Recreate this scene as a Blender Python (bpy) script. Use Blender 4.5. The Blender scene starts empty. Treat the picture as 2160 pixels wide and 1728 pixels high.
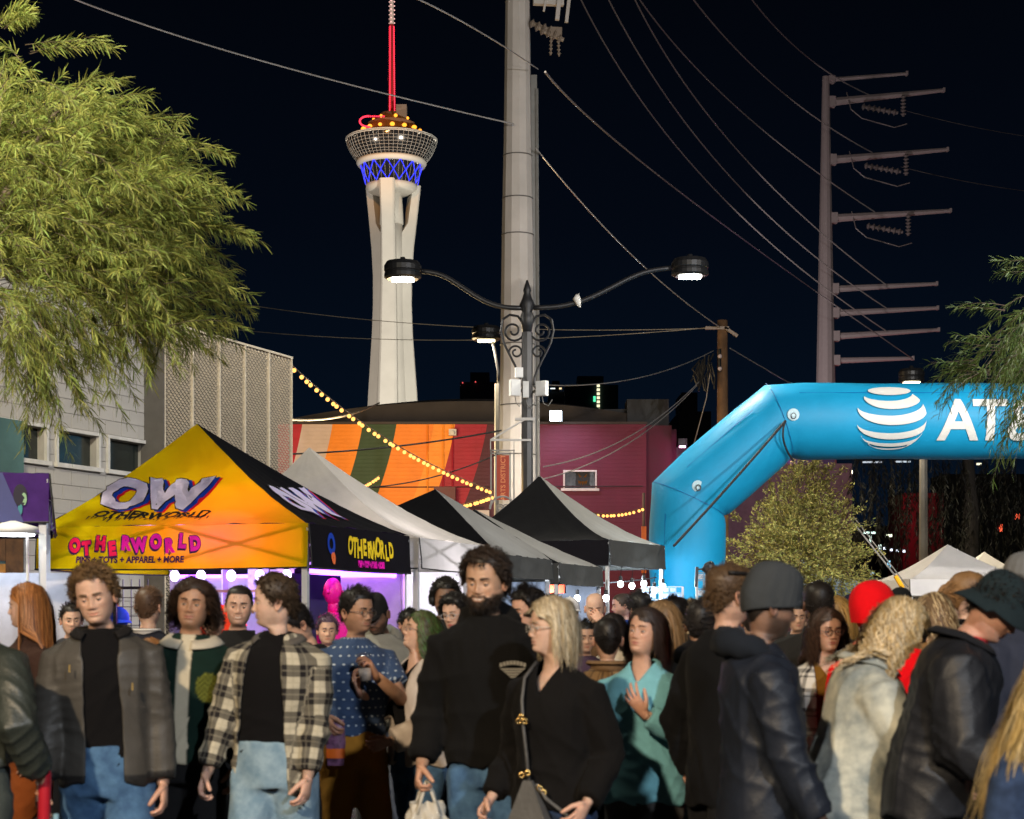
import bpy, bmesh, math, random
import numpy as np
from mathutils import Vector, Matrix, Euler

# ------------------------------------------------------------------ camera, world, lights, exposure
SC = bpy.context.scene
COL = SC.collection
FOC = 3600.0            # focal length in pixels of the 2160 px wide photograph
HOR = 1290.0            # horizon row
EYE = 1.65
def P(px, py, Y):
    return Vector(((px - 1080.0) / FOC * Y, Y, EYE + (HOR - py) / FOC * Y))

cam_d = bpy.data.cameras.new('camera')
cam = bpy.data.objects.new('camera', cam_d)
COL.objects.link(cam)
cam.location = (0, 0, EYE)
cam.rotation_euler = (math.radians(90), 0, 0)
cam_d.sensor_width = 36.0
cam_d.sensor_fit = 'HORIZONTAL'
cam_d.lens = 36.0 * FOC / 2160.0
cam_d.shift_y = (HOR - 864.0) / 2160.0
cam_d.clip_start = 0.1
cam_d.clip_end = 4000
cam_d.dof.use_dof = True
cam_d.dof.focus_distance = 40.0
cam_d.dof.aperture_fstop = 4.5
SC.camera = cam

SC.view_settings.view_transform = 'Standard'
SC.view_settings.look = 'None'
SC.view_settings.exposure = 0.0
SC.view_settings.gamma = 1.0
SC.view_settings.use_curve_mapping = False
SC.render.engine = 'CYCLES'
cy = SC.cycles
cy.use_denoising = True
cy.max_bounces = 6
cy.diffuse_bounces = 3
cy.glossy_bounces = 2
cy.transmission_bounces = 4
cy.transparent_max_bounces = 8
cy.sample_clamp_indirect = 2.5
cy.use_light_tree = True
cy.caustics_reflective = False
cy.caustics_refractive = False

# night sky: nearly black overhead, a blue city glow near the horizon, the same all the way round
W = bpy.data.worlds.new('World')
SC.world = W
W.use_nodes = True
nt = W.node_tree
nt.nodes.clear()
wo = nt.nodes.new('ShaderNodeOutputWorld')
bg = nt.nodes.new('ShaderNodeBackground')
tc = nt.nodes.new('ShaderNodeTexCoord')
sx = nt.nodes.new('ShaderNodeSeparateXYZ')
cr = nt.nodes.new('ShaderNodeValToRGB')
nt.links.new(tc.outputs['Generated'], sx.inputs[0])
nt.links.new(sx.outputs['Z'], cr.inputs[0])
nt.links.new(cr.outputs[0], bg.inputs[0])
nt.links.new(bg.outputs[0], wo.inputs[0])
e = cr.color_ramp.elements
e[0].position = 0.0; e[0].color = (0.0024, 0.0075, 0.0180, 1)
e[1].position = 1.0; e[1].color = (0.0009, 0.0015, 0.0030, 1)
for p_, c_ in ((0.10, (0.0019, 0.0056, 0.0135)), (0.22, (0.0013, 0.0030, 0.0072)), (0.34, (0.0010, 0.0019, 0.0042))):
    k = cr.color_ramp.elements.new(p_); k.color = (*c_, 1)
bg.inputs[1].default_value = 0.82

LIGHTS = []
def lamp(name, kind, loc, power, color, size=0.3, target=None, spot=None, blend=0.4):
    d = bpy.data.lights.new(name, kind)
    d.energy = power
    d.color = color
    if kind == 'AREA':
        d.shape = 'DISK'; d.size = size
    elif kind in ('POINT', 'SPOT'):
        d.shadow_soft_size = size
    if kind == 'SPOT':
        d.spot_size = math.radians(spot); d.spot_blend = blend
    o = bpy.data.objects.new(name, d)
    o.location = loc
    if target is not None:
        o.rotation_euler = (Vector(target) - Vector(loc)).to_track_quat('-Z', 'Y').to_euler()
    COL.objects.link(o)
    return o

WARM = (1.0, 0.80, 0.52)
NEUT = (1.0, 0.90, 0.74)
COOL = (0.86, 0.93, 1.0)
# street lamps along the kerbs, both sides of the street, plus one added for the right tents (their posts are built with the others further down)
STREET = [(-5.2, -5.0, 7.6), (5.6, -5.5, 7.6), (-8.5, 14.0, 8.6), (10.6, 16.5, 8.6), (13.5, 26.0, 8.6)]
lamp('street_light', 'AREA', (STREET[0][0] + 0.9, STREET[0][1], STREET[0][2]), 2500, (1.0, .78, .52), 0.4, target=(-1.0, 8.0, 1.2))
lamp('street_light', 'AREA', (STREET[1][0] - 0.9, STREET[1][1], STREET[1][2]), 1500, (.86, .92, 1.0), 0.4, target=(1.6, 8.0, 1.2))
lamp('street_light', 'AREA', (STREET[2][0] + 2.6, STREET[2][1] - 4, STREET[2][2]), 1500, (1.0, 0.92, 0.70), 0.4, target=(-5.0, 22.0, 4.2))
lamp('street_light', 'AREA', (STREET[3][0] - 0.9, STREET[3][1], STREET[3][2]), 3100, (0.98, 0.97, 1.0), 0.4, target=(6.0, 35.5, 4.2))
lamp('street_light', 'AREA', (STREET[4][0] - 0.9, STREET[4][1], STREET[4][2]), 1700, (1.0, 0.95, 0.88), 0.4, target=(10.5, 42.0, 2.6))  # added lamp out of view that brightens the right hand white tents
# ------------------------------------------------------------------ helpers
def srgb(r, g, b):
    f = lambda c: (c / 255.0) / 12.92 if c / 255.0 <= 0.04045 else ((c / 255.0 + 0.055) / 1.055) ** 2.4
    return (f(r), f(g), f(b))

def link(o, parent=None):
    COL.objects.link(o)
    if parent is not None:
        o.parent = parent
    return o

def tag(o, label=None, cat=None, group=None, kind=None):
    if label: o['label'] = label
    if cat: o['category'] = cat
    if group: o['group'] = group
    if kind: o['kind'] = kind
    return o

def empty(name, loc=(0, 0, 0), rz=0.0, label=None, cat=None, group=None):
    o = bpy.data.objects.new(name, None)
    o.location = loc; o.rotation_euler = (0, 0, rz)
    o.empty_display_size = 0.1
    COL.objects.link(o)
    return tag(o, label, cat, group)

def dup(o, parent=None):
    c = o.copy(); COL.objects.link(c)
    if parent is not None: c.parent = parent
    for ch in list(o.children): dup(ch, c)
    return c

class MB:
    """collects primitives, then links them as one mesh object"""
    def __init__(s): s.v = []; s.f = []; s.m = []
    def add(s, vs, fs, mi=0):
        o = len(s.v)
        s.v.extend([tuple(v) for v in vs])
        s.f.extend([tuple(i + o for i in f) for f in fs])
        s.m.extend([mi] * len(fs))
        return s
    def box(s, c, size, mi=0, rot=None):
        hx, hy, hz = (q / 2 for q in size)
        vs = [Vector((x, y, z)) for x in (-hx, hx) for y in (-hy, hy) for z in (-hz, hz)]
        if rot is not None: vs = [rot @ v for v in vs]
        vs = [v + Vector(c) for v in vs]
        return s.add(vs, [(0, 1, 3, 2), (4, 6, 7, 5), (0, 4, 5, 1), (2, 3, 7, 6), (0, 2, 6, 4), (1, 5, 7, 3)], mi)
    def tube(s, pts, r, n=8, cap=True, mi=0, up=None):
        pts = [Vector(p) for p in pts]
        rs = r if isinstance(r, (list, tuple)) else [r] * len(pts)
        rings = []
        prev = None
        for i, p in enumerate(pts):
            a = pts[max(i - 1, 0)]; b = pts[min(i + 1, len(pts) - 1)]
            t = (b - a).normalized() if (b - a).length > 1e-9 else Vector((0, 0, 1))
            if prev is None:
                ref = Vector((0, 0, 1)) if abs(t.z) < 0.9 else Vector((1, 0, 0))
                sd = t.cross(ref).normalized()
            else:
                sd = (prev - t * prev.dot(t))
                sd = sd.normalized() if sd.length > 1e-6 else t.orthogonal().normalized()
            prev = sd
            bn = t.cross(sd)
            rings.append([p + (sd * math.cos(q) + bn * math.sin(q)) * rs[i] for q in (2 * math.pi * k / n for k in range(n))])
        vs = [v for rg in rings for v in rg]
        fs = []
        for i in range(len(rings) - 1):
            for k in range(n):
                k2 = (k + 1) % n
                fs.append((i * n + k, i * n + k2, (i + 1) * n + k2, (i + 1) * n + k))
        if cap:
            fs.append(tuple(reversed(range(n))))
            fs.append(tuple((len(rings) - 1) * n + k for k in range(n)))
        return s.add(vs, fs, mi)
    def bar(s, a, b, w, h=None, mi=0):
        a, b = Vector(a), Vector(b); h = h or w
        d = b - a
        q = d.to_track_quat('Z', 'X').to_matrix()
        return s.box((a + b) / 2, (w, h, d.length), mi, q)
    def lathe(s, prof, n=16, c=(0, 0, 0), mi=0, cap=True):
        c = Vector(c)
        vs = [c + Vector((r * math.cos(2 * math.pi * k / n), r * math.sin(2 * math.pi * k / n), z)) for r, z in prof for k in range(n)]
        fs = []
        for i in range(len(prof) - 1):
            for k in range(n):
                k2 = (k + 1) % n
                fs.append((i * n + k, i * n + k2, (i + 1) * n + k2, (i + 1) * n + k))
        if cap:
            fs.append(tuple(reversed(range(n))))
            fs.append(tuple((len(prof) - 1) * n + k for k in range(n)))
        return s.add(vs, fs, mi)
    def grid(s, fn, nu, nv, mi=0):
        vs = [fn(i / nu, j / nv) for j in range(nv + 1) for i in range(nu + 1)]
        fs = [(j * (nu + 1) + i, j * (nu + 1) + i + 1, (j + 1) * (nu + 1) + i + 1, (j + 1) * (nu + 1) + i) for j in range(nv) for i in range(nu)]
        return s.add(vs, fs, mi)
    def sphere(s, c, r, n=10, m=7, mi=0, sc=(1, 1, 1)):
        c = Vector(c)
        prof = [(max(1e-4, math.sin(math.pi * j / m)), -math.cos(math.pi * j / m)) for j in range(m + 1)]
        vs = [c + Vector((rr * math.cos(2 * math.pi * k / n) * r * sc[0], rr * math.sin(2 * math.pi * k / n) * r * sc[1], z * r * sc[2])) for rr, z in prof for k in range(n)]
        fs = [(i * n + k, i * n + (k + 1) % n, (i + 1) * n + (k + 1) % n, (i + 1) * n + k) for i in range(m) for k in range(n)]
        return s.add(vs, fs, mi)
    def mesh(s, name, mats, smooth=False):
        me = bpy.data.meshes.new(name)
        me.from_pydata(s.v, [], s.f)
        for m in (mats if isinstance(mats, (list, tuple)) else [mats]): me.materials.append(m)
        me.polygons.foreach_set('material_index', s.m)
        if smooth: me.polygons.foreach_set('use_smooth', [True] * len(me.polygons))
        me.update()
        return me
    def build(s, name, mats, parent=None, smooth=False, loc=None, angle=None):
        o = bpy.data.objects.new(name, s.mesh(name, mats, smooth))
        if loc is not None: o.location = loc
        link(o, parent)
        if angle: 
            md = None
        return o

def mesh_np(name, verts, faces, mats, smooth=True, attrs=None, mi=None):
    """fast mesh from numpy; faces (n,k) array or list of such arrays"""
    fl = [np.asarray(f, dtype=np.int32) for f in (faces if isinstance(faces, list) else [faces]) if len(f)]
    me = bpy.data.meshes.new(name)
    me.vertices.add(len(verts))
    me.vertices.foreach_set('co', np.asarray(verts, dtype=np.float32).ravel())
    loops = np.concatenate([f.ravel() for f in fl])
    tot = np.concatenate([np.full(len(f), f.shape[1], np.int32) for f in fl])
    start = np.concatenate([[0], np.cumsum(tot)[:-1]]).astype(np.int32)
    me.loops.add(len(loops)); me.loops.foreach_set('vertex_index', loops)
    me.polygons.add(len(tot)); me.polygons.foreach_set('loop_start', start)
    try: me.polygons.foreach_set('loop_total', tot)
    except Exception: pass
    for m in (mats if isinstance(mats, (list, tuple)) else [mats]): me.materials.append(m)
    if mi is not None: me.polygons.foreach_set('material_index', np.asarray(mi, np.int32))
    me.update(calc_edges=True)
    me.polygons.foreach_set('use_smooth', np.full(len(tot), smooth))
    for k, a in (attrs or {}).items():
        a = np.asarray(a, np.float32)
        if a.shape[1] == 4:
            at = me.attributes.new(k, 'FLOAT_COLOR', 'POINT'); at.data.foreach_set('color', a.ravel())
        else:
            at = me.attributes.new(k, 'FLOAT_VECTOR', 'POINT'); at.data.foreach_set('vector', a.ravel())
    me.validate()
    return me

# ------------------------------------------------------------------ materials
MATS = {}
def N(nt, t, **kw):
    n = nt.nodes.new(t)
    for k, v in kw.items():
        if k in n.inputs.keys(): n.inputs[k].default_value = v
        else: setattr(n, k, v)
    return n

def mat(name, color=(0.5, 0.5, 0.5), rough=0.7, metal=0.0, var=0.15, vscale=6.0, bump=0.0, bscale=60.0, emit=0.0, ecol=None, trans=0.0, attr=None, spec=0.4, sss=0.0, coat=0.0, fuzz=0.0):
    if name in MATS: return MATS[name]
    m = bpy.data.materials.new(name); m.use_nodes = True
    t = m.node_tree
    b = t.nodes['Principled BSDF']
    b.inputs['Roughness'].default_value = rough
    b.inputs['Metallic'].default_value = metal
    b.inputs['Specular IOR Level'].default_value = spec
    if coat: b.inputs['Coat Weight'].default_value = coat
    if fuzz:
        b.inputs['Sheen Weight'].default_value = fuzz
        b.inputs['Sheen Roughness'].default_value = 0.5
    co = t.nodes.new('ShaderNodeTexCoord').outputs['Object']
    if attr:
        a = N(t, 'ShaderNodeAttribute', attribute_name=attr); csrc = a.outputs['Color']
    else:
        r = t.nodes.new('ShaderNodeRGB'); r.outputs[0].default_value = (*color, 1); csrc = r.outputs[0]
    if var:
        nz = N(t, 'ShaderNodeTexNoise', Scale=vscale, Detail=5.0, Roughness=0.62)
        t.links.new(co, nz.inputs['Vector'])
        mr = N(t, 'ShaderNodeMapRange'); mr.inputs['From Min'].default_value = 0.25; mr.inputs['From Max'].default_value = 0.75
        mr.inputs['To Min'].default_value = 1 - var; mr.inputs['To Max'].default_value = 1 + var
        t.links.new(nz.outputs['Fac'], mr.inputs['Value'])
        mx = N(t, 'ShaderNodeVectorMath', operation='SCALE')
        t.links.new(csrc, mx.inputs[0]); t.links.new(mr.outputs[0], mx.inputs['Scale'])
        csrc = mx.outputs[0]
        if not metal:
            mr2 = N(t, 'ShaderNodeMapRange'); mr2.inputs['To Min'].default_value = max(0.05, rough - 0.12); mr2.inputs['To Max'].default_value = min(1, rough + 0.12)
            t.links.new(nz.outputs['Fac'], mr2.inputs['Value']); t.links.new(mr2.outputs[0], b.inputs['Roughness'])
    t.links.new(csrc, b.inputs['Base Color'])
    if bump:
        nb = N(t, 'ShaderNodeTexNoise', Scale=bscale, Detail=4.0)
        t.links.new(co, nb.inputs['Vector'])
        bp = N(t, 'ShaderNodeBump', Strength=bump, Distance=0.02)
        t.links.new(nb.outputs['Fac'], bp.inputs['Height']); t.links.new(bp.outputs[0], b.inputs['Normal'])
    if emit:
        b.inputs['Emission Strength'].default_value = emit
        b.inputs['Emission Color'].default_value = (*(ecol or color), 1)
    if sss:
        b.inputs['Subsurface Weight'].default_value = sss
        b.inputs['Subsurface Radius'].default_value = (1.0, 0.35, 0.2)
        b.inputs['Subsurface Scale'].default_value = 0.008
    if trans:
        tr = t.nodes.new('ShaderNodeBsdfTranslucent'); ms = t.nodes.new('ShaderNodeMixShader')
        ms.inputs[0].default_value = trans
        t.links.new(csrc, tr.inputs[0])
        t.links.new(b.outputs[0], ms.inputs[1]); t.links.new(tr.outputs[0], ms.inputs[2])
        t.links.new(ms.outputs[0], t.nodes['Material Output'].inputs[0])
    MATS[name] = m
    return m

def glow(name, color, strength, sample=False):
    if name in MATS: return MATS[name]
    m = bpy.data.materials.new(name); m.use_nodes = True
    t = m.node_tree; t.nodes.clear()
    o = t.nodes.new('ShaderNodeOutputMaterial'); em = t.nodes.new('ShaderNodeEmission')
    em.inputs[0].default_value = (*color, 1); em.inputs[1].default_value = strength
    t.links.new(em.outputs[0], o.inputs[0])
    if not sample:
        try: m.cycles.emission_sampling = 'NONE'
        except Exception: pass
    MATS[name] = m
    return m

def glass(name, tint=(0.9, 0.95, 0.95), alpha=0.3, rough=0.08):
    if name in MATS: return MATS[name]
    m = bpy.data.materials.new(name); m.use_nodes = True
    t = m.node_tree; t.nodes.clear()
    o = t.nodes.new('ShaderNodeOutputMaterial'); tp = t.nodes.new('ShaderNodeBsdfTransparent'); gl = t.nodes.new('ShaderNodeBsdfGlossy')
    gl.inputs['Roughness'].default_value = rough
    tp.inputs[0].default_value = (*tint, 1)
    ms = t.nodes.new('ShaderNodeMixShader'); ms.inputs[0].default_value = alpha
    t.links.new(tp.outputs[0], ms.inputs[1]); t.links.new(gl.outputs[0], ms.inputs[2]); t.links.new(ms.outputs[0], o.inputs[0])
    MATS[name] = m
    return m

def text_mesh(txt, size=1.0, fat=0.0, shear=0.0, align='LEFT', sub=0, ext=0.0):
    """flat lettering as vertices (x right, y up) and triangles"""
    c = bpy.data.curves.new('letters', 'FONT')
    c.body = txt; c.size = size; c.offset = fat; c.shear = shear; c.align_x = align; c.resolution_u = 4
    o = bpy.data.objects.new('letters', c); COL.objects.link(o)
    bpy.context.view_layer.update()
    dg = bpy.context.evaluated_depsgraph_get()
    me = bpy.data.meshes.new_from_object(o.evaluated_get(dg))
    bpy.data.objects.remove(o); bpy.data.curves.remove(c)
    bm = bmesh.new(); bm.from_mesh(me); bpy.data.meshes.remove(me)
    bmesh.ops.remove_doubles(bm, verts=bm.verts, dist=1e-5)
    bmesh.ops.triangulate(bm, faces=bm.faces)
    for _ in range(sub):
        lim = size * 0.16
        ed = [e_ for e_ in bm.edges if e_.calc_length() > lim]
        if ed:
            bmesh.ops.subdivide_edges(bm, edges=ed, cuts=1)
            bmesh.ops.triangulate(bm, faces=bm.faces)
    bm.verts.index_update()
    vs = [(v.co.x, v.co.y) for v in bm.verts]
    fs = [tuple(v.index for v in f.verts) for f in bm.faces]
    bm.free()
    return vs, fs

def wire_pts(a, b, sag, n=16):
    a, b = Vector(a), Vector(b)
    return [a.lerp(b, i / n) - Vector((0, 0, sag * 4 * (i / n) * (1 - i / n))) for i in range(n + 1)]
def bez(a, c, b, n=20):
    a, b, c = Vector(a), Vector(b), Vector(c)
    return [a * (1 - t) ** 2 + c * 2 * t * (1 - t) + b * t * t for t in (i / n for i in range(n + 1))]
def through(a, m, b, n=20):
    a, m, b = Vector(a), Vector(m), Vector(b)
    return bez(a, m * 2 - (a + b) / 2, b, n)
# ------------------------------------------------------------------ ground
asph = mat('asphalt', (0.045, 0.045, 0.047), 0.85, var=0.3, vscale=1.5, bump=0.25, bscale=90)
conc = mat('pavement_concrete', (0.25, 0.24, 0.22), 0.85, var=0.15, vscale=2, bump=0.1, bscale=40)
m = MB(); m.grid(lambda u, v: (-1500 + 3000 * u, -60 + 2600 * v, 0), 8, 8)
tag(m.build('ground', asph), kind='structure')
m = MB(); m.box((-9.6, 18, 0.06), (7.6, 70, 0.12)); tag(m.build('pavement', conc), kind='structure')
m = MB(); m.box((-5.72, 18, 0.065), (0.16, 70, 0.13)); tag(m.build('kerb', mat('kerb_stone', (0.32, 0.31, 0.29), 0.8, bump=0.1)), kind='structure')

# ------------------------------------------------------------------ white block building with expanded metal screen
paint = mat('white_block_paint', (0.39, 0.368, 0.335), 0.75, var=0.09, vscale=1.3, bump=0.22, bscale=45)
mort = mat('painted_mortar', (0.36, 0.34, 0.31), 0.85, var=0.1, bump=0.2)
WB = empty('white_building', (-5.25, 26.0, 0), math.atan2(0.93, 0.367), 'white painted concrete block building with small high windows and a metal mesh screen', 'building')
T0, T1, HW = -9.0, 3.9, 6.06
WINS = [(-1.52, -0.60), (-2.72, -1.80), (-3.92, -3.0)]
WZ0, WZ1 = 3.70, 4.14
BL, BH, BT = 0.40, 0.20, 0.30
m = MB()
def wallpiece(t0, t1, z0, z1): m.box(((t0 + t1) / 2, 0.165, (z0 + z1) / 2), (t1 - t0, 0.30, z1 - z0))
wallpiece(T0, -3.92, 0, HW - 0.003); wallpiece(-3.0, -2.72, 0, HW - 0.003); wallpiece(-1.80, -1.52, 0, HW - 0.003); wallpiece(-0.60, 0.05, 0, HW - 0.003)
for a, b in WINS: wallpiece(a, b, 0, WZ0); wallpiece(a, b, WZ1, HW - 0.003)
m.build('wall_core', mort, WB)
m = MB(); m.box((1.70, 0.55, HW / 2), (3.28, 0.28, HW)); m.box((1.36, -0.04, 3.0), (3.9, 0.03, 5.7)); m.box((-2.5, 6.3, HW / 2 - 0.1), (13, 11.2, HW - 0.25)); m.build('wall', mat('dark_backing', (0.05, 0.045, 0.04), 0.9), WB)  # sheet behind the mesh coloured dark for the shade in its holes
# blocks: proud of the mortar; those in sight one by one
def blockmesh(w, h, seed):
    r = random.Random(seed); b = MB(); d = 0.010 + r.uniform(-0.001, 0.001)
    e_ = 0.006
    x, z = w / 2 - 0.0015, h / 2 - 0.0015
    vs = [(-x, 0, -z), (x, 0, -z), (x, 0, z), (-x, 0, z), (-x + e_, -d, -z + e_), (x - e_, -d, -z + e_), (x - e_, -d, z - e_), (-x + e_, -d, z - e_)]
    b.add(vs, [(4, 5, 6, 7), (0, 1, 5, 4), (1, 2, 6, 5), (2, 3, 7, 6), (3, 0, 4, 7)])
    return b
bcache = {}
shown = []; rest = MB()
rw = int(HW / BH)
for j in range(rw + 1):
    z0 = j * BH; z1 = min(HW, z0 + BH)
    if z1 - z0 < 0.02: continue
    off = BL / 2 if j % 2 else 0
    k = 0
    t = T0 - off
    while t < 0.05:
        segs = [(max(t, T0), min(t + BL, 0.05))]
        if z1 > WZ0 - 0.05 and z0 < WZ1 + 0.05:
            for a, b in WINS:
                ns = []
                for s0, s1 in segs:
                    if s1 <= a - 0.05 or s0 >= b + 0.05: ns.append((s0, s1))
                    else:
                        if s0 < a - 0.05: ns.append((s0, a - 0.05))
                        if s1 > b + 0.05: ns.append((b + 0.05, s1))
                segs = ns
        for s0, s1 in segs:
            w = round(s1 - s0, 2); h = round(z1 - z0, 2)
            if w < 0.03: continue
            c = Vector(((s0 + s1) / 2, 0.012, (z0 + z1) / 2))
            vis = s0 > -4.6 and z0 > 2.6
            if vis and len(shown) < 300:
                key = (w, h, (j * 7 + k) % 3)
                if key not in bcache: bcache[key] = blockmesh(w, h, key[2]).mesh('block', paint)
                shown.append((bcache[key], c))
            else:
                bm_ = blockmesh(w, h, (j + k) % 3)
                rest.add([(v[0] + c.x, v[1] + c.y, v[2] + c.z) for v in bm_.v], bm_.f)
        t += BL; k += 1
for me, c in shown:
    o = bpy.data.objects.new('block', me); o.location = c; link(o, WB)
tag(rest.build('block_courses', paint, WB), kind='stuff')
m = MB(); m.box((-4.45, 0.12, HW + 0.022), (9.05, 0.42, 0.05)); m.build('parapet_cap', paint, WB)
wf = mat('white_window_frame', (0.55, 0.53, 0.49), 0.6)
pane_m = mat('dark_window_glass', (0.015, 0.02, 0.018), 0.12, spec=0.6, var=0.3)
for a, b in WINS:
    c = (a + b) / 2; w = b - a; zc = (WZ0 + WZ1) / 2; h = WZ1 - WZ0
    f = MB(); f.box((c, 0.03, WZ1 + 0.03), (w + 0.12, 0.12, 0.05)); f.box((c, 0.02, WZ0 - 0.035), (w + 0.16, 0.16, 0.06))
    f.box((a - 0.03, 0.032, zc), (0.05, 0.12, h)); f.box((b + 0.03, 0.032, zc), (0.05, 0.12, h))
    fo = f.build('window', wf, WB)
    p = MB(); p.box((c, 0.13, zc), (w, 0.012, h)); p.build('pane', pane_m, fo)
    p = MB()
    for q in (0.25, 0.5, 0.75): p.box((c, 0.16, WZ0 + h * q), (w, 0.01, 0.008))
    p.build('blind', mat('window_blind', (0.05, 0.06, 0.055), 0.8), fo)
steel = mat('galvanised_mesh', (0.68, 0.58, 0.43), 0.5, metal=0.15, var=0.12, vscale=8)
for k in range(5):
    t0 = -0.587 + k * 0.778; t1 = t0 + 0.762
    z0, z1 = 1.2, 5.93
    m = MB(); nr = int((z1 - z0) / 0.040); cols = 14
    cw = (t1 - t0) / cols
    for j in range(nr):
        zc = z0 + (j + 0.5) * 0.040
        vs = []; 
        for i in range(cols + 1):
            s = 0.013 if (i + j) % 2 else -0.013
            x = t0 + i * cw
            # curl of the strip: louvred, a bit of bow per panel
            vs += [(x, -0.328, zc + s + 0.012), (x, -0.300, zc + s - 0.012)]
        m.add(vs, [(2 * i, 2 * i + 2, 2 * i + 3, 2 * i + 1) for i in range(cols)])
    pn = m.build('mesh_panel', steel, WB)
    f = MB()
    f.box((t0, -0.315, (z0 + z1) / 2), (0.022, 0.06, z1 - z0)); f.box((t1 + 0.0, -0.315, (z0 + z1) / 2), (0.016, 0.06, z1 - z0))
    f.box(((t0 + t1) / 2, -0.315, z1 + 0.02), (t1 - t0 + 0.03, 0.07, 0.035))
    f.build('panel_frame', steel, pn)
m = MB(); m.box((-0.60, -0.14, 3.6), (0.05, 0.40, 4.75)); m.build('screen_return', mat('dark_flashing', (0.10, 0.09, 0.08), 0.6), WB)
# painted mural board on the wall beside the purple tent
MUR = empty('mural_board', (-5.25, 26.0, 0), math.atan2(0.93, 0.367), 'teal board painted with golden ruins on the white wall beside the purple tent', 'mural')
m = MB(); m.box((-4.72, -0.06, 2.3), (2.3, 0.06, 3.75)); m.build('board', mat('teal_board', srgb(70, 100, 98), 0.8, var=0.35, vscale=1.2), MUR)
gold = mat('gold_mural_paint', srgb(150, 105, 45), 0.8, var=0.6, vscale=5)
brn = mat('brown_mural_paint', srgb(85, 58, 32), 0.8, var=0.6, vscale=6)
r = random.Random(4)
m = MB()
for k in range(26):
    x = -4.6 + r.uniform(-1.0, 1.0); zt = 3.75 - 0.5 * abs(x + 4.9) - r.uniform(0, 1.4)
    m.box((x, -0.094 - 0.0013 * k, zt), (r.uniform(0.1, 0.4), 0.004, r.uniform(0.15, 0.7)), k % 2)
tag(m.build('painted_ruins', [gold, brn], MUR), kind='stuff')

# ------------------------------------------------------------------ striped mural building across the street end
YB = 60.0
def mural_mat():
    mm = bpy.data.materials.new('mural_stripes'); mm.use_nodes = True; t = mm.node_tree; b = t.nodes['Principled BSDF']
    b.inputs['Roughness'].default_value = 0.65
    co = t.nodes.new('ShaderNodeTexCoord'); s = t.nodes.new('ShaderNodeSeparateXYZ'); t.links.new(co.outputs['Object'], s.inputs[0])
    def M(op, a, b_=None):
        n = N(t, 'ShaderNodeMath', operation=op)
        for i, q in enumerate((a, b_)):
            if q is None: continue
            if isinstance(q, (int, float)): n.inputs[i].default_value = q
            else: t.links.new(q, n.inputs[i])
        return n.outputs[0]
    dz = M('SUBTRACT', 8.23, s.outputs['Z'])
    sh = M('ADD', M('MULTIPLY', dz, 0.16), M('MULTIPLY', M('MULTIPLY', dz, dz), 0.045))
    x = M('ADD', s.outputs['X'], sh)
    f = M('DIVIDE', M('ADD', x, 9.0), 16.0)
    cr = t.nodes.new('ShaderNodeValToRGB'); cr.color_ramp.interpolation = 'CONSTANT'
    stops = [(0, (185, 30, 45)), (637, (210, 185, 175)), (700, (250, 140, 22)), (765, (44, 66, 30)), (834, (245, 132, 22)), (915, (252, 150, 40)), (960, (165, 18, 42)), (1024, (80, 18, 34)), (1098, (100, 12, 42)), (1366, (100, 12, 42))]
    els = cr.color_ramp.elements
    while len(els) < len(stops): els.new(0.5)
    for e_, (px, c) in zip(els, stops):
        e_.position = 0 if px == 0 else ((px - 1080) / 60.0 + 9.0) / 16.0
        e_.color = (*srgb(*c), 1)
    t.links.new(f, cr.inputs[0])
    nz = N(t, 'ShaderNodeTexNoise', Scale=2.2, Detail=5.0); t.links.new(co.outputs['Object'], nz.inputs['Vector'])
    mr = N(t, 'ShaderNodeMapRange'); mr.inputs['To Min'].default_value = 0.78; mr.inputs['To Max'].default_value = 1.15; t.links.new(nz.outputs['Fac'], mr.inputs['Value'])
    mx = N(t, 'ShaderNodeVectorMath', operation='SCALE'); t.links.new(cr.outputs[0], mx.inputs[0]); t.links.new(mr.outputs[0], mx.inputs['Scale'])
    t.links.new(mx.outputs[0], b.inputs['Base Color'])
    mp = N(t, 'ShaderNodeMapping'); mp.inputs['Rotation'].default_value = (math.radians(90), 0, 0); t.links.new(co.outputs['Object'], mp.inputs[0])
    br = N(t, 'ShaderNodeTexBrick', Scale=1.0); br.inputs['Brick Width'].default_value = 0.42; br.inputs['Row Height'].default_value = 0.14; br.inputs['Mortar Size'].default_value = 0.016
    br.inputs['Color1'].default_value = (1, 1, 1, 1); br.inputs['Color2'].default_value = (0.55, 0.55, 0.55, 1); br.inputs['Mortar'].default_value = (0, 0, 0, 1)
    t.links.new(mp.outputs[0], br.inputs['Vector'])
    bp = N(t, 'ShaderNodeBump', Strength=0.6, Distance=0.03); t.links.new(br.outputs['Color'], bp.inputs['Height']); t.links.new(bp.outputs[0], b.inputs['Normal'])
    return mm
mur = mural_mat()
MBld = empty('mural_building', (0, YB, 0), 0, 'low brick building painted in orange, green and red stripes with a purple end', 'building')
WX0, WX1, WZa, WZb = 1.80, 2.98, 5.95, 6.62
m = MB()
def mw(x0, x1, z0, z1): m.box(((x0 + x1) / 2, 0.15, (z0 + z1) / 2), (x1 - x0, 0.3, z1 - z0))
mw(-9, WX0, 0, 8.23); mw(WX1, 4.72, 0, 8.23); mw(WX0, WX1, 0, WZa); mw(WX0, WX1, WZb, 8.23)
m.build('wall', mur, MBld)
m = MB(); m.box((5.17, 0.25, 4.1), (0.9, 0.3, 8.2)); m.box((5.72, 6.2, 4.05), (0.2, 11.6, 8.1)); m.box((-1.6, 6.9, 3.9), (14, 12.4, 7.8)); m.build('end_wall', mat('maroon_paint', srgb(74, 15, 36), 0.7, var=0.2, vscale=2, bump=0.3, bscale=6), MBld)
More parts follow.
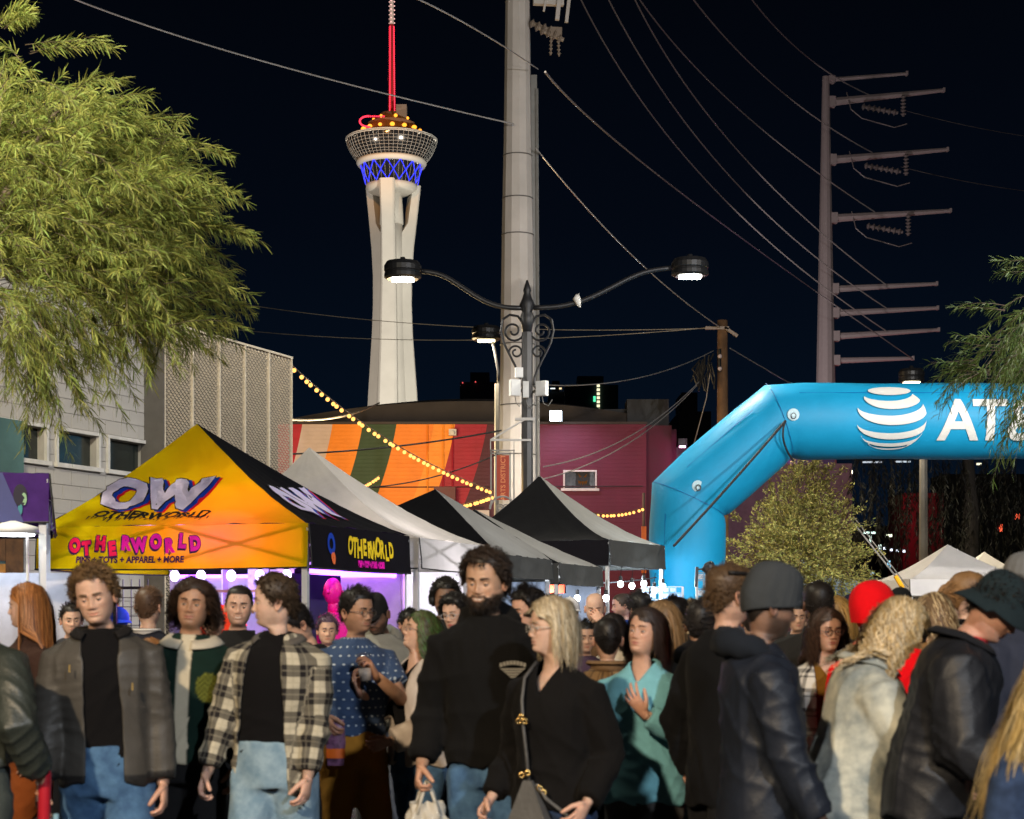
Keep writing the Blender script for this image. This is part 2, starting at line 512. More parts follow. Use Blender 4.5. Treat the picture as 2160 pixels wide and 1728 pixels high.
m = MB(); m.box((-2.2, 0.12, 8.27), (13.9, 0.46, 0.08)); m.build('parapet_cap', mat('dark_coping', (0.05, 0.035, 0.03), 0.7), MBld)
def vault(u, v):
    x = -9 + 14.6 * u
    k = max(0.0, 1 - ((x + 1.4) / 7.9) ** 2)
    return (x, 1.6 + 10 * v, 8.2 + 1.55 * k ** 0.8 * math.sin(math.pi * (0.15 + 0.7 * v)) ** 0.5)
m = MB(); m.grid(vault, 24, 10); m.grid(lambda u, v: (vault(u, 0)[0], 1.6, 8.0 + (vault(u, 0)[2] - 8.0) * v), 24, 2)
m.build('roof', mat('dark_roof', (0.045, 0.036, 0.032), 0.85, var=0.3, vscale=1.5), MBld, smooth=True)
fr = MB(); fw = 0.055
fr.box(((WX0 + WX1) / 2, 0.02, WZb - 0.03), (WX1 - WX0, 0.1, 0.06)); fr.box(((WX0 + WX1) / 2, -0.02, WZa - 0.02), (WX1 - WX0 + 0.16, 0.2, 0.09))
fr.box((WX0 + 0.03, 0.021, (WZa + WZb) / 2), (0.06, 0.1, WZb - WZa - 0.1)); fr.box((WX1 - 0.03, 0.021, (WZa + WZb) / 2), (0.06, 0.1, WZb - WZa - 0.1))
wobj = fr.build('window', mat('pale_sill', (0.62, 0.5, 0.46), 0.6), MBld)
p = MB(); p.box(((WX0 + WX1) / 2, 0.13, (WZa + WZb) / 2), (WX1 - WX0, 0.01, WZb - WZa)); p.build('pane', mat('dim_room_glass', (0.03, 0.024, 0.02), 0.15, var=0.6, vscale=9), wobj)
# carved pumpkin face poster in the window
p = MB(); cx, cz, q = (WX0 + WX1) / 2 + 0.10, (WZa + WZb) / 2 + 0.03, 0.012
def poly(pts, dy=0.0): p.add([(cx + a * 0.22, 0.118 - dy, cz + b_ * 0.27) for a, b_ in pts], [tuple(range(len(pts)))])
poly([(-0.75, 0.75), (-0.12, 0.25), (-0.5, 0.2)]); poly([(0.75, 0.75), (0.5, 0.2), (0.12, 0.25)]); poly([(-0.08, 0.1), (0.08, 0.1), (0, -0.1)])
poly([(-0.8, -0.1), (-0.45, -0.38), (-0.62, -0.72)]); poly([(-0.6, -0.2), (-0.2, -0.38), (-0.35, -0.85)]); poly([(-0.25, -0.3), (0.25, -0.3), (0, -0.9)]); poly([(0.2, -0.38), (0.6, -0.2), (0.35, -0.85)]); poly([(0.45, -0.38), (0.8, -0.1), (0.62, -0.72)])
p.build('pumpkin_face', glow('pumpkin_glow', srgb(165, 100, 45), 0.35), wobj)  # printed face given a faint glow of its own, though no lamp
p = MB(); p.box((cx, 0.122, cz), (0.5, 0.004, 0.58)); p.build('poster', mat('black_poster', (0.008, 0.006, 0.005), 0.6), wobj)
m = MB()
for px in (902, 935, 955): m.tube([((px - 1080) / 60, -0.05, 8.2), ((px - 1080) / 60, -0.05, 4.0)], 0.035, 6)
m.build('downpipe', mur, MBld)
m = MB(); m.tube([(-8.8, -0.06, 5.35), (-1.0, -0.06, 5.30)], 0.03, 5); m.tube([(-8.8, -0.06, 6.0), (4.6, -0.06, 6.05)], 0.02, 5); m.build('conduit', mat('dark_conduit', (0.06, 0.03, 0.03), 0.6), MBld)
m = MB(); m.box((-1.75, -0.12, 4.95), (1.9, 0.06, 0.5)); m.box((-1.9, -0.12, 4.4), (0.6, 0.06, 0.6)); m.build('sign_panel', mat('pale_sign', (0.6, 0.5, 0.45), 0.7), MBld)
m = MB(); m.box((-2.35, -0.25, 5.6), (0.75, 0.45, 0.8)); m.tube([(-2.9, -0.3, 5.3), (-2.6, -0.35, 5.7), (-2.2, -0.3, 5.9)], 0.06, 6); m.build('meter_box', mat('brown_meter', (0.12, 0.03, 0.03), 0.6), MBld)
m = MB(); m.box((-2.08, -0.18, 7.92), (0.26, 0.3, 0.22)); m.tube([(-2.08, -0.32, 7.9), (-2.08, -0.45, 7.88)], 0.07, 8)
cam_o = m.build('security_camera', mat('camera_white', (0.6, 0.55, 0.5), 0.5), None); cam_o.location = (0, YB, 0); tag(cam_o, 'small white security camera high on the orange and red stripes', 'camera')
m = MB(); m.box((4.9, 2.2, 8.75), (1.5, 1.4, 1.1)); m.box((3.9, 2.6, 8.6), (1.1, 1.2, 0.8)); a = m.build('air_conditioner', mat('black_unit', (0.02, 0.02, 0.022), 0.6)); a.location = (0, YB, 0)
tag(a, 'black rooftop air conditioning unit above the purple end of the mural building', 'air conditioner')
# floodlight on the roof edge
FL = empty('floodlight', (1.53, YB - 0.4, 8.48), 0, 'blazing white floodlight at the top of the purple wall beside the tall pole', 'floodlight')
m = MB(); m.box((0, 0.1, 0), (0.46, 0.22, 0.40)); m.tube([(0, 0.2, 0), (0, 0.42, -0.2)], 0.05, 6); m.build('housing', mat('black_metal', (0.015, 0.015, 0.017), 0.45), FL)
m = MB(); m.box((0, -0.022, 0), (0.40, 0.02, 0.34)); m.build('lens', glow('flood_lens', (0.75, 0.9, 1.0), 40), FL)
lamp('flood_light', 'SPOT', (1.53, YB - 2.2, 8.6), 380, (0.62, 0.70, 1.0), 0.25, target=(2.2, YB, 5.2), spot=110, blend=0.8)
# pink wash lamp at the far corner
SCN = empty('wall_lamp', (5.95, YB - 0.4, 7.3), 0, 'pink wash lamp on the corner of the purple building', 'lamp')
m = MB(); m.box((0, 0, 0.25), (0.3, 0.3, 0.25)); m.build('housing', MATS['black_metal'], SCN)
m = MB(); m.box((0, 0, 0.1), (0.2, 0.2, 0.04)); m.build('lens', glow('pink_lens', (1, 0.45, 0.8), 12), SCN)
lamp('pink_light', 'POINT', (6.3, YB - 0.9, 6.9), 60, (1.0, 0.35, 0.75), 0.15)
m = MB(); m.box((6.6, 2.0, 3.8), (1.4, 0.3, 7.6)); m.box((9.5, 9.0, 3.6), (6.5, 10, 7.2)); o = m.build('annexe_building', mat('pink_paint', (0.17, 0.085, 0.12), 0.75, var=0.2, bump=0.2, bscale=5)); o.location = (0, YB, 0)
tag(o, 'pink washed annexe wall behind the arch leg beside the purple building', 'building')

# ------------------------------------------------------------------ observation tower far behind
YT = 900.0; SX = YT / FOC
TX = (826 - 1080) * SX
def tz(y): return EYE + (HOR - y) * SX
TW = empty('observation_tower', (TX, YT, 0), 0, 'tall white observation tower with flaring legs, glass pod and red lit mast', 'tower')
conc_w = mat('tower_concrete', (0.60, 0.585, 0.54), 0.8, var=0.12, vscale=0.05)
ys = [390, 400, 430, 470, 520, 580, 640, 700, 760, 820, 870, 930, 1000, 1100, 1290]
Rl = [61, 60, 56.5, 52, 46, 41.5, 40.5, 42.5, 46.5, 51, 54, 60, 67, 78, 100]
for ang, nm in ((-96, 0), (22, 1), (144, 2)):
    a = math.radians(ang); d = Vector((math.cos(a), math.sin(a), 0)); s = Vector((-d.y, d.x, 0))
    m = MB(); rings = []
    for y, R in zip(ys, Rl):
        w = (11.5 + max(0, (y - 560)) * 0.014 + max(0, 470 - y) * 0.015) * SX
        R_ = R * SX; z = Vector((0, 0, tz(y)))
        ri = 0.02 * R_ if y > 475 else max(0.5, R_ * (0.62 + (470 - y) * 0.001))
        rings.append([d * R_ + s * w + z, d * (R_ * 0.93) + s * w * 1.28 + z, d * ri + s * w * 1.15 + z, d * ri - s * w * 1.15 + z, d * (R_ * 0.93) - s * w * 1.28 + z, d * R_ - s * w + z])
    n = 6
    m.add([v for rg in rings for v in rg], [(i * n + k, i * n + (k + 1) % n, (i + 1) * n + (k + 1) % n, (i + 1) * n + k) for i in range(len(rings) - 1) for k in range(n)] + [tuple(range(n)), tuple((len(rings) - 1) * n + k for k in reversed(range(n)))])
    m.build('leg', conc_w, TW)
m = MB(); m.lathe([(23 * SX, tz(474)), (24 * SX, tz(560)), (25 * SX, tz(640)), (28 * SX, tz(760)), (33 * SX, tz(870)), (42 * SX, tz(1000)), (70 * SX, 0)], 18); m.lathe([(25 * SX, tz(474)), (24 * SX, tz(445)), (21 * SX, tz(395))], 12); m.build('core', conc_w, TW, smooth=True)
S_ = SX
m = MB(); m.lathe([(14 * S_, tz(411)), (44 * S_, tz(408)), (50 * S_, tz(404)), (53 * S_, tz(399)), (54 * S_, tz(392)), (40 * S_, tz(391))], 40); m.build('pod_base', conc_w, TW, smooth=True)
dk = mat('tower_glass', (0.012, 0.014, 0.018), 0.12, spec=0.8, var=0.2)
m = MB(); m.lathe([(54 * S_, tz(392)), (64.5 * S_, tz(349))], 48, cap=False); m.build('lower_glass', dk, TW, smooth=True)
m = MB(); m.lathe([(64 * S_, tz(352)), (71 * S_, tz(351)), (74 * S_, tz(346)), (73 * S_, tz(341)), (66 * S_, tz(340))], 48); m.build('ring_beam', conc_w, TW, smooth=True)
m = MB(); m.lathe([(73 * S_, tz(341)), (80 * S_, tz(332)), (88 * S_, tz(320)), (93 * S_, tz(308)), (95 * S_, tz(299)), (94.5 * S_, tz(296))], 56, cap=False); m.build('upper_glass', dk, TW, smooth=True)
mul = mat('tower_mullion', (0.5, 0.5, 0.48), 0.5)
m = MB()
prof = [(73, 341), (80, 332), (88, 320), (93, 308), (95, 299)]
for k in range(56):
    a = 2 * math.pi * k / 56
    m.tube([((r_ + 0.5) * S_ * math.cos(a), (r_ + 0.5) * S_ * math.sin(a), tz(y)) for r_, y in prof], 0.075, 4)
for r_, y in [(76.5, 336.5), (80.5, 332), (84.5, 326), (88.5, 320), (91, 314), (93.5, 308), (95.6, 299), (95.8, 296)]:
    m.tube([((r_) * S_ * math.cos(2 * math.pi * k / 48), r_ * S_ * math.sin(2 * math.pi * k / 48), tz(y)) for k in range(49)], 0.085 if y > 300 else 0.30, 4)
for k in range(40):
    a = 2 * math.pi * k / 40
    m.tube([(54.3 * S_ * math.cos(a), 54.3 * S_ * math.sin(a), tz(392)), (64.8 * S_ * math.cos(a), 64.8 * S_ * math.sin(a), tz(349))], 0.06, 4)
tag(m.build('mullion', mul, TW), kind='stuff')
m = MB()
for k in range(14):
    for s in (-1, 1):
        a0 = 2 * math.pi * (k + 0.3) / 14; a1 = a0 + s * 2 * math.pi / 14
        m.tube([((54.6 + 10.6 * t) * S_ * math.cos(a0 + (a1 - a0) * t), (54.6 + 10.6 * t) * S_ * math.sin(a0 + (a1 - a0) * t), tz(391 - 40 * t)) for t in (0, 0.25, 0.5, 0.75, 1)], 0.24, 4)
tag(m.build('blue_light_lattice', glow('blue_tube', (0.035, 0.045, 1.0), 2.0), TW), kind='stuff')
rf_m = mat('tower_roof', (0.22, 0.12, 0.07), 0.8)
m = MB(); m.lathe([(94 * S_, tz(297)), (88 * S_, tz(293)), (74 * S_, tz(287)), (70 * S_, tz(285)), (58 * S_, tz(283)), (52 * S_, tz(268)), (50 * S_, tz(262)), (34 * S_, tz(259)), (30 * S_, tz(250)), (22 * S_, tz(240)), (8 * S_, tz(238))], 32); m.build('roof', rf_m, TW)
m = MB(); m.box((22 * S_, -3, tz(246)), (22 * S_, 22 * S_, 38 * S_)); m.build('machine_room', mat('tower_block', (0.16, 0.13, 0.11), 0.8), TW)
m = MB(); m.tube([(0, 0, tz(244)), (0, 0, tz(52))], [1.9, 1.3], 8); m.build('mast', mat('mast_red', (0.25, 0.01, 0.015), 0.7), TW)
m = MB()
yy = 243.0
while yy > 54:
    for k in range(4):
        a = math.pi / 2 * k - 0.5; rr = 7.6 * S_ * (0.72 + 0.28 * (yy - 54) / 190)
        m.sphere((rr * math.cos(a), rr * math.sin(a), tz(yy)), 0.42, 5, 4, sc=(0.8, 0.8, 1.35))
    yy -= 4.4
tag(m.build('mast_red_lamps', glow('mast_lamp', (1.0, 0.03, 0.06), 3.0), TW), kind='stuff')
m = MB(); m.tube([(0, 0, tz(54)), (0, 0, tz(-10)), (0, 0, tz(-70))], [1.25, 1.0, 0.3], 8); m.build('spire', mat('spire_white', (0.6, 0.5, 0.48), 0.7), TW)
m = MB()
for yy in range(48, -60, -9):
    for k in range(3):
        a = k * 2.09 + 0.4; m.sphere((1.5 * math.cos(a), 1.5 * math.sin(a), tz(yy)), 0.36, 5, 4)
tag(m.build('spire_lamps', glow('spire_lamp', (1.0, 0.55, 0.5), 1.6), TW), kind='stuff')
m = MB(); r = random.Random(3)
for k in range(15):
    a = 2 * math.pi * k / 15 + 0.2; m.sphere((62 * S_ * math.cos(a), 62 * S_ * math.sin(a), tz(279)), r.uniform(0.8, 1.25), 6, 5, sc=(1.2, 1.2, 1))
    a += 0.2; 
    if k % 2: m.sphere((38 * S_ * math.cos(a), 38 * S_ * math.sin(a), tz(254)), r.uniform(0.55, 1.0), 6, 5)
tag(m.build('orange_lamps', glow('tower_orange', (1.0, 0.34, 0.03), 2.6), TW), kind='stuff')
m = MB()
for k in range(22):
    t = k / 21; a = math.pi * (0.5 + 1.05 * t)
    m.sphere((-44 * S_ + 18 * S_ * math.cos(a) + 12 * S_ * t * 0, -58 * S_, tz(273) + 11 * S_ * math.sin(a)), 0.5, 5, 4)
for k in range(9): m.sphere((-44 * S_ + 4 * k * S_, -58 * S_, tz(262.5)), 0.45, 5, 4)
tag(m.build('ride_lamps', MATS['mast_lamp'], TW), kind='stuff')
m = MB(); r = random.Random(8)
for k in range(70):
    a = r.uniform(math.pi, 2 * math.pi); t = r.random()
    rr = 60 + 4 * t if k % 3 == 0 else 90 + 5 * t
    y = 358 - 8 * t if k % 3 == 0 else 309 - 10 * t
    m.sphere((rr * S_ * math.cos(a), rr * S_ * math.sin(a), tz(y)), r.uniform(0.15, 0.32), 4, 3, sc=(1.8, 1.8, 0.8))
tag(m.build('interior_lamps', glow('tower_window_lamp', (1.0, 0.86, 0.66), 1.6), TW), kind='stuff')
for k in range(10):
    a = math.pi + math.pi * (k + 0.5) / 10
    pass
lamp('tower_flood_light', 'SPOT', (TX + 190, YT - 330, 45), 6.2e6, (1.0, 0.92, 0.78), 4, target=(TX, YT, 170), spot=48, blend=0.3)
lamp('tower_flood_light', 'SPOT', (TX - 230, YT - 260, 45), 2.6e6, (1.0, 0.86, 0.72), 4, target=(TX, YT, 170), spot=55, blend=0.3)
lamp('tower_roof_light', 'SPOT', (TX - 8, YT - 75, tz(318)), 90000, (1.0, 0.45, 0.12), 1.0, target=(TX, YT - 5, tz(262)), spot=90, blend=0.6)

# far skyline behind the mural building
def skyline(px0, px1, ytop, Y, label, col=(0.01, 0.014, 0.02), lit=None):
    a = P(px0, ytop, Y); b = P(px1, ytop, Y)
    t = empty('far_tower_block', ((a.x + b.x) / 2, Y, 0), 0, label, 'building')
    m = MB(); m.box((0, 10, a.z / 2), (b.x - a.x, 20, a.z)); m.box((0, 10, a.z + 1.5), ((b.x - a.x) * 0.5, 8, 3)); m.build('wall', mat('far_block_%d' % px0, col, 0.8), t)
    if lit:
        for (px, y0, y1, st, c, w, h) in lit:
            g = glow('far_window_%d_%d' % (px, y0), c, 1.4); y = y0
            q = MB(); q.box((0, 0, 0), (w * Y / FOC, 0.4, h * Y / FOC)); me = q.mesh('window', g)
            while y <= y1:
                p_ = P(px, y, Y); o = bpy.data.objects.new('window', me); o.location = (p_.x - t.location.x, -0.25, p_.z); link(o, t); y += st
    return t
skyline(1192, 1304, 812, 420, 'dark far tower block with a bright column of stairwell windows', (0.01, 0.028, 0.034), [(1262, 814, 866, 8.5, (0.95, 0.9, 0.55), 6, 5), (1254, 838, 846, 4, (0.1, 0.9, 0.45), 5, 3)])
skyline(970, 1052, 806, 380, 'low dark block on the skyline left of the tall pole', (0.03, 0.035, 0.05), [(976, 808, 808, 5, (0.9, 0.1, 0.1), 2, 2), (1003, 806, 806, 5, (0.9, 0.1, 0.1), 2, 2)])
skyline(1158, 1190, 826, 350, 'narrow unlit block on the skyline right of the antenna boxes', (0.01, 0.02, 0.03), [(1182, 820, 820, 5, (1, 0.75, 0.4), 5, 3), (1166, 820, 820, 5, (0.8, 0.9, 0.9), 10, 2)])
skyline(1432, 1500, 868, 200, 'black roof block behind the timber utility pole', (0.008, 0.01, 0.012))

# ------------------------------------------------------------------ poles
polem = mat('painted_steel_pole', (0.47, 0.425, 0.385), 0.55, var=0.13, vscale=1.1)
YP = 42.0
WP = empty('transmission_pole', (P(1092, HOR, YP).x, YP, 0), 0.12, 'very wide pale steel transmission pole rising out of the picture beside the double street lamp', 'pole')
m = MB(); m.lathe([(0.50, 0), (0.45, 6.2), (0.39, 11.1), (0.345, 13.2), (0.30, 16.7), (0.17, 30.0)], 12); m.build('shaft', polem, WP)
for y in (960, 856, 728, 497, 420, 330, 4):
    z = P(0, y, YP).z; q = MB(); rr = np.interp(z, [0, 6.2, 11.1, 13.2, 16.7, 30], [0.50, 0.45, 0.39, 0.345, 0.30, 0.17]); q.lathe([(rr + 0.006, z - 0.015), (rr + 0.014, z), (rr + 0.006, z + 0.015)], 24, cap=False); q.build('band', mat('pole_band', (0.12, 0.11, 0.1), 0.6), WP)
m = MB(); m.box((0.45, 0.02, 7.4), (0.15, 0.2, 14.9), rot=Matrix.Rotation(-0.008, 3, 'Y')); m.tube([(0.53, -0.1, 1), (0.50, -0.1, 6), (0.46, -0.1, 14.5)], 0.04, 6); m.build('conduit_cover', mat('pole_conduit', (0.17, 0.165, 0.155), 0.5), WP)
m = MB()
def insul(m, a, b, r0, n):
    a, b = Vector(a), Vector(b)
    pts = []; rs = []
    for i in range(n * 3 + 1):
        pts.append(a.lerp(b, i / (n * 3))); rs.append(r0 * (1.0 if i % 3 == 1 else 0.45))
    m.tube(pts, rs, 8)
ins = mat('brown_porcelain', (0.22, 0.17, 0.13), 0.35)
zi = P(0, 72, YP).z
for k in range(3): insul(m, (0.28 + 0.12 * k, -0.25 - 0.05 * k, zi + 0.2 - 0.1 * k), (0.85 + 0.12 * k, -0.35, zi - 0.02 - 0.1 * k), 0.12, 4)
m.box((0.9, -0.35, zi - 0.05), (0.28, 0.12, 0.25))
insul(m, (0.78, -0.4, zi - 0.15), (0.76, -0.4, zi - 0.62), 0.05, 5); insul(m, (0.95, -0.4, zi - 0.15), (0.97, -0.4, zi - 0.64), 0.05, 5)
m.build('insulator', ins, WP)
m = MB(); zt = P(0, 2, YP).z
m.box((0.75, -0.1, zt), (0.75, 0.16, 0.22)); m.bar((0.62, -0.2, zt - 0.3), (0.76, -0.2, zt + 0.5), 0.05); m.bar((0.95, -0.2, zt - 0.5), (1.05, -0.2, zt + 0.5), 0.1); m.bar((1.18, -0.2, zt - 0.55), (1.3, -0.2, zt + 0.5), 0.08); m.build('bracket', MATS['painted_steel_pole'], WP)

YS = 95.0
SP = empty('lattice_arm_pole', (P(1742, HOR, YS).x, YS, 0), 0, 'tapered grey steel power pole with eight arms all on one side', 'pole')
zt = P(0, 162, YS).z
sp_m = mat('grey_power_pole', (0.34, 0.29, 0.29), 0.6, var=0.08)
x0 = SP.location.x
m = MB(); m.lathe([(0.72, 0), (0.53, P(0, 800, YS).z), (0.20, zt)], 12); m.build('shaft', sp_m, SP)
for (ya, xe, ye, r0, r1) in ((169, 1912, 156, .13, .09), (216, 1990, 191, .24, .11), (338, 1998, 316, .24, .11), (461, 2004, 445, .24, .11), (610, 1975, 599, .2, .1), (661, 1977, 650, .2, .1), (710, 1979, 696, .2, .1), (761, 1925, 756, .18, .1)):
    a = P(1742, ya, YS); b = P(xe, ye, YS); rr = np.interp(a.z, [0, P(0, 800, YS).z, zt], [0.72, 0.53, 0.20]) * 0.9
    A = Vector((rr, -0.05, a.z)); B = Vector((b.x - x0, -0.05, b.z))
    q = MB(); q.tube([A, B], [r0, r1], 8); q.box((rr + 0.12, -0.05, a.z), (0.35, 0.5, 0.55 if r0 > 0.15 else 0.35)); q.box(B, (0.12, 0.26, 0.22)); am = q.build('arm', sp_m, SP)
    if ya in (216, 338, 461):
        q = MB(); c = A.lerp(B, 0.62); insul(q, c + Vector((0.1, -0.3, -0.15)), c + Vector((0.1, -0.3, -1.3)), 0.17, 6); insul(q, c + Vector((-2.2, -0.3, -0.75)), c + Vector((-0.2, -0.3, -1.1)), 0.2, 7)
        q.tube([c + Vector((-3.0, -0.1, 0.1)), c + Vector((-2.8, -0.3, -0.9)), c + Vector((-2.2, -0.3, -1.4)), c + Vector((-0.4, -0.3, -1.9)), c + Vector((0.3, -0.3, -1.7))], 0.035, 4)
        q.build('insulator', mat('grey_insulator', (0.2, 0.17, 0.17), 0.4), am)
YU = 55.0
UP = empty('utility_pole', (P(1524, HOR, YU).x, YU, 0), 0, 'brown timber utility pole behind the blue arch with cables bunched on its side', 'pole')
zt = P(0, 676, YU).z
wood = mat('weathered_timber', (0.16, 0.085, 0.04), 0.85, var=0.4, vscale=3.0, bump=0.4, bscale=25)
m = MB(); m.lathe([(0.21, 0), (0.19, zt * 0.5), (0.165, zt), (0.02, zt + 0.02)], 12); m.build('shaft', wood, UP, smooth=True)
m = MB(); m.box((-0.2, -0.2, zt - 0.28), (0.75, 0.1, 0.09)); m.box((0.25, -0.2, zt - 0.4), (0.5, 0.1, 0.09), rot=Matrix.Rotation(0.6, 3, 'Y')); m.build('crossarm', mat('old_crossarm', (0.3, 0.24, 0.2), 0.8), UP)
m = MB(); r = random.Random(2)
for k in range(16):
    a = Vector((-0.3 - r.random() * 0.5, -0.25, zt - 1.1 - r.random() * 0.4)); b = a + Vector((r.uniform(-.3, .2), 0, -0.5 - r.random() * 0.4)); m.tube([a, a.lerp(b, 0.5) + Vector((r.uniform(-.25, .1), 0, 0)), b], 0.03, 4)
m.tube([(-0.12, -0.25, zt - 0.95), (-0.12, -0.25, zt - 1.7)], 0.05, 5); m.build('cable_bunch', mat('black_cable', (0.012, 0.012, 0.013), 0.5), UP)
m = MB()
for z in (zt - 1.2, zt - 1.6): m.sphere((-0.12, -0.3, z), 0.07, 8, 6)
m.build('insulator', mat('white_porcelain', (0.5, 0.4, 0.38), 0.3), UP)

# ------------------------------------------------------------------ overhead wires
wl = mat('aluminium_wire', (0.55, 0.52, 0.5), 0.35, metal=0.5, var=0.2, vscale=0.4)
wd = mat('dull_wire', (0.22, 0.21, 0.2), 0.5, var=0.4, vscale=0.8)
def wire(pts, r, m_, label):
    q = MB(); q.tube(pts, r, 5); tag(q.build('overhead_wire', m_), label, 'wire'); 
wire(through(P(120, -16, 30), P(560, 131, 36), P(1084, 262, 41.4), 24), 0.017, wl, 'pale cable from behind the left tree to the clamp on the wide pole')
wire(through(P(872, -6, 30), P(1010, 66, 34), P(1135, 146, 41.2), 20), 0.015, wl, 'twisted cable crossing the front of the wide pole near the top')
wire(through(P(1150, 152, 41.5), P(1480, 440, 68), P(1925, 757, 94.5), 26), 0.03, wl, 'slack cable from the wide pole to the lowest arm of the grey pole')
wire(through(P(1130, 312, 41.6), P(1340, 545, 47), P(1518, 690, 54.6), 20), 0.018, wl, 'cable from the wide pole down to the top of the timber pole')
wire([P(1540, 735, 54.8), P(1660, 805, 60), P(1900, 890, 72)], 0.02, wd, 'cable leaving the timber pole towards the back of the arch')
for (x0, xm, ym, xe, ye, lb) in ((1572, 1700, 118, 1833, 200, 'conductor ending on the second arm of the grey pole'), (1448, 1640, 186, 1840, 322, 'conductor ending on the third arm of the grey pole'), (1336, 1560, 232, 1845, 447, 'conductor ending on the fourth arm of the grey pole'),
                                 (1330, 1560, 322, 1868, 600, 'conductor ending on the fifth arm of the grey pole'), (1274, 1545, 378, 1870, 650, 'conductor ending on the sixth arm of the grey pole'), (1216, 1500, 392, 1872, 700, 'conductor ending on the seventh arm of the grey pole')):
    pts = through(P(x0, -20, 74), P(xm, ym, 84), P(xe, ye, 94.6), 26)
    wire([pts[0] + (pts[0] - pts[1]) * 6] + pts, 0.034, wl, lb)
for (x0, y0, x1, y1, lb) in ((430, 628, 1510, 692, 'upper of two thin dark wires behind the tower'), (430, 688, 1510, 690, 'lower of two thin dark wires behind the tower')):
    wire(wire_pts(P(x0, y0, 70), P(x1, y1, 55.2), 0.5), 0.013, wd, lb)
for (x0, y0, x1, y1, s, lb) in ((1505, 740, 1146, 812, .35, 'top service cable from the timber pole back to the wide pole'), (1480, 800, 1146, 985, .5, 'middle service cable from the timber pole past the floodlight'), (1475, 808, 1140, 1012, .5, 'lowest service cable from the timber pole past the pumpkin window')):
    wire(wire_pts(P(x0, y0, 55), P(x1, y1, 43.5), s), 0.016, wl if y0 != 740 else wd, lb)
wire([P(1500, 770, 55), P(1490, 840, 56), P(1463, 940, 58)], 0.018, wl, 'drop cable hanging from the timber pole to the pink corner')
wire(wire_pts(P(612, 958, 40), P(1058, 908, 41.4), 0.10), 0.022, MATS['black_cable'], 'black cable strung across the orange stripes')
wire(wire_pts(P(735, 1030, 40), P(1050, 958, 41.4), 0.2), 0.016, MATS['black_cable'], 'black cable carrying the short string of bulbs')
wire(wire_pts(P(612, 885, 44), P(800, 850, 60), 0.2), 0.03, MATS['dull_wire'], 'grey cable along the roof edge in front of the tower foot')
wire([P(1790, 1090, 40), P(1905, 1236, 36)], 0.02, wd, 'guy wire above the yellow guard beside the small leaved tree')
wire([P(1800, 1090, 40), P(1915, 1238, 36)], 0.014, wd, 'thin second guy wire beside the small leaved tree')
q = MB(); q.tube([P(1889, 1215, 35.9), P(1904, 1240, 35.9)], 0.05, 8); tag(q.build('guy_guard', mat('yellow_plastic', srgb(235, 170, 20), 0.5)), 'yellow plastic guard on the guy wire', 'wire guard')
for (y0, y1, lb) in ((231, 272, 'faint wire running off beyond the second arm'), (352, 385, 'faint wire running off beyond the third arm')):
    wire(wire_pts(P(1900, y0, 95), P(2300, y1 + 30, 110), 0.3), 0.02, wd, lb)

lamp('street_spot_light', 'SPOT', (9.5, 82.0, 9.0), 4600, (1.0, 0.84, 0.84), 0.5, target=(18.0, 95.0, 22.0), spot=75)  # added unseen spot that brightens the grey power pole; no lamp stands here
# ------------------------------------------------------------------ street lamps
blk = MATS['black_metal']
def lamphead(parent, x, y, z, dia, glowm, dirx=1):
    R = dia / 2 * 0.96
    h = MB(); h.lathe([(R * 0.85, z - 0.02), (R, z + 0.02), (R * 0.99, z + 0.10), (R * 0.95, z + 0.115), (R * 0.97, z + 0.135), (R * 0.95, z + 0.15), (R, z + 0.165), (R * 1.0, z + 0.27), (R * 0.86, z + 0.36), (R * 0.2, z + 0.38), (0.05, z + 0.46)], 24, c=(x, y, 0))
    o = h.build('lamp_head', mat('lamp_black', (0.012, 0.012, 0.013), 0.4), parent)
    q = MB(); q.box((x, y, z - 0.03), (R * 1.15, R * 0.8, 0.04)); q.build('lens', glowm, o)
    return o
glL = glow('lamp_lens', (1.0, 0.95, 0.84), 60); glY = glow('lamp_lens_yellow', (1.0, 0.86, 0.5), 14)
